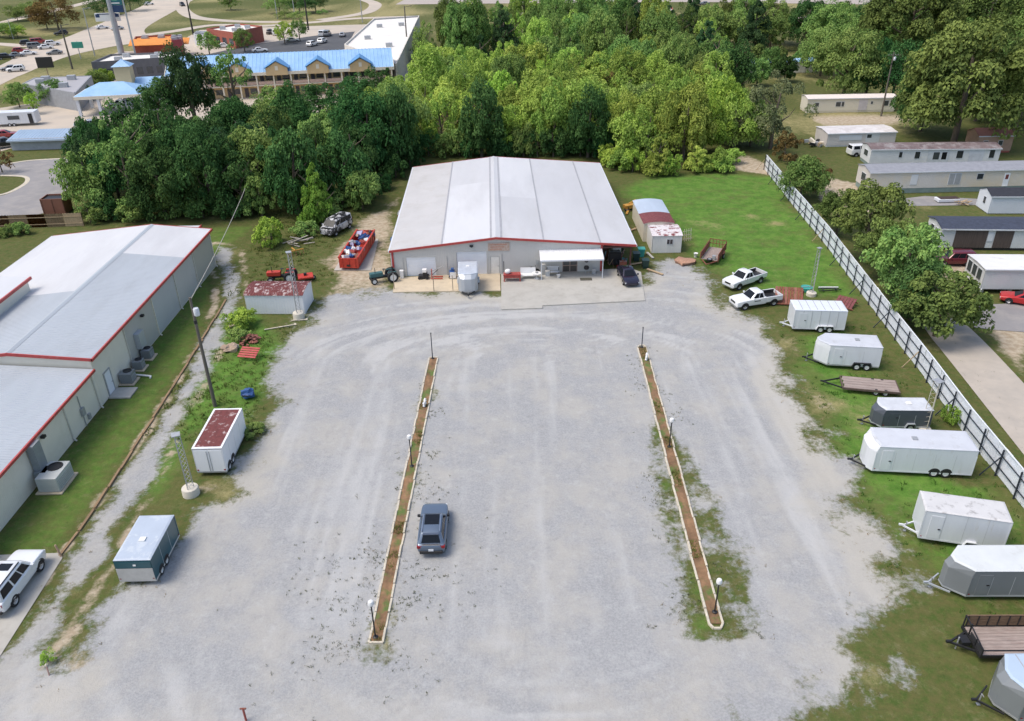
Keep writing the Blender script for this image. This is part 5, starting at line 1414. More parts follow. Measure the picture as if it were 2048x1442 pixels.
for k in range(34):
    ci = rj.randrange(8)
    x, y = rj.uniform(-4.3, 4.4), rj.uniform(-.85, .85)
    mb = MB().cbox((0, 0, 0), (rj.uniform(.4, 1.1), rj.uniform(.3, .8), rj.uniform(.2, .6)), rx=rj.uniform(-.5, .5), ry=rj.uniform(-.5, .5)) if k % 3 else MB().blob((0, 0, 0), (rj.uniform(.25, .5), rj.uniform(.25, .45), .3), k, .3)
    o = obj('scrap_piece', mb, jm2[ci])
    o.location = Vector((-19.35, 95.9, .03)) + Rz @ Vector((x, y, 1.15 + rj.uniform(0, .5)))
    o.rotation_euler = (0, 0, rj.uniform(0, 3))
    half = 'near half' if x < 0 else 'far half'
    tag(o, cols[ci] + ' piece of scrap heaped in the ' + half + ' of red dumpster', 'scrap', cols[ci] + ' scrap in the ' + half + ' of the dumpster')
# ============================================================ wrecked van, tractors, debris
def van_extra(t):
    rr = random.Random(4)
    for i in range(7):
        x, y = rr.uniform(-2.0, .7), rr.uniform(-.6, .6)
        obj('roof_patch', MB().cbox((x, y, 1.965), (rr.uniform(.3, .7), rr.uniform(.2, .5), .02), rz=rr.uniform(0, 3)), BLACK, t)
    obj('missing_hood', MB().cbox((2.0, 0, 1.12), (.6, 1.3, .12)), BLACK, t)
car('wrecked_van', 'van', mat('camo_paint', (.52, .52, .53), .6, var=.1, scale=2, col2=(.035, .035, .04), thr=(.47, .53), scale2=.9), (-23.75, 104.9, 0), math.radians(245), 'derelict black and white mottled van parked against the bushes', 'van', extras=van_extra, scale=1.05)
def tractor(label, loc, rz, m, scale=1.0):
    t = thing('farm_tractor', label, 'tractor', loc, rz)
    t.scale = (scale,) * 3
    obj('hood', MB().box(.2, 1.75, -.33, .33, .75, 1.25), m, t, bevel=.06)
    obj('chassis', MB().box(-1.0, 1.6, -.2, .2, .5, .78), BLACK, t)
    obj('seat', MB().cbox((-.75, 0, 1.15), (.45, .5, .14)).cbox((-1.0, 0, 1.4), (.1, .5, .5)), BLACK, t)
    obj('steering_wheel', MB().lathe([(.17, 0), (.21, .02), (.17, .04)], (0, 0, 1.5), 12), BLACK, t)
    obj('steering_column', MB().bar((.15, 0, 1.1), (0, 0, 1.5), .05), BLACK, t)
    for s in (-1, 1):
        wheel(t, -.85, s * .75, .66, .36, s, RIM_WHITE)
        wheel(t, 1.35, s * .6, .38, .22, s, RIM_WHITE)
        obj('mudguard', MB().cbox((-.85, s * .5, 1.2), (1.0, .18, .1)), m, t)
    obj('exhaust', MB().tube((1.1, .2, 1.2), (1.1, .2, 1.9), .04), BLACK, t)
tractor('green tractor with black tyres at left corner of the warehouse', tuple(gp(770, 562))[:2] + (0,), math.radians(200), mat('tractor_green', (.05, .13, .13), .5, var=.2, scale=2))
tractor('red farm tractor parked behind the white container', tuple(gp(568, 562))[:2] + (0,), math.radians(185), RED_PAINT, 1.05)
tb = thing('mowing_implement', 'red rotary mowing implement next to the red tractor', 'implement', tuple(gp(612, 560))[:2] + (0,), .3)
obj('deck', MB().box(-.9, .9, -.75, .75, .4, .62), RED_PAINT, tb, bevel=.04)
obj('hitch', MB().bar((-.9, -.5, .6), (-1.4, 0, 1.1), .07).bar((-.9, .5, .6), (-1.4, 0, 1.1), .07), BLACK, tb)
obj('gearbox', MB().cbox((0, 0, .75), (.35, .35, .3)), BLACK, tb)
wheel(tb, .95, 0, .25, .14, 1)
yb = thing('yellow_cultivator', 'yellow cultivator frame in the weeds behind the container', 'implement', tuple(gp(592, 510))[:2] + (0,), .6)
obj('toolbar', MB().box(-1.1, 1.1, -.06, .06, .55, .67).box(-.06, .06, -.1, 1.2, .55, .67), YELLOW_PAINT, yb)
for i in range(5):
    obj('tine', MB().bar((-1 + i * .5, 0, .55), (-1 + i * .5, -.3, .05), .05), RUST, yb)
bp = thing('scrap_timber_pile', 'grey heap of scrap timber beside the bright shrub', 'timber pile', tuple(gp(600, 487))[:2] + (0,), .2)
for i in range(12):
    obj('plank', MB().cbox((RND.uniform(-1.4, 1.4), RND.uniform(-.8, .8), .12 + .05 * i), (RND.uniform(1.2, 2.4), .2, .05), rz=RND.uniform(-.8, .8), ry=RND.uniform(-.12, .12)), mat('grey_plank', (.34, .31, .27), .9, var=.3, scale=3) if i == 0 else bpy.data.materials['grey_plank'], bp)
# blue barrel, brick heap, red pallet, container debris
clutter('blue_tarp_bundle', MB().blob((0, 0, .45), (.55, .5, .5), 3, .28), BLUE_PLASTIC, gp(497, 795), 'blue tarp bundle at the weedy lot edge', 'tarp', parts=[('tie_rope', MB().lathe([(.56, .42), (.58, .46), (.56, .5)], n=12), BLACK)])
bh = thing('brick_heap', 'heap of loose red bricks in the weeds', 'brick heap', tuple(gp(498, 682))[:2] + (0,))
bme = MB().box(-.2, .2, -.1, .1, -.06, .06).mesh('brick', mat('loose_brick', (.30, .12, .09), .9, var=.25, scale=3))
for i in range(60):
    r = RND.random() ** .6 * 1.1
    a = RND.uniform(0, 6.3)
    child('brick', bme, bh, (r * math.cos(a), r * 1.1 * math.sin(a), .06 + max(0, .75 - r * .65) * RND.random()), 0, (1, 1, 1), (RND.uniform(-.5, .5), RND.uniform(-.5, .5), RND.uniform(0, 3)))
pl = thing('wooden_pallet', 'red painted pallet leaning in the weeds near loose bricks', 'pallet', tuple(gp(500, 716))[:2] + (0.1,), -.2)
for i in range(5):
    obj('slat', MB().cbox((0, -.55 + i * .27, .35 + i * .10), (1.9, .2, .05), rx=.35), RED_TRIM, pl)
for x in (-.8, 0, .8):
    obj('bearer', MB().cbox((x, 0, .48), (.1, 1.3, .08), rx=.35), RUST, pl)
clutter('rubble_heap', MB().blob((0, 0, .2), (.9, .7, .4), 8, .4), mat('rubble', (.40, .30, .22), .95, var=.3, scale=5), gp(460, 700), 'low tan rubble heap on the gravel track', 'rubble', parts=[('stone', MB().blob((.6, .5, .15), (.25, .2, .2), 2, .3), CONC)])
for k, (u, v, L, rz, lab) in enumerate(((560, 655, 3.2, .35, 'pale curved hose end lying below the white container'), (598, 641, 1.6, .1, 'white board lying at foot of the tall mast'))):
    clutter('ground_board', MB().cbox((0, 0, .06), (L, .14, .07)), KERB, gp(u, v), lab, 'board', rz=rz, parts=[('end_piece', MB().cbox((L / 2, .1, .05), (.2, .4, .06)), KERB)])
# red scrap panels and debris at the right
rp = thing('scrap_panel_rack', 'rack of rusty red roofing panels left of ribbed trailer', 'panel rack', tuple(gp(1578, 606))[:2] + (0,), math.radians(-12))
for i in range(9):
    obj('panel', MB().cbox((-1.4 + i * .33, .2, .75), (.28, .05, 2.2), rx=-.9), RUST if i % 3 else mat('pale_rust%d' % i, (.27, .11, .08), .8, var=.3, scale=3), rp)
obj('frame', MB().bar((-1.6, -.8, .2), (1.5, -.8, .2), .1).bar((-1.6, 1.0, 1.1), (1.5, 1.0, 1.1), .1).bar((-1.6, 1.0, 0), (-1.6, 1.0, 1.1), .1).bar((1.5, 1.0, 0), (1.5, 1.0, 1.1), .1), RUST, rp)
rq = thing('scrap_panel_rack', 'dark red panel heap between ribbed trailer and fence', 'panel rack', tuple(gp(1690, 612))[:2] + (0,), math.radians(-40))
for i in range(6):
    obj('panel', MB().cbox((-.9 + i * .33, .0, .4), (.28, .05, 1.8), rx=-1.2), RUST_DARK, rq)
obj('frame', MB().bar((-1.1, -.8, .15), (1.1, -.8, .15), .1).bar((-1.1, .8, .35), (1.1, .8, .35), .1), RUST, rq)
clutter('teal_tub', MB().lathe([(.5, 0), (.6, .45), (.65, .5), (.55, .45)], n=14), TEAL_PLASTIC, gp(1612, 582), 'teal plastic tub at foot of thin mast', 'tub', parts=[('handle', MB().bar((-.6, 0, .5), (.6, 0, .55), .05), GALV)])
clutter('junk_frame', MB().bar((-1.3, 0, .2), (1.3, .2, .25), .1).bar((-1.2, .6, .2), (1.2, .7, .2), .1).bar((-.8, 0, .2), (-.6, .7, .25), .1).bar((.8, .1, .2), (.7, .7, .22), .1), BLACK, gp(1660, 585), 'dark metal frame lying near thin mast by the fence', 'frame', parts=[('white_bar', MB().bar((-1.2, .5, .45), (.9, .2, .55), .12), WHITE_PLASTIC)])
clutter('plastic_pail', MB().lathe([(.18, 0), (.25, .5), (.27, .52), (.2, .5)], n=12), WHITE_PLASTIC, gp(1391, 514), 'white pail standing left of the rusty stake-sided trailer', 'pail', smooth=40)
clutter('soil_heap', MB().blob((0, 0, .1), (1.3, 1.1, .4), 5, .3), mat('reddish_soil', (.38, .22, .15), .95, var=.25, scale=5), gp(1368, 525), 'reddish soil heap between small shed and rusty trailer', 'soil heap', smooth=70)
og = clutter('orange_equipment', MB().cbox((0, 0, .6), (1.6, .9, .5), rz=.4).bar((-.8, 0, .5), (.9, .2, 1.5), .12), YELLOW_PAINT, gp(1258, 420), 'orange yellow equipment beside right wall of warehouse', 'equipment')
wheel(og, .4, .5, .35, .2, 1)
wheel(og, -.4, -.5, .35, .2, -1)
for k, (u, v, h, lab) in enumerate(((1375, 482, 1.6, 'pale bare bush frame beside the small shed'),)):
    t = thing('garden_trellis', 'white garden trellis leaning right of the small shed', 'trellis', tuple(gp(u, v))[:2] + (0,), .4)
    for i in range(4):
        obj('upright', MB().bar((-.5 + i * .33, 0, 0), (-.4 + i * .33, .3, h), .05), KERB, t)
    for i in range(3):
        obj('crossbar', MB().bar((-.6, .05 + i * .1, .3 + i * .5), (.7, .05 + i * .1, .3 + i * .5), .05), KERB, t)
# small posts in the foreground
pz = gp(492, 1440)
rp_ = thing('marker_post', 'short red marker post at the bottom edge of the lot', 'post', (pz.x, pz.y, 0))
obj('pole', MB().tube((0, 0, -.2), (0, 0, .95), .06), mat('red_post', (.33, .08, .06), .7, var=.2, scale=6), rp_)
obj('cross_piece', MB().bar((-.17, 0, .93), (.17, 0, .93), .07), RUST, rp_)
pz = gp(123, 1113)
ps = thing('marker_post', 'slanted tan wooden stake at corner of the concrete slab', 'post', (pz.x, pz.y, 0))
obj('pole', MB().tube((0, 0, -.1), (-.2, .1, .9), .07), mat('stake_tan', (.45, .30, .20), .8), ps)
obj('tip', MB().tube((-.2, .1, .9), (-.215, .105, .96), .075, .05), WOOD_TAN, ps)
pz = gp(98, 1350)
ps = thing('sapling_stake', 'small pinkish stake beside the yellow-green sapling', 'stake', (pz.x, pz.y, 0))
obj('pole', MB().tube((0, 0, -.1), (0, .1, .7), .04), mat('stake_pink', (.45, .28, .24), .8), ps)
obj('tip', MB().blob((0, .1, .72), (.09, .09, .09), 1, .1), KERB, ps)
# ============================================================ mobile homes beyond the fence
def mobile_home(label, pl, pr_, L, W, z0, h, rise, wallm, roofm, wins=(), ends=(), skirt=None, name='mobile_home', cat='mobile home', group='mobile homes beyond the fence', over=.15, door=None, ribm=None, panels=()):
    a, b = gp(*pl), gp(*pr_)
    d = (b - a).normalized()
    rz = math.atan2(d.y, d.x)
    t = thing(name, label, cat, (a.x, a.y, 0), rz, group)
    for y, s in ((0, -1), (W, 1)):
        o = obj('side_wall', MB().ribbed((0, y, z0), (1, 0, 0), (0, 0, 1), (0, s, 0), L, h, .25, .012), wallm, t)
        o.modifiers.new('thick', 'SOLIDIFY').thickness = .03
    prof = [(-over, z0 + h), (W / 2, z0 + h + rise), (W + over, z0 + h)]
    for x in (0, L):
        obj('end_wall', MB().extr([(.0, z0), (.0, z0 + h), (W / 2, z0 + h + rise - .03), (W, z0 + h), (W, z0)], 'x', x - .03, x + .03), wallm, t)
    for (ya, za), (yb, zb) in zip(prof[:-1], prof[1:]):
        obj('roof_panel', MB().add([(-over, ya, za), (L + over, ya, za), (L + over, yb, zb), (-over, yb, zb), (-over, ya, za + .07), (L + over, ya, za + .07), (L + over, yb, zb + .07), (-over, yb, zb + .07)], [(3, 2, 1, 0), (4, 5, 6, 7), (0, 1, 5, 4), (1, 2, 6, 5), (2, 3, 7, 6), (3, 0, 4, 7)]), roofm, t)
    obj('eave_trim', MB().box(-over, L + over, -over - .05, -over, z0 + h - .1, z0 + h + .06), WHITE_MET, t)
    for x, w, za, zb, m in wins:
        f = obj('window', MB().box(x - .06, x + w + .06, -.05, -.015, z0 + za - .06, z0 + zb + .06), WHITE_MET, t)
        obj('pane', MB().box(x, x + w, -.062, -.05, z0 + za, z0 + zb), m or WINDOW, f)
    for y, w, za, zb in ends:
        f = obj('end_window', MB().box(-.07, -.03, y - .06, y + w + .06, z0 + za - .06, z0 + zb + .06), WHITE_MET, t)
        obj('pane', MB().box(-.082, -.07, y, y + w, z0 + za, z0 + zb), WINDOW, f)
    for x0, x1, m in panels:
        obj('wall_panel', MB().box(x0, x1, -.045, -.018, z0 + .02, z0 + h - .05), m, t)
    if door is not None:
        dr_ = obj('door', MB().box(door, door + .85, -.07, -.02, z0 + .02, z0 + 2.0), DOOR_WHITE, t)
        obj('door_window', MB().box(door + .2, door + .65, -.08, -.07, z0 + 1.1, z0 + 1.8), mat('door_red', (.18, .05, .05), .4), dr_)
        for i in range(2):
            obj('step', MB().box(door - .1, door + .95, -.4 - .3 * i, -.08 - .3 * i, 0, z0 * (.75 - .35 * i)), CREAM, t)
    if skirt:
        obj('skirting', MB().box(.05, L - .05, .03, .08, 0, z0).box(.03, .08, .05, W - .05, 0, z0), skirt, t)
    else:
        for x in np.linspace(.4, L - .4, max(3, int(L / 2.5))):
            obj('pier', MB().box(x - .15, x + .15, .3, .6, 0, z0).box(x - .15, x + .15, W - .6, W - .3, 0, z0), CONC, t)
        obj('underframe', MB().box(.1, L - .1, .5, .65, z0 - .2, z0).box(.1, L - .1, W - .65, W - .5, z0 - .2, z0), BLACK, t)
    return t
WD_ = mat('dark_window', (.03, .035, .04), .1)
mobile_home('long cream mobile home standing beyond yellow dry grass', (1612, 226), (1785, 223), 18.6, 4.0, .35, 2.5, .35, mat('sunny_cream', (.74, .69, .58), .6, var=.03, scale=.3), mat('cream_roof', (.74, .66, .60), .6, var=.05, scale=.3), wins=((1.6, .8, 1.0, 1.7, None), (6, 1.0, .9, 1.8, None), (7.2, .5, .9, 1.8, None), (13.3, .4, 1.3, 1.8, None), (16.1, .9, .9, 1.9, None)), skirt=CREAM, panels=((10.8, 12.6, mat('lilac_panel', (.62, .58, .60), .6)),))
mobile_home('pale weathered mobile home with carport roof behind the white van', (1652, 294), (1760, 291), 12.5, 5.5, .25, 2.1, .25, mat('weathered_pale', (.62, .58, .55), .6, var=.08, scale=.5), mat('chalky_roof', (.58, .55, .54), .7, var=.12, scale=.4, col2=(.70, .68, .68), thr=(.45, .6)), wins=((2.2, 4.0, .9, 1.7, WHITE_MET), (7.2, .8, 1.2, 1.8, None)), skirt=SIDING_WHITE, panels=((7.0, 9.5, SIDING_WHITE),))
mobile_home('white mobile home with stained dark roof behind the grey-roofed one', (1737, 333), (1985, 331), 21.0, 4.2, .5, 2.3, .45, SIDING_WHITE, SHINGLE_RUST, wins=((4.6, .5, 1.0, 1.9, WD_), (7.2, .8, .8, 1.9, WD_), (10.2, 1.0, .6, 1.8, None), (11.6, .8, .6, 1.8, GLASS), (14.0, 1.0, .8, 2.0, WD_), (19.3, .8, .8, 2.1, WD_)), ends=((1.2, 1.6, .9, 1.8),), skirt=SKIRT_GREEN, panels=((9.3, 12.8, mat('pale_blue_panel', (.55, .58, .60), .6)), (16.0, 18.4, mat('pale_blue_panel2', (.58, .60, .64), .6))))
mobile_home('long beige mobile home with grey shingle roof and green skirting', (1733, 388), (2048, 381), 27.0, 4.4, .75, 2.5, .5, mat('beige_siding', (.60, .57, .52), .6, var=.05, scale=.4, col2=(.66, .56, .40), thr=(.5, .7), scale2=.12), SHINGLE_GREY, wins=((6.3, .9, .6, 2.0, SIDING_WHITE), (12.0, .8, .5, 2.1, GALV), (12.95, .8, .5, 2.1, GALV), (16.2, .9, 1.2, 2.0, WD_)), ends=((1.3, 1.4, .8, 1.9),), skirt=SKIRT_GREEN, door=20.3)
mobile_home('mobile home with dark blue shingle roof and brown boarded wall', (1876, 499), (2048, 501), 19.0, 4.4, .3, 2.45, .5, SIDING_WHITE, SHINGLE_BLUE, wins=((5.6, .6, .9, 1.9, PLATE),), ends=((1.0, .9, .8, 2.0), (2.4, .9, .8, 2.0)), skirt=BLACK, over=.22, panels=((1.6, 5.5, mat('brown_boards', (.10, .075, .065), .8, var=.3, scale=2, stretch=(5, 1, .3))), (6.4, 8.6, bpy.data.materials['brown_boards'])))
m6 = mobile_home('white flat-roofed mobile home raised on blocks near red car', (1958, 587), (2070, 588), 13.0, 4.2, .55, 2.35, .12, SIDING_WHITE, mat('white_flat_roof', (.70, .70, .70), .6, var=.05, scale=.5, col2=(.52, .48, .46), thr=(.6, .75)), wins=((5.0, .45, .7, 2.0, WD_),), ends=((.5, .9, .8, 2.0), (1.7, .9, .8, 2.0), (2.9, .9, .8, 2.0)))
obj('jack_leg', MB().bar((.1, -.05, .6), (-.15, -.3, 0), .1), WHITE_MET, m6)
mobile_home('white gable shed with black shingle roof near the fence of homes', (1975, 428), (2048, 428), 9.0, 3.6, .1, 2.4, .7, mat('bluish_white', (.66, .69, .74), .6, var=.04, scale=.6), mat('black_shingle', (.03, .032, .042), .9, var=.2, scale=2), ends=((1.3, .6, 1.0, 1.9),), name='garden_shed', cat='shed', group=None, skirt=CONC)
mobile_home('blue-roofed long building half hidden behind trees', (1482, 150), (1608, 146), 20.0, 5.0, .2, 2.6, .5, mat('white_bright', (.74, .72, .68), .6), BLUE_ROOF, wins=((3.0, .8, 1.0, 1.9, None), (14, .8, 1.0, 1.9, None), (17, .8, 1.0, 1.9, None)), name='row_building', cat='building', group=None, skirt=CREAM)
mobile_home('small brown cottage with red roof at right edge', (1950, 306), (2010, 305), 6.0, 4.0, .3, 2.6, .9, mat('salmon_wall', (.42, .27, .19), .7), mat('red_roof_c', (.32, .14, .11), .7, var=.1, scale=1), wins=((1.0, .7, 1.0, 1.8, None), (3.6, .7, 1.0, 1.8, None)), name='cottage', cat='house', group=None, skirt=BRICK_RED)
car('parked_van', 'van', paint('van_white', (.78, .78, .77)), tuple(gp(1722, 310))[:2] + (0,), math.radians(8), 'white minivan parked left of the stained-roof mobile home', 'van', detail=1)
car('parked_suv', 'bigsuv', paint('maroon_paint', (.13, .012, .022)), tuple(gp(1905, 528))[:2] + (0,), math.radians(176), 'dark maroon SUV beneath the blue-roofed mobile home', 'suv', detail=2, scale=.9)
car('parked_sedan', 'sedan', paint('red_paint', (.50, .02, .02)), tuple(gp(2046, 607))[:2] + (0,), math.radians(150), 'bright red car cut off at the right edge', 'car', detail=1)
bt = thing('upturned_trailer_bed', 'white-rimmed dark trailer bed lying in the park grass', 'trailer bed', tuple(gp(1893, 403))[:2] + (0,), .02)
obj('tub', MB().box(-1.6, 1.6, -.7, .7, .1, .55), WHITE_MET, bt, bevel=.08)
obj('interior', MB().box(-1.25, 1.55, -.62, .6, .552, .6), mat('dark_tub', (.05, .03, .025), .8), bt)
sw = thing('wood_scrap_pile', 'tan lumber scraps beside the dark trailer bed', 'lumber pile', tuple(gp(1925, 410))[:2] + (0,))
for i in range(7):
    obj('board', MB().cbox((RND.uniform(-.8, .8), RND.uniform(-.4, .4), .1 + i * .08), (RND.uniform(1, 2), .2, .06), rz=RND.uniform(-1.2, 1.2), ry=RND.uniform(-.5, .3)), WOOD_TAN, sw)
wood_pole('utility_pole', tuple(gp(1762, 232))[:2] + (0,), 12.5, .2, 'tall utility pole with crossarm among the big trees', 'utility pole', True, True)
dd = thing('debris_pile', 'tan and grey debris pile left of the weathered mobile home', 'debris pile', tuple(gp(1620, 290))[:2] + (0,))
for i in range(12):
    obj('scrap', MB().cbox((RND.uniform(-2.5, 2.5), RND.uniform(-1.5, 1.5), .3 + RND.uniform(0, .5)), (RND.uniform(.5, 1.6), RND.uniform(.3, .8), RND.uniform(.2, .6)), rz=RND.uniform(0, 3), ry=RND.uniform(-.4, .4)), [WOOD_TAN, BLACK, GALV, CREAM][i % 4], dd)
# ============================================================ motel with blue roof
ML = thing('motel', 'two-storey motel with bright blue roof and tan dormer gables', 'motel', (-79.3, 196.5, 0), math.radians(9.5))
LM, WM, E_, R_ = 52.0, 11.0, 5.9, 9.0
def mroof(ya, za, yb, zb, nm='roof'):
    v = Vector((0, yb - ya, zb - za))
    nrm = Vector((1, 0, 0)).cross(v).normalized()
    nrm = nrm if nrm.z > 0 else -nrm
    o = obj(nm, MB().ribbed((-.5, ya, za), (1, 0, 0), v.normalized(), nrm, LM + 1.0, v.length, .9, .06), BLUE_ROOF, ML)
    s_ = o.modifiers.new('thick', 'SOLIDIFY')
    s_.thickness, s_.offset = .12, -1
mroof(-1.9, E_ - .1, WM / 2, R_)
mroof(WM + .6, E_ - .1, WM / 2, R_)
obj('front_wall', MB().box(0, LM, 0, .2, 0, E_), TAN_STUCCO, ML)
obj('back_wall', MB().box(0, LM, WM - .2, WM, 0, E_), TAN_STUCCO, ML)
for x in (0, LM):
    obj('end_wall', MB().extr([(0, 0), (0, E_), (WM / 2, R_ - .15), (WM, E_), (WM, 0)], 'x', x - .1, x + .1), CREAM if x == 0 else mat('shaded_end', (.34, .30, .20), .8), ML)  # right end: shade of the side away from the sun, put into colour
obj('fascia', MB().box(-.5, LM + .5, -2.0, -1.88, E_ - .75, E_ - .05), CREAM, ML)
for x in (-.5, LM + .38):
    obj('rake_board', MB().extr([(-1.9, E_ - .25), (-1.9, E_ + .05), (WM / 2, R_ + .15), (WM + .6, E_ + .05), (WM + .6, E_ - .25), (WM / 2, R_ - .2)], 'x', x, x + .12), CREAM, ML)
obj('balcony_floor', MB().box(0, LM, -1.8, -.02, 2.75, 2.95), CREAM, ML)
for i in range(14):
    x = .2 + i * (LM - .4) / 13
    obj('column', MB().box(x - .15, x + .15, -1.85, -1.55, 0, E_ - .3), CREAM, ML)
for i in range(13):
    x = .5 + i * (LM - .4) / 13
    obj('railing', MB().box(x, x + 3.5, -1.78, -1.7, 3.05, 3.75), mat('rail_pink', (.50, .36, .29), .8) if i == 0 else bpy.data.materials['rail_pink'], ML)
    for z in (.1, 3.05):
        obj('room_door', MB().box(x + .3, x + 1.2, -.06, -.005, z, z + 2.0), mat('room_door', (.08, .07, .08), .5) if (i == 0 and z < 1) else bpy.data.materials['room_door'], ML)
        w_ = obj('room_window', MB().box(x + 1.6, x + 3.2, -.05, -.005, z + .7, z + 1.9), WINDOW, ML)
def dormer(x, w=5.0):
    d = obj('dormer', MB().extr([(x - w / 2, E_ - .8), (x - w / 2, E_ + .8), (x, E_ + 2.2), (x + w / 2, E_ + .8), (x + w / 2, E_ - .8)], 'y', -2.35, -2.1), TAN_STUCCO, ML)
    for s in (-1, 1):
        v = [(x, E_ + 2.4), (x + s * (w / 2 + .4), E_ + .75)]
        (xa, za), (xb, zb) = v
        obj('dormer_roof', MB().add([(xa, -2.7, za), (xb, -2.7, zb), (xb, .8, zb), (xa, 3.6, za), (xa, -2.7, za + .12), (xb, -2.7, zb + .12), (xb, .8, zb + .12), (xa, 3.6, za + .12)], [(3, 2, 1, 0), (4, 5, 6, 7), (0, 1, 5, 4), (1, 2, 6, 5), (2, 3, 7, 6), (3, 0, 4, 7)]), mat('dormer_blue', (.09, .25, .48), .5) if 'dormer_blue' not in bpy.data.materials else bpy.data.materials['dormer_blue'], d)
    obj('gable_vent', MB().box(x - .35, x + .35, -2.4, -2.36, E_ + .3, E_ + 1.3), CREAM, d)
for x in (8, 16, 25.0, 34.5, 44.5):
    dormer(x)
# porte-cochere and office wing
PC = thing('entrance_canopy', 'blue-roofed drive-through canopy of the motel with white columns', 'canopy', (-88.2, 186.5, 0), math.radians(9.5))
hx, hy = 7.2, 5.0
for s, m in ((0, 0),):
    top = [(-2.5, 0, 6.3), (2.5, 0, 6.3)]
    base = [(-hx, -hy, 4.2), (hx, -hy, 4.2), (hx, hy, 4.2), (-hx, hy, 4.2)]
    obj('roof', MB().add(base + top, [(0, 1, 5, 4), (1, 2, 5), (2, 3, 4, 5), (3, 0, 4), (3, 2, 1, 0)]), BLUE_ROOF, PC)
obj('fascia', MB().box(-hx, hx, -hy, -hy + .12, 3.6, 4.25).box(-hx, hx, hy - .12, hy, 3.6, 4.25).box(-hx, -hx + .12, -hy, hy, 3.6, 4.25).box(hx - .12, hx, -hy, hy, 3.6, 4.25), CREAM, PC)
for x in (-6.6, -2.3, 2.3, 6.6):
    for y in (-4.5, 4.5):
        obj('column', MB().box(x - .3, x + .3, y - .3, y + .3, 0, 4.2), WHITE_MET, PC)
OW = thing('motel_office', 'low motel office wing with blue roof and square tan tower', 'office', (-82.5, 196.0, 0), math.radians(9.5))
obj('wall', MB().box(-7, 5, -3, 5, 0, 3.6), CREAM, OW)
obj('roof', MB().add([(-7.6, -3.8, 3.6), (6, -3.8, 3.6), (6, 5.6, 3.6), (-7.6, 5.6, 3.6), (-4, 1, 5.6), (6, 1, 5.6)], [(0, 1, 5, 4), (2, 3, 4, 5), (3, 0, 4), (1, 2, 5), (3, 2, 1, 0)]), BLUE_ROOF, OW)
tw = obj('tower', MB().box(-7.6, -4.2, -3.0, .4, 3.6, 8.6), TAN_STUCCO, OW)
obj('tower_roof', MB().add([(-8.0, -3.4, 8.6), (-3.8, -3.4, 8.6), (-3.8, .8, 8.6), (-8.0, .8, 8.6), (-5.9, -1.3, 10.0)], [(0, 1, 4), (1, 2, 4), (2, 3, 4), (3, 0, 4), (3, 2, 1, 0)]), BLUE_ROOF, tw)
for x in (-5.5, -1.5, 2.2):
    obj('window', MB().box(x, x + 1.6, -3.06, -3.005, .8, 2.6), WINDOW, OW)
# ============================================================ other far buildings
def flat_building(label, corners_px, z, wallm, roofm, name='commercial_building', cat='building', para=.5, wins=0, extra=None):
    base = [gp(u, v, z) for u, v in corners_px]
    t = thing(name, label, cat, (base[0].x, base[0].y, 0))
    P_ = [(p.x - base[0].x, p.y - base[0].y) for p in base]
    n = len(P_)
    c = (sum(p[0] for p in P_) / n, sum(p[1] for p in P_) / n)
    for i in range(n):
        (xa, ya), (xb, yb) = P_[i], P_[(i + 1) % n]
        obj('wall', MB().bar((xa, ya, (z + para) / 2), (xb, yb, (z + para) / 2), .3, z + para), wallm, t)
        L = math.hypot(xb - xa, yb - ya)
        if wins and i == 0:
            nw = wins
            ang = math.atan2(yb - ya, xb - xa)
            nrm = Vector((math.sin(ang), -math.cos(ang)))
            for k in range(nw):
                s = (k + .5) / nw
                x, y = lerp(xa, xb, s) + nrm.x * .17, lerp(ya, yb, s) + nrm.y * .17
                obj('window', MB().cbox((x, y, z * .45), (L / nw * .6, .06, z * .4), rz=ang), WINDOW, t)
    obj('roof', MB().prism([(lerp(c[0], x, .985), lerp(c[1], y, .985)) for x, y in P_], z - .2, z), roofm, t)
    for k in range(4):
        x, y = lerp(c[0], P_[k % n][0], .45), lerp(c[1], P_[k % n][1], .45)
        obj('roof_unit', MB().cbox((x, y, z + .5), (1.8, 1.4, 1.0), rz=.2), GALV, t)
    return t
BW = mat('white_membrane', (.74, .71, .66), .8, var=.05, scale=.1, col2=(.60, .57, .53), thr=(.5, .8), scale2=.15)
flat_building('wide white flat-roofed building behind the right end of the motel', [(690, 92), (792, 132), (838, 34), (748, 40)], 5.5, mat('offwhite_wall', (.60, .57, .52), .8), BW)
flat_building('white flat-roofed building with dark walls behind the motel office', [(184, 128), (345, 117), (362, 107), (222, 112)], 4.5, mat('darkish_wall', (.12, .12, .13), .7), BW, wins=8)
gr_ = flat_building('wide grey metal-roofed building left of the motel canopy', [(45, 168), (150, 186), (182, 152), (70, 156)], 4.0, mat('grey_wall_far', (.30, .31, .33), .7), mat('grey_roof_far', (.38, .37, .38), .6, var=.06, scale=.1), para=.1)
rr_ = flat_building('red brick restaurant with white roof beyond the parking', [(414, 60), (468, 68), (524, 55), (480, 50)], 4.5, BRICK_RED, BW, wins=4)
obj('sign_panel', MB().cbox((6.5, -2.3, 3.6), (4.2, .2, 1.0), rz=-.3), WHITE_PLASTIC, rr_)
og_ = flat_building('restaurant with long orange awning roof', [(268, 84), (342, 79), (344, 72), (272, 76)], 3.8, BRICK_RED, ORANGE)
obj('awning', MB().add([(-1, -2.5, 3.0), (17, .2, 3.0), (17, 2.2, 4.6), (-1, .2, 4.6)], [(0, 1, 2, 3)]), ORANGE, og_).modifiers.new('thick', 'SOLIDIFY').thickness = .15
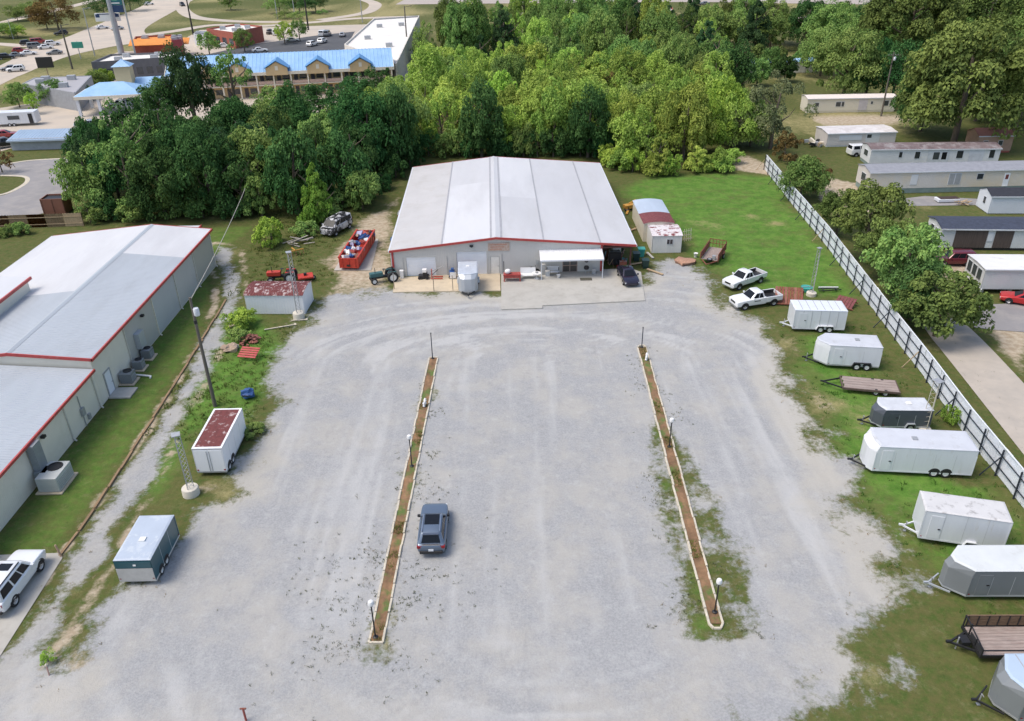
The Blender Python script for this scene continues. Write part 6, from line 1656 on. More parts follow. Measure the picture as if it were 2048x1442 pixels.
cu = flat_building('dark red box building beside the orange awning', [(344, 84), (362, 82), (364, 74), (346, 75)], 5.0, mat('dark_red_wall', (.28, .05, .06), .7), BRICK_RED)
flat_building('small white kiosk left of the red brick restaurant', [(388, 71), (412, 73), (416, 68), (394, 67)], 3.2, WHITE_MET, WHITE_MET)
flat_building('small store with white canopy front among far trees', [(1308, 32), (1345, 30), (1345, 18), (1312, 20)], 4.5, BRICK_RED, BW)
# blue shed, wooden fence, dumpster enclosure
bs = thing('blue_metal_shed', 'low pale blue metal shed by the loop road', 'shed', tuple(gp(92, 299))[:2] + (0,), math.radians(3))
obj('wall', MB().box(-6.2, 6.2, 0, 4.5, 0, 2.1), mat('shed_grey', (.35, .37, .40), .6), bs)
obj('roof', MB().ribbed((-6.5, -.6, 1.95), (1, 0, 0), Vector((0, 5.6, .75)).normalized(), (0, -.13, .99), 13, 5.7, .6, .04), mat('blue_grey_roof', (.30, .40, .52), .5, var=.08, scale=.5), bs).modifiers.new('thick', 'SOLIDIFY').thickness = .05
obj('fascia', MB().box(-6.5, 6.5, -.68, -.61, 1.7, 2.0), PALE_BLUE, bs)
wf = thing('wooden_fence', 'tan wooden privacy fence at far left edge', 'fence', tuple(gp(168, 452))[:2] + (0,), math.radians(183))
pk = MB()
for k in range(17):
    pk.box(k * .146 + .003, k * .146 + .138, -.012, .012, .05, 1.9 + .03 * (k % 3))
pk = pk.mesh('picket_panel', WOOD_TAN)
for i in range(12):
    child('picket_panel', pk, wf, (i * 2.5, 0, 0))
    child('post', MB().box(-.06, .06, -.1, -.02, 0, 2.0).mesh('post', WOOD_BROWN) if i == 0 else wf.children[1].data, wf, (i * 2.5, 0, 0))
    obj('rail', MB().box(i * 2.5, i * 2.5 + 2.5, .015, .06, .4, .5).box(i * 2.5, i * 2.5 + 2.5, .015, .06, 1.4, 1.5), WOOD_TAN, wf)
de = thing('dumpster_enclosure', 'brown steel enclosure box standing by the loop road', 'enclosure', tuple(gp(118, 424))[:2] + (0,), math.radians(4))
obj('wall', MB().box(-1.6, 1.6, -1.3, -1.2, 0, 2.4).box(-1.6, -1.5, -1.2, 1.2, 0, 2.4).box(1.5, 1.6, -1.2, 1.2, 0, 2.4).box(-1.6, 1.6, 1.2, 1.3, 0, 2.4), mat('rust_brown', (.24, .10, .065), .7, var=.12, scale=1), de)
obj('lid', MB().box(-1.45, 1.45, -1.15, 1.15, 2.1, 2.2), BLACK, de)
for x in (-1.5, 0, 1.5):
    obj('rib', MB().box(x - .05, x + .05, -1.36, -1.3, 0, 2.4), mat('rust_brown2', (.20, .085, .055), .7), de)
# ============================================================ tall signs, poles, cars
def pole_sign(label, px, h, r, panels, m, name='pole_sign', cat='sign'):
    p = gp(*px)
    t = thing(name, label, cat, (p.x, p.y, 0), math.radians(8))
    obj('pole', MB().tube((0, 0, -.2), (0, 0, h), r, r * .8, n=10), m, t)
    for (x, z, w, hh, mm, marks) in panels:
        f = obj('sign_panel', MB().box(x - w / 2, x + w / 2, -.3, .3, z, z + hh), mm, t, bevel=.05)
        for (mx, mz, mw, mh, m3) in marks:
            obj('sign_mark', MB().box(x + mx - mw / 2, x + mx + mw / 2, -.33, -.305, z + mz, z + mz + mh), m3, f)
    return t
TEAL_SIGN = mat('teal_sign', (.02, .14, .17), .5)
NAVY_SIGN = mat('navy_sign', (.02, .05, .13), .5)
pole_sign('tall twin sign with teal panels on a thick grey pole', (243, 108), 18.5, .9, ((1.5, 12.3, 4.6, 2.0, NAVY_SIGN, ()), (1.5, 14.4, 4.6, 2.4, TEAL_SIGN, ((0, .4, 3.2, .35, WHITE_PLASTIC), (.2, 1.2, 1.6, .7, mat('sign_green', (.10, .30, .22), .5)))), (1.5, 17.0, 4.6, 2.6, TEAL_SIGN, ((0, 1.0, 1.6, 1.0, WHITE_PLASTIC),))), mat('sign_pole', (.36, .38, .40), .5))
pole_sign('white oval lozenge sign with blue edge on thick pole', (246, 106), 12.4, .5, ((-2.0, 9.6, 7.5, 2.4, WHITE_PLASTIC, ((-2.9, 1.2, 1.2, .9, NAVY_SIGN), (2.9, 1.2, 1.2, .9, NAVY_SIGN), (0, 2.0, 6.0, .3, NAVY_SIGN))),), mat('sign_pole2', (.36, .38, .40), .5))
pole_sign('black square sign near the street on thin posts', (97, 152), 5.0, .15, ((0, 2.2, 4.2, 2.8, BLACK, ()),), WOOD_TAN)
pole_sign('green road sign beside the concrete street', (162, 118), 5.2, .12, ((0, 3.2, 3.2, 1.8, mat('road_green', (.05, .30, .22), .5), ()),), GALV)
for k, (u, v, h, r, m, lab, lampy) in enumerate(((387, 70, 12.5, .35, BLACK, 'dark utility pole left of brick restaurant', 0), (617, 60, 11, .35, BLACK, 'dark utility pole behind motel parking', 0), (278, 140, 19, .3, GALV, 'tall pale pole before the orange awning', 0), (145, 138, 12, .3, WOOD_POLE, 'wooden pole beside the black square sign', 1), (190, 112, 14, .2, GALV, 'slim grey street light by the road', 0), (816, 112, 14, .25, WOOD_POLE, 'thin wooden pole before white flat-roofed building', 0), (555, 38, 10, .2, GALV, 'slim light pole by the grassy loop, left of pair', 0), (590, 36, 10, .2, GALV, 'slim light pole by the grassy loop, right of pair', 0), (725, 45, 10, .2, GALV, 'slim light pole near the ramp bend', 0), (27, 78, 7, .15, GALV, 'slim light pole by the hedge', 0))):
    t = thing('light_pole', lab, 'pole', tuple(gp(u, v))[:2] + (0,), .2, 'poles along the far roads')
    obj('pole', MB().tube((0, 0, -.2), (0, 0, h), r, r * .6, n=8), m, t)
    obj('arm', MB().bar((0, 0, h - .3), (1.6, 0, h), .12).cbox((1.8, 0, h), (.8, .3, .15)), m, t)
FP = {'white': paint('far_white', (.76, .76, .75)), 'silver': paint('far_silver', (.45, .46, .47), .4), 'black': paint('far_black', (.02, .02, .025)), 'red': paint('far_red', (.30, .03, .03)), 'blue': paint('far_blue', (.05, .09, .18)), 'grey': paint('far_grey', (.18, .19, .20))}
far = [(14, 118, 'suv', 'black', 25, 'in the queue, last car at left edge'), (34, 114, 'sedan', 'grey', 25, 'in the queue before the stop line'), (42, 106, 'suv', 'red', 25, 'in the queue beneath the grassy verge'), (58, 110, 'sedan', 'white', 25, 'in the queue, nearest lane'), (56, 90, 'suv', 'black', 28, 'in the queue beside the red van'), (72, 97, 'van', 'grey', 28, 'in the middle of the queue'), (78, 88, 'van', 'red', 28, 'at the head of the queue, far lane'), (92, 98, 'sedan', 'white', 28, 'leading the queue, near lane'), (106, 91, 'suv', 'white', 28, 'just ahead of the queue'), (110, 109, 'sedan', 'grey', 205, 'alone in the oncoming lane'), (20, 141, 'sedan', 'grey', 205, 'in the oncoming lane at far left'), (33, 143, 'suv', 'white', 205, 'in the oncoming lane beside a sedan'), (205, 58, 'sedan', 'white', 35, 'driving up the street'), (298, 10, 'sedan', 'white', 40, 'far up the street'), (123, 70, 'suv', 'black', 210, 'near the brown thicket'),
       (365, 12, 'suv', 'black', 300, 'on the ramp bend'), (505, 76, 'suv', 'white', 100, 'left of the pale parked row'), (540, 68, 'suv', 'black', 95, 'in the parked row by restaurant'), (553, 70, 'van', 'white', 95, 'at the right end of the restaurant row'), (450, 95, 'sedan', 'white', 10, 'parked beneath a lot tree'), (585, 84, 'sedan', 'silver', 15, 'in the dark lot near lot trees'), (625, 92, 'suv', 'white', 70, 'with tail to the motel in the dark lot'), (645, 86, 'suv', 'white', 80, 'beside another white one in the dark lot'), (655, 72, 'bigsuv', 'grey', 90, 'large, at the back of the dark lot'), (645, 72, 'van', 'white', 90, 'next to the large grey one'), (685, 73, 'sedan', 'silver', 95, 'alone near the white building'), (520, 104, 'sedan', 'white', 20, 'just behind the motel ridge'),
       (262, 221, 'pickup', 'white', 5, 'under the motel canopy front'), (240, 215, 'suv', 'white', 180, 'half hidden under the motel canopy'), (182, 258, 'pickup', 'silver', 25, 'with a load on the motel forecourt'), (12, 275, 'sedan', 'red', 20, 'at left edge of the forecourt'), (1105, 24, 'sedan', 'white', 180, 'on the far frontage lane'), (1408, 10, 'sedan', 'grey', 180, 'on the far highway'), (2030, 8, 'van', 'white', 180, 'large, on the highway at far right'), (10, 295, 'pickup', 'black', 35, 'with flat trailer at far left'), (235, 60, 'sedan', 'silver', 215, 'coming down the street')]
for u, v, kind, c, rz, where in far:
    p = gp(u, v)
    car({'pickup': 'pickup_truck', 'van': 'parked_van'}.get(kind, 'distant_car'), kind, FP[c], (p.x, p.y, .03), math.radians(rz), '%s %s %s' % (c, {'suv': 'SUV', 'bigsuv': 'SUV', 'sedan': 'car', 'van': 'van', 'pickup': 'pickup'}[kind], where), {'pickup': 'pickup', 'van': 'van'}.get(kind, 'car'), 'distant vehicles', detail=1, scale=1.05)
# white camper and trailer at the left edge of the forecourt
cp = thing('camper_trailer', 'white camper with dark doorway at left edge of forecourt', 'camper', tuple(gp(40, 250))[:2] + (0,), math.radians(8))
obj('body', MB().box(-5, 4, -1.2, 1.4, .5, 2.9), WHITE_TRAILER, cp, bevel=.1)
obj('door', MB().box(2.6, 3.4, -1.26, -1.205, .5, 2.5), BLACK, cp)
obj('window', MB().box(-1.5, .8, -1.25, -1.205, 1.4, 2.2), WINDOW, cp)
for x in (-1.5, -.6):
    wheel(cp, x, -1.15, .35, .22, -1)
# ============================================================ trees
def leaf_mat(name, c0, c1, trans=.22, var=.25):
    m = bpy.data.materials.new(name)
    m.use_nodes = True
    nt = m.node_tree
    N, Lk = nt.nodes, nt.links
    for n_ in list(N):
        N.remove(n_)
    out = N.new('ShaderNodeOutputMaterial')
    at_ = N.new('ShaderNodeAttribute')
    at_.attribute_name = 'tint'
    mx = N.new('ShaderNodeMix')
    mx.data_type = 'RGBA'
    mx.inputs[6].default_value, mx.inputs[7].default_value = c0 + (1,), c1 + (1,)
    Lk.new(at_.outputs['Fac'], mx.inputs[0])
    inf = N.new('ShaderNodeObjectInfo')
    hs = N.new('ShaderNodeHueSaturation')
    mr = N.new('ShaderNodeMapRange')
    mr.inputs[3].default_value, mr.inputs[4].default_value = .478, .518
    Lk.new(inf.outputs['Random'], mr.inputs[0])
    Lk.new(mr.outputs[0], hs.inputs['Hue'])
    m2 = N.new('ShaderNodeMath')
    m2.operation = 'MULTIPLY'
    m2.inputs[1].default_value = 7.31
    Lk.new(inf.outputs['Random'], m2.inputs[0])
    m3 = N.new('ShaderNodeMath')
    m3.operation = 'FRACT'
    Lk.new(m2.outputs[0], m3.inputs[0])
    mv = N.new('ShaderNodeMapRange')
    mv.inputs[3].default_value, mv.inputs[4].default_value = 1 - var, 1 + var
    Lk.new(m3.outputs[0], mv.inputs[0])
    Lk.new(mv.outputs[0], hs.inputs['Value'])
    Lk.new(mx.outputs[2], hs.inputs['Color'])
    d = N.new('ShaderNodeBsdfDiffuse')
    t = N.new('ShaderNodeBsdfTranslucent')
    Lk.new(hs.outputs[0], d.inputs[0])
    Lk.new(hs.outputs[0], t.inputs[0])
    ms = N.new('ShaderNodeMixShader')
    ms.inputs[0].default_value = trans
    Lk.new(d.outputs[0], ms.inputs[1])
    Lk.new(t.outputs[0], ms.inputs[2])
    Lk.new(ms.outputs[0], out.inputs[0])
    return m
LEAF = {
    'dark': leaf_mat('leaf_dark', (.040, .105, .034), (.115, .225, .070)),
    'mid': leaf_mat('leaf_mid', (.13, .24, .065), (.33, .46, .135)),
    'bright': leaf_mat('leaf_bright', (.23, .36, .07), (.50, .63, .145)),  # colour raised to stand in for sunlight on the rear wood
    'lime': leaf_mat('leaf_lime', (.20, .35, .055), (.44, .60, .11)),
    'olive': leaf_mat('leaf_olive', (.085, .130, .040), (.235, .31, .085)),
    'pale': leaf_mat('leaf_pale', (.15, .175, .085), (.33, .36, .18)),
    'pine': leaf_mat('leaf_pine', (.035, .080, .035), (.10, .18, .07)),
    'brown': leaf_mat('leaf_brown', (.12, .085, .035), (.25, .17, .07)),
    'orange': leaf_mat('leaf_orange', (.28, .10, .03), (.38, .20, .05)),
}
BARK = mat('bark', (.13, .105, .08), .95, var=.3, scale=3, stretch=(3, 3, .5))
def leaf_mesh(name, C, Nn, S, T, m):
    """diamond leaf sprays: centres C, normals Nn, sizes S, tint T"""
    n = len(C)
    rs = np.random.RandomState(n)
    Nn = Nn / (np.linalg.norm(Nn, axis=1, keepdims=True) + 1e-9)
    a = rs.normal(size=(n, 3))
    u = np.cross(Nn, a)
    u /= np.linalg.norm(u, axis=1, keepdims=True) + 1e-9
    v = np.cross(Nn, u)
    s = S[:, None]
    V = np.stack([C - u * s * .62, C + v * s * .42 + Nn * s * .10, C + u * s * .62 - Nn * s * .12, C - v * s * .42 + Nn * s * .10], 1).reshape(-1, 3)
    me = bpy.data.meshes.new(name)
    me.vertices.add(4 * n)
    me.vertices.foreach_set('co', V.astype(np.float32).ravel())
    tri = np.arange(n)[:, None] * 4 + np.array([[0, 1, 2, 0, 2, 3]])
    me.loops.add(6 * n)
    me.loops.foreach_set('vertex_index', tri.astype(np.int32).ravel())
    me.polygons.add(2 * n)
    me.polygons.foreach_set('loop_start', np.arange(0, 6 * n, 3, dtype=np.int32))
    me.polygons.foreach_set('loop_total', np.full(2 * n, 3, np.int32))
    at_ = me.attributes.new('tint', 'FLOAT', 'POINT')
    at_.data.foreach_set('value', np.repeat(T, 4).astype(np.float32))
    me.update()
    me.materials.append(m)
    return me
_CR = {}
def crown(kind, shape, seed, dens=1.0, ls=1.0):
    """crown of unit radius about 1, spanning z 0..1 (scaled per tree)"""
    k = (shape, seed, dens, ls)
    if k in _CR:
        return _CR[k]
    rs = np.random.RandomState(seed * 13 + 5)
    nc = {'round': 74, 'cone': 60, 'spread': 80, 'bush': 34, 'sparse': 36}[shape]
    ph1, ph2 = rs.uniform(0, 6.283, 2)
    per = int({'round': 105, 'cone': 100, 'spread': 105, 'bush': 110, 'sparse': 70}[shape] * dens)
    C, Nn, S, T = [], [], [], []
    for i in range(nc):
        a = rs.uniform(0, 6.283)
        if shape == 'cone':
            h = rs.beta(1.1, 1.6)
            rr = (1 - h) ** .62 * rs.uniform(.35, .95) * .95
            c = np.array([rr * math.cos(a), rr * math.sin(a), h * .93 + .03])
            cr = .20 * (1.15 - h * .6)
            cz = cr * .5
        elif shape == 'spread':
            h = rs.beta(1.8, 1.5)
            prof = math.sin(math.pi * min(1, max(.05, h * .80 + .16))) ** .55
            rr = prof * rs.uniform(.25, .88) ** .6
            c = np.array([rr * math.cos(a), rr * math.sin(a), h * .88 + .05])
            cr = rs.choice([.12, .16, .22]) * rs.uniform(.85, 1.15)
            cz = cr * .72
        else:
            h = rs.beta(1.7, 1.4)
            prof = math.sin(math.pi * min(.97, max(.1, h * .82 + .12))) ** .6
            rr = prof * (rs.uniform(.15, .90) ** .6) * (1 + .16 * math.sin(a + ph1) + .14 * math.sin(a * 2 + ph2))
            c_up = .10 * math.sin(a * 2 + ph1)
            c = np.array([rr * math.cos(a), rr * math.sin(a), h * (.86 + c_up) + .05])
            cr = rs.choice([.13, .17, .22, .28]) * rs.uniform(.85, 1.15) * (.8 if shape == 'sparse' else 1)
            cz = cr * (.75 if shape != 'bush' else .95)
            if shape == 'bush':
                c[2] = c[2] * .8 - .02
        d = rs.normal(size=(per, 3))
        d /= np.linalg.norm(d, axis=1, keepdims=True)
        d[:, 2] = np.where(d[:, 2] < -.35, -d[:, 2], d[:, 2])
        rad = rs.uniform(.55, 1.06, (per, 1)) ** .6
        C.append(c + d * rad * np.array([cr, cr, cz]))
        nn = d * np.array([1, 1, 1.4]) + np.array([0, 0, 1.0]) + rs.normal(size=(per, 3)) * .6
        Nn.append(nn)
        S.append(rs.uniform(.034, .078, per) * ls)
        T.append(np.clip(rs.normal(.42, .17) + rs.uniform(-.34, .34, per), 0, 1))
    C, Nn, S, T = np.concatenate(C), np.concatenate(Nn), np.concatenate(S), np.concatenate(T)
    _CR[k] = leaf_mesh('crown', C, Nn, S, T, LEAF[kind])
    return _CR[k]
_TK = {}
def trunk(seed, shape):
    k = (seed % 4, shape == 'cone')
    if k not in _TK:
        rr = random.Random(seed)
        mb = MB().tube((0, 0, -.05), (0, 0, .42), .030, .021, 8)
        p = Vector((0, 0, .42))
        mb.tube(p, (rr.uniform(-.04, .04), rr.uniform(-.04, .04), .85), .021, .008, 7)
        for i in range(6):
            a = i * 1.05 + rr.uniform(-.3, .3)
            z = .25 + i * .08
            l = rr.uniform(.14, .24)
            mid = Vector((l * math.cos(a), l * math.sin(a), z + .12))
            mb.tube((0, 0, z), mid, .012, .007, 6)
            mb.tube(mid, mid + Vector((.10 * math.cos(a + .4), .10 * math.sin(a + .4), .10)), .007, .003, 5)
        _TK[k] = mb.mesh('trunk', BARK, 60)
    return _TK[k]
def tree(name, label, xy, h, r, kind, shape='round', seed=0, low=.12, group=None, cat='tree', dens=1.0, rz=None):
    t = thing(name, label, cat, (xy[0], xy[1], 0), RND.uniform(0, 6.28) if rz is None else rz, group)
    ls = 1.0
    if r > 6:
        ls = .7
        dens = round(min(2.6, dens * 1.3), 1)
    elif r > 4.8:
        ls = .85
        dens = round(dens * 1.25, 1)
    elif r < 3:
        ls = 1.5
    c = child('crown', crown(kind, shape, seed, dens, ls), t, (0, 0, h * low), 0, (r, r, h * (1 - low)))
    c.material_slots[0].link = 'OBJECT'
    c.material_slots[0].material = LEAF[kind]
    if cat != 'shrub':
        child('trunk', trunk(seed, shape), t, (0, 0, 0), 0, (h, h, h))
    else:
        child('stem', trunk(seed, shape), t, (0, 0, 0), 0, (h, h, h * .8))
    return t
# wood behind the warehouse
wood = gpoly([(205, 446), (330, 438), (500, 430), (600, 424), (700, 412), (780, 372), (815, 335), (845, 312), (1215, 312), (1262, 338), (1440, 322), (1465, 290), (1480, 235), (1440, 150), (1425, 88), (1380, 72), (870, 72), (850, 110), (845, 150), (795, 196), (680, 205), (560, 232), (430, 262), (330, 262), (255, 285), (205, 330), (180, 400)])
wx, wy = np.array([p[0] for p in wood]), np.array([p[1] for p in wood])
rw = random.Random(21)
cand, yy = [], 106.0
while yy < 300:
    sp_ = 6.3 if yy < 160 else 8.4
    xx = -75.0
    while xx < 100:
        x, y = xx + rw.uniform(-.36, .36) * sp_, yy + rw.uniform(-.36, .36) * sp_
        cand.append((x, y))
        xx += sp_
    yy += sp_ * .95
cx_, cy_ = np.array([c[0] for c in cand]), np.array([c[1] for c in cand])
inside = sdf(wood, cx_, cy_)
nt_ = 0
for (x, y), d in zip(cand, inside):
    if d > 1.0:
        continue
    if -45 < x < -20 and 178 < y < 230:
        continue
    front = y < 143 and x < 10 + (y - 120) * .2  # front rows: cloud shade painted through darker leaf kinds, besides species
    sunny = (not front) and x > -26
    tall = y > 215
    if tall and rw.random() < .35:
        continue
    if x < -34 and y > 152 - (-34 - x) * .2:
        continue
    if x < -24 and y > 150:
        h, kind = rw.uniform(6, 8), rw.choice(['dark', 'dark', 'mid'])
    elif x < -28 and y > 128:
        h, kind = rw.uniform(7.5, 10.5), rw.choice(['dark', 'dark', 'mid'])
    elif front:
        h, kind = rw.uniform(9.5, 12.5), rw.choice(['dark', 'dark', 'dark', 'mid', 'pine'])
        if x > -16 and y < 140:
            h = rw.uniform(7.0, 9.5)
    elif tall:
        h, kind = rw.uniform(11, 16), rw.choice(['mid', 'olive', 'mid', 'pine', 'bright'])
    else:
        h, kind = rw.uniform(7.5, 11), rw.choice(['bright', 'bright', 'bright', 'mid', 'lime', 'bright', 'bright'])  # rear rows: sunlight painted through brighter leaf kinds
        if x > 36 and y > 185:
            kind = rw.choice(['mid', 'bright', 'mid'])
    r = h * rw.uniform(.34, .55) if not tall else h * rw.uniform(.28, .40)
    r = max(r, 3.3)
    h *= rw.choice([.88, 1.0, 1.0, 1.12])
    row = 'front row' if y < 126 else 'second row' if y < 142 else 'middle' if y < 178 else 'back' if y < 225 else 'far end'
    zone = ('above the beige building' if x < -47 else 'above the container' if x < -30 else 'above the dumpster' if x < -15 else 'behind left warehouse slope' if x < 0 else 'behind right warehouse slope' if x < 16 else 'behind the sheds' if x < 28 else 'behind the lawn')
    cn_ = {'dark': 'dark green', 'mid': 'mid green', 'bright': 'yellow-green', 'lime': 'lime green', 'olive': 'olive green', 'pine': 'deep green'}[kind]
    size = 'tall' if h > 10.5 else 'medium' if h > 8.8 else 'low'
    lab = '%s %s tree, %s of the wood, %s' % (size, cn_, row, zone)
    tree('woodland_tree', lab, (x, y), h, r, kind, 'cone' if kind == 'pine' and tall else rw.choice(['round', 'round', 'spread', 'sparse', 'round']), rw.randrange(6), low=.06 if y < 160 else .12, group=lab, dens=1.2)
    nt_ += 1
# understorey along the edge of the wood
edge_px = [(185, 447), (215, 446), (250, 444), (300, 442), (350, 440), (400, 438), (450, 436), (495, 433), (590, 428), (640, 424), (690, 416), (735, 398), (765, 380), (795, 358), (818, 336), (1222, 328), (1245, 340), (1270, 348), (1345, 352), (1440, 345), (1462, 330)]
for i, (u, v) in enumerate(edge_px):
    p = gp(u, v)
    tree('edge_shrub', 'leafy %s shrub at wood edge, number %s from the left' % ('dark green' if i < 15 else 'yellow-green', ['one', 'two', 'three', 'four', 'five', 'six', 'seven', 'eight', 'nine', 'ten', 'eleven', 'twelve', 'thirteen', 'fourteen', 'fifteen', 'sixteen', 'seventeen', 'eighteen', 'nineteen', 'twenty', 'twenty-one'][i]), (p.x + rw.uniform(-.5, .5), p.y + rw.uniform(.3, 1.6)), rw.uniform(2.8, 4.6), rw.uniform(2.0, 2.9), rw.choice(['dark', 'mid', 'dark']) if i < 15 else rw.choice(['lime', 'mid', 'bright']), 'bush', i % 3, low=0, group='shrubs along the edge of the wood', cat='shrub')
for i, u in enumerate(range(860, 1215, 27)):
    p = gp(u, 318)
    tree('edge_shrub', 'dense shrub right behind the warehouse roof, %s from the left' % ['first', 'second', 'third', 'fourth', 'fifth', 'sixth', 'seventh', 'eighth', 'ninth', 'tenth', 'eleventh', 'twelfth', 'thirteenth', 'fourteenth'][i], (p.x + rw.uniform(-.5, .5), max(p.y, 126.5) + rw.uniform(1.0, 3.0)), rw.uniform(4.5, 6.5), rw.uniform(2.3, 3.2), rw.choice(['dark', 'mid', 'dark']), 'bush', i % 3, low=0, group='shrubs behind the warehouse', cat='shrub')
def ptree(name, label, u, v, h, r, kind, shape='round', seed=0, low=.1, cat='tree', dens=1.0, group=None):
    p = gp(u, v)
    return tree(name, label, (p.x, p.y), h, r, kind, shape, seed, low, group, cat, dens)
# single trees and shrubs round the lot
ptree('conical_tree', 'tall lime green conical tree left of the red dumpster', 640, 446, 8.6, 3.1, 'lime', 'cone', 1, .02, dens=1.3)
ptree('conical_tree', 'smaller lime green tree between conical tree and warehouse', 725, 418, 5.4, 2.6, 'mid', 'round', 2, .02)
ptree('leafy_shrub', 'bright green rounded shrub left of the timber heap', 545, 490, 4.2, 2.3, 'lime', 'bush', 1, 0, 'shrub')
ptree('leafy_shrub', 'mid green shrub right of the bright rounded shrub', 612, 470, 2.2, 2.0, 'mid', 'bush', 2, 0, 'shrub')
ptree('leafy_shrub', 'dark green shrub behind the derelict van', 660, 440, 3.0, 2.2, 'mid', 'bush', 0, 0, 'shrub')
ptree('climbing_tree', 'vine-draped pale green tree above the bright rounded shrub', 525, 432, 6.6, 2.4, 'mid', 'sparse', 3, .1, dens=1.6)
ptree('leafy_shrub', 'green shrub spilling over weeds in front of white container', 485, 655, 2.2, 1.9, 'lime', 'bush', 2, 0, 'shrub')
ptree('leafy_shrub', 'small shrub at the foot of the brick heap', 478, 680, 1.3, 1.3, 'mid', 'bush', 1, 0, 'shrub')
ptree('leafy_shrub', 'low dark shrub beside the rear of the white box trailer', 505, 870, 1.0, 1.2, 'mid', 'bush', 0, 0, 'shrub')
ptree('lime_tree', 'bushy yellow-green tree at back left of the lawn', 1315, 348, 6.3, 3.4, 'bright', 'cone', 2, .0, dens=1.4)
ptree('lime_tree', 'smaller yellow-green tree at back right of the lawn', 1395, 342, 4.6, 2.8, 'bright', 'cone', 3, .0, dens=1.4)
ptree('leafy_shrub', 'yellow-green low bush at far right corner of the lawn', 1440, 342, 2.6, 2.4, 'bright', 'bush', 1, 0, 'shrub')
ptree('autumn_tree', 'small orange-leaved tree among green crowns', 1287, 165, 8.5, 2.6, 'orange', 'sparse', 1, .2, dens=1.2)
ptree('bare_tree', 'grey-brown half bare tree in middle of the wood', 1210, 215, 8.2, 3.2, 'brown', 'sparse', 2, .2, dens=.7)
ptree('pale_tree', 'large pale sparse tree left of the cream mobile home', 1540, 297, 12.5, 6.2, 'pale', 'sparse', 2, .12, dens=2.2)
ptree('pale_tree', 'mid green tree in front of the large pale tree', 1500, 292, 8.0, 4.6, 'mid', 'round', 1, .08)
ptree('brown_bush', 'brown half-dead bush at far end of the fence', 1568, 322, 4.6, 2.6, 'brown', 'sparse', 1, 0, 'shrub', dens=1.5)
ptree('fence_tree', 'dense round green tree at far end of the fence', 1600, 398, 6.2, 3.5, 'mid', 'round', 0, .02, dens=1.3)
ptree('fence_tree', 'reddish twiggy bush against the round tree by the fence', 1632, 385, 4.6, 2.2, 'brown', 'sparse', 3, .05, 'shrub', dens=1.2)
ptree('fence_tree', 'olive green tree behind fence, below the beige mobile home', 1725, 520, 9.5, 4.5, 'olive', 'spread', 1, .22)
ptree('fence_tree', 'small olive tree behind fence between round tree and larger ones', 1672, 470, 6.0, 3.4, 'olive', 'spread', 2, .2)
ptree('fence_tree', 'tall olive green tree behind fence, middle of the row', 1795, 610, 9.0, 4.4, 'mid', 'spread', 2, .16)
ptree('fence_tree', 'dark olive tree crowding the fence beside the middle one', 1768, 562, 7.5, 3.6, 'olive', 'spread', 3, .16)
ptree('fence_tree', 'grey-green spreading tree over the concrete drive', 1868, 672, 6.8, 4.4, 'olive', 'spread', 0, .10, dens=1.2)
ptree('fence_tree', 'low dark tree between the drive and middle fence trees', 1820, 640, 6.0, 3.4, 'dark', 'round', 3, .08)
ptree('pecan_tree', 'huge dark olive tree behind the stained-roof mobile home', 1905, 292, 21.0, 12.0, 'olive', 'spread', 3, .10, dens=2.4)
ptree('pecan_tree', 'large dark tree left of the huge olive tree', 1840, 262, 13.0, 6.5, 'dark', 'round', 2, .08, dens=1.6)
ptree('pecan_tree', 'large olive tree at the right edge beyond the cottage', 2030, 262, 16.0, 8.5, 'olive', 'spread', 1, .10, dens=2.0)
ptree('pecan_tree', 'tall olive tree at top behind the utility pole', 1800, 150, 22.0, 12.0, 'olive', 'spread', 0, .14, dens=2.0)
ptree('pecan_tree', 'tall dark tree at top right corner', 1955, 140, 20.0, 12.0, 'olive', 'spread', 2, .14, dens=2.0)
ptree('pecan_tree', 'far right tall green tree beyond the others', 2060, 160, 18.0, 10.0, 'mid', 'spread', 3, .14, dens=1.6)
ptree('park_tree', 'full round green tree above the cream mobile home', 1685, 200, 14.5, 8.0, 'mid', 'spread', 1, .08, dens=1.6)
ptree('park_tree', 'green tree left of the full round one', 1640, 152, 11.0, 5.5, 'mid', 'round', 3, .08, dens=1.2)
ptree('park_tree', 'green tree at top, right of the dark pine', 1660, 110, 14.0, 8.5, 'mid', 'spread', 2, .10, dens=1.3)
ptree('park_tree', 'dark tall pine near the far highway', 1505, 110, 15.0, 6.5, 'pine', 'cone', 1, .04, dens=1.6)
ptree('park_tree', 'green tree between blue-roofed building and the pine', 1540, 152, 7.0, 3.0, 'mid', 'round', 2, .05)
ptree('park_tree', 'green round tree left of the dark pine', 1430, 105, 11.0, 7.0, 'mid', 'spread', 0, .08, dens=1.2)
ptree('park_tree', 'dark green tree behind right end of cream mobile home', 1730, 195, 12.0, 5.5, 'dark', 'round', 1, .05)
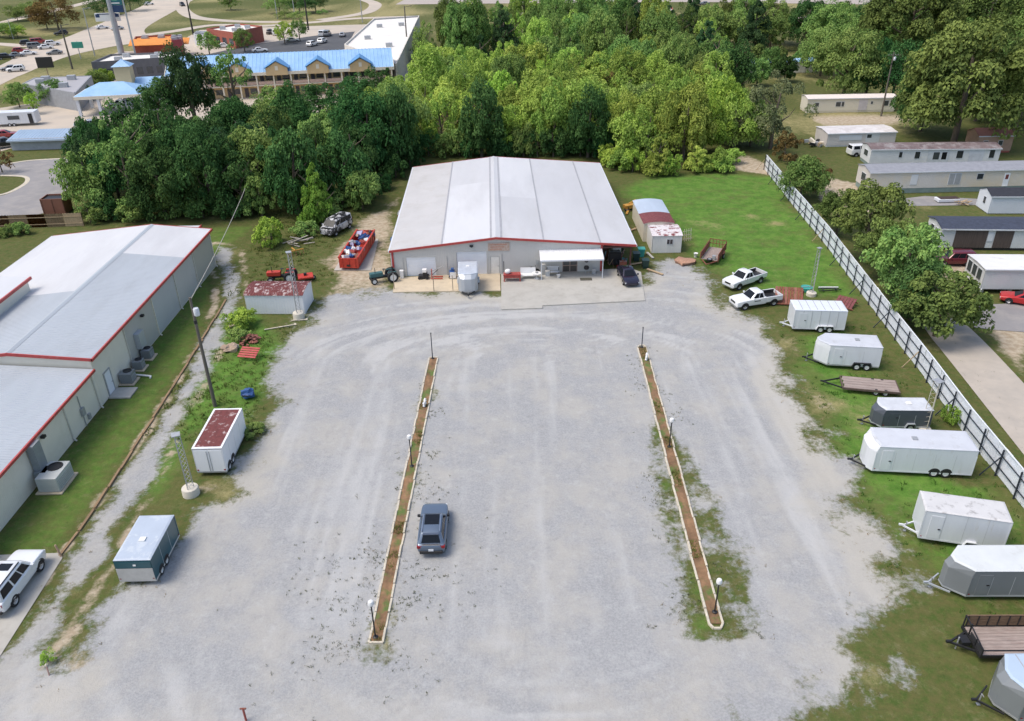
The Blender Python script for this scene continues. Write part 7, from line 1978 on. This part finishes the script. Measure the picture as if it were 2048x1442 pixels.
# tree belt between the mobile homes and the far highway
belt = gpoly([(1440, 150), (1470, 235), (1500, 200), (1600, 170), (1625, 205), (1790, 205), (1815, 260), (2090, 250), (2100, 70), (1800, 66), (1440, 68)])
rb_ = random.Random(31)
bx_, by_ = [], []
yy = 165.0
while yy < 300:
    xx = 40.0
    while xx < 190:
        bx_.append(xx + rb_.uniform(-3.5, 3.5))
        by_.append(yy + rb_.uniform(-3.5, 3.5))
        xx += 10.5
    yy += 10.0
for x, y, d in zip(bx_, by_, sdf(belt, np.array(bx_), np.array(by_))):
    if d > 0 or rb_.random() < .22 or (54 < x < 94 and 186 < y < 246 and rb_.random() < .55):
        continue
    h = rb_.uniform(9, 14) if not (54 < x < 94 and 186 < y < 246) else rb_.uniform(5, 6.5)
    kind = rb_.choice(['mid', 'olive', 'mid', 'dark'])
    side = 'left of utility pole' if x < 85 else 'right of utility pole'
    row = 'near homes' if y < 205 else 'midway' if y < 250 else 'near highway'
    lab = '%s %s tree beyond homes, %s, %s' % ('tall' if h > 11.5 else 'shorter', {'mid': 'mid green', 'olive': 'olive', 'dark': 'dark green'}[kind], side, row)
    tree('belt_tree', lab, (x, y), h, h * rb_.uniform(.42, .55), kind, rb_.choice(['round', 'spread']), rb_.randrange(4), .08, lab, dens=.9)
# trees in front of the motel
ptree('evergreen_tree', 'dark evergreen standing before the left part of the motel', 395, 262, 16.0, 5.2, 'pine', 'round', 1, .18, dens=1.3)
ptree('sparse_tree', 'tall sparse tree before the motel roof', 480, 255, 15.5, 4.6, 'mid', 'sparse', 1, .42, dens=1.1)
ptree('sparse_tree', 'dark leafy tree before the motel office', 330, 268, 10.5, 5.0, 'dark', 'round', 2, .15)
ptree('sparse_tree', 'green tree left of motel centre', 560, 255, 7.5, 5.0, 'mid', 'round', 3, .12)
ptree('sparse_tree', 'dark tree hiding the lower storey of the motel', 640, 235, 6.5, 5.2, 'dark', 'round', 0, .08)
ptree('sparse_tree', 'green tree before right end of the motel', 762, 200, 7.5, 4.2, 'dark', 'sparse', 2, .08, dens=1.6)
ptree('sparse_tree', 'dark tree just left of the motel right end', 715, 208, 6.0, 4.6, 'dark', 'round', 1, .08)
ptree('wood_edge_tree', 'leftmost tree of the wood, above the wooden fence', 195, 425, 9.0, 4.2, 'mid', 'round', 2, .04, dens=1.2)
# far trees
for k, (u, v, h, r, kind, shape, lab) in enumerate(((40, 215, 5.5, 3.6, 'mid', 'spread', 'round street tree, left of the pair by grey-roofed building'), (116, 208, 5.5, 3.8, 'mid', 'spread', 'round street tree, right of the pair by grey-roofed building'), (70, 228, 4.5, 2.0, 'lime', 'sparse', 'palm-like tree with bare trunk on the forecourt'), (195, 178, 4.5, 3.0, 'mid', 'round', 'green shrubby tree left of the motel canopy'), (215, 172, 4.0, 2.6, 'lime', 'round', 'lime green shrubby tree left of the tan tower'), (178, 200, 3.5, 2.6, 'mid', 'bush', 'dark shrub below the canopy roof corner'), (118, 60, 12, 10, 'brown', 'spread', 'broad brown thicket of trees beyond the street'), (95, 58, 8, 6, 'brown', 'round', 'smaller brown tree left of the thicket'), (68, 34, 6, 7, 'mid', 'round', 'dark hedge tree beyond the grass'), (36, 42, 6, 6, 'mid', 'round', 'dark green tree left of the hedge tree'), (20, 76, 5, 5, 'mid', 'round', 'round hedge bush above the queue'), (0, 74, 5, 5, 'mid', 'round', 'hedge bush cut by the left edge'), (36, 76, 4.5, 4, 'lime', 'round', 'hedge bush nearest the feeder road'), (210, 32, 8, 9, 'dark', 'round', 'dark tree mass behind the tall teal sign, left'), (262, 22, 8, 8, 'dark', 'round', 'dark tree mass behind the tall teal sign, right'), (462, 20, 6.5, 5, 'mid', 'round', 'lone tree in the grassy loop, left'), (560, 26, 7, 8, 'mid', 'round', 'left tree of the grove in the grassy loop'), (600, 26, 8, 9, 'dark', 'round', 'middle tree of the grove in the grassy loop'), (632, 24, 8, 7, 'dark', 'round', 'right tree of the grove in the grassy loop'), (570, 38, 4, 5, 'mid', 'bush', 'low hedge before the grove'), (600, 38, 4, 5, 'mid', 'bush', 'low hedge right of the light poles'), (645, 28, 2.5, 3, 'mid', 'bush', 'small bush right of the grove'), (420, 112, 7, 4, 'mid', 'spread', 'parking lot tree at the left'), (490, 104, 7, 3.6, 'mid', 'spread', 'parking lot tree before the brick restaurant'), (570, 88, 7, 3.4, 'lime', 'spread', 'parking lot tree at left of dark lot'), (600, 82, 7, 3.2, 'mid', 'spread', 'parking lot tree at right of dark lot'), (5, 345, 4, 2.6, 'brown', 'sparse', 'reddish small tree at left edge by loop road'))):
    ptree('distant_tree', lab, u, v, h, r, kind, shape, k % 4, .12 if shape != 'bush' else 0, dens=.6 if k > 5 else .9)
for k, (u, v, lab) in enumerate(((15, 470, 'left bush before the wooden fence'), (45, 466, 'right bush before the wooden fence'))):
    ptree('leafy_shrub', 'dark green ' + lab, u, v, 1.8, 1.6, 'mid', 'bush', k, 0, 'shrub')
ptree('leafy_shrub', 'yellow-green sapling at lower left of the lot', 97, 1322, .8, .55, 'lime', 'bush', 1, 0, 'shrub', dens=.5)
ptree('leafy_shrub', 'weedy shrub growing up the fence beside the stout mast', 1905, 842, 1.8, 1.0, 'lime', 'bush', 2, 0, 'shrub', dens=.6)
# trees that read alike are told apart by their order from the left
by = {}
for o in COL.objects:
    if o.name.split('.')[0] in ('woodland_tree', 'belt_tree'):
        by.setdefault(o['label'], []).append(o)
ORD = ['leftmost', 'second from left', 'third from left', 'fourth from left', 'fifth from left', 'sixth from left', 'seventh from left', 'eighth from left', 'ninth from left', 'tenth from left', 'eleventh from left', 'twelfth from left']
for lab, os_ in by.items():
    os_.sort(key=lambda o: o.location.x / o.location.y)
    for i, o in enumerate(os_):
        o['group'] = 'trees of the wood behind the warehouse' if o.name.startswith('wood') else 'trees of the belt beyond the mobile homes'
        if len(os_) > 1:
            o['label'] = lab + ', ' + (ORD[i] if i < len(os_) - 1 or len(os_) > 12 else 'rightmost') if i < 12 else lab
# ============================================================ weeds and grass tufts (uncountable)
def tufts(name, pts, hs, ws, kinds_m, label, seed, nbl=7):
    rs = np.random.RandomState(seed)
    P_ = np.array(pts)
    n = len(P_)
    H_ = rs.uniform(*hs, n)
    V, T = [], []
    for b in range(nbl):
        a = rs.uniform(0, 6.283, n)
        lean = rs.uniform(.25, 1.0, n) * H_
        off = rs.uniform(-1, 1, (n, 2)) * rs.uniform(*ws, n)[:, None]
        base = np.stack([P_[:, 0] + off[:, 0], P_[:, 1] + off[:, 1], np.full(n, -.02)], 1)
        side = np.stack([-np.sin(a), np.cos(a), np.zeros(n)], 1) * (H_ * .15)[:, None]
        tip = base + np.stack([np.cos(a) * lean, np.sin(a) * lean, H_ * rs.uniform(.6, 1.1, n)], 1)
        V.append(np.stack([base - side, base + side, tip], 1))
        T.append(np.repeat(rs.uniform(0, 1, n)[:, None], 3, 1))
    V, T = np.concatenate(V).reshape(-1, 3), np.concatenate(T).ravel()
    me = bpy.data.meshes.new(name)
    nf = len(V) // 3
    me.vertices.add(len(V))
    me.vertices.foreach_set('co', V.astype(np.float32).ravel())
    me.loops.add(len(V))
    me.loops.foreach_set('vertex_index', np.arange(len(V), dtype=np.int32))
    me.polygons.add(nf)
    me.polygons.foreach_set('loop_start', np.arange(0, len(V), 3, dtype=np.int32))
    me.polygons.foreach_set('loop_total', np.full(nf, 3, np.int32))
    at_ = me.attributes.new('tint', 'FLOAT', 'POINT')
    at_.data.foreach_set('value', T.astype(np.float32))
    me.update()
    me.materials.append(kinds_m)
    o = bpy.data.objects.new(name, me)
    COL.objects.link(o)
    o['kind'] = 'stuff'
    o['label'] = label
    o['category'] = 'weeds'
    return o
rs = np.random.RandomState(77)
WEED = leaf_mat('weed_green', (.075, .085, .05), (.15, .17, .085), .25)
DRYW = leaf_mat('weed_dry', (.24, .20, .12), (.36, .31, .19), .3)
GRASSB = leaf_mat('grass_blade', (.075, .12, .028), (.16, .22, .06), .25)
pw, pdw = [], []
for (x0, y0, x1, y1), amp, num in ((ISL[0], 1.5, 1500), (ISL[1], 1.7, 1500)):
    for i in range(num):
        t = rs.beta(.9, 1.5)
        y = lerp(y0 - 1.2, y1, t)
        x = lerp(x0, x1, t)
        side = rs.choice([-1, 1])
        dx = abs(rs.normal(0, amp * (1.35 - t) * (1.3 if side > 0 else .9))) + .5
        q_ = fbm(np.array([x + side * dx]), np.array([y]), 2.4, 3)[0]
        if q_ < .50 + .05 * dx:
            continue
        (pw if rs.rand() < .75 else pdw).append((x + side * dx, y))
for i in range(700):
    x, y = rs.normal(-8.5, 3.2), rs.normal(37.5, 4.5)
    if abs(x + 8.3) > .6 and fbm(np.array([x]), np.array([y]), 2.0, 3)[0] > .52:
        pw.append((x, y))
tufts('weeds', pw, (.05, .14), (.03, .16), WEED, 'scattered green weeds round the kerbed islands', 1)
tufts('dry_weeds', pdw, (.03, .10), (.04, .15), DRYW, 'scattered dry weeds round the kerbed islands', 2)
pi_ = []
for (x0, y0, x1, y1) in ISL:
    for i in range(1300):
        t = rs.rand()
        if vnoise(np.array([t * 22 + x0]), np.array([x0 * 3]))[0] > .52:
            pi_.append((lerp(x0, x1, t) + rs.uniform(-.33, .33), lerp(y0, y1, t)))
tufts('island_weeds', pi_, (.10, .26), (.04, .14), leaf_mat('island_weed', (.09, .11, .03), (.21, .22, .06), .25), 'weeds growing in the mulch of the kerbed islands', 9, 6)
sel = rs.rand(len(X)) 
near = (X > -40) & (X < 45) & (Y > 20) & (Y < 112)
blockers = [sdf(gpoly([(784, 590), (1290, 605), (1270, 320), (830, 320)]), X, Y) < 0, (X < -36.4), sdf(gpoly([(-120, 1111), (122, 1106), (0, 1313), (-120, 1480)]), X, Y) < 0]
ok = near & (gravel < .45) & (lush < .6) & ~(blockers[0] | blockers[1] | blockers[2])
eg = ok & (sel < .16)
tufts('rough_grass', np.stack([X[eg], Y[eg]], 1) + rs.uniform(-.2, .2, (eg.sum(), 2)), (.04, .11), (.05, .25), GRASSB, 'rough grass tufts on the ground round the lot', 3, 6)
gr_sel = near & (sdf(rough_poly, X, Y) < 3) & (gravel < .4) & (sel > .3) & (sel < .42)
tufts('tall_grass', np.stack([X[gr_sel], Y[gr_sel]], 1) + rs.uniform(-.2, .2, (gr_sel.sum(), 2)), (.10, .26), (.08, .3), leaf_mat('tall_grass_blade', (.055, .12, .022), (.13, .24, .05), .25), 'taller green grass between trailers and corrugated fence', 8, 9)
ed_ = near & (gravel > .2) & (gravel < .9) & (np.abs(X - 2) > 13) & (sel > .94) & ~blockers[2]
tufts('edge_weeds', np.stack([X[ed_], Y[ed_]], 1), (.06, .18), (.04, .2), DRYW, 'dry weeds along the edge of the gravel', 4, 5)
wl_ = near & (X < -22) & (X > -31) & (Y > 55) & (Y < 76) & (gravel < .4) & (sel > .35) & (sel < .75)
tufts('tall_weeds', np.stack([X[wl_], Y[wl_]], 1), (.12, .32), (.1, .4), GRASSB, 'tall green weeds left of the gravel lot', 5, 12)
wl_ = (X > -46) & (X < -20) & (Y > 84) & (Y < 112) & (dirt < .35) & (sel > .5) & (sel < .7) & (X > -34)
tufts('tall_weeds', np.stack([X[wl_], Y[wl_]], 1), (.12, .35), (.1, .45), GRASSB, 'tall green weeds round the dumpster and derelict van', 6, 12)
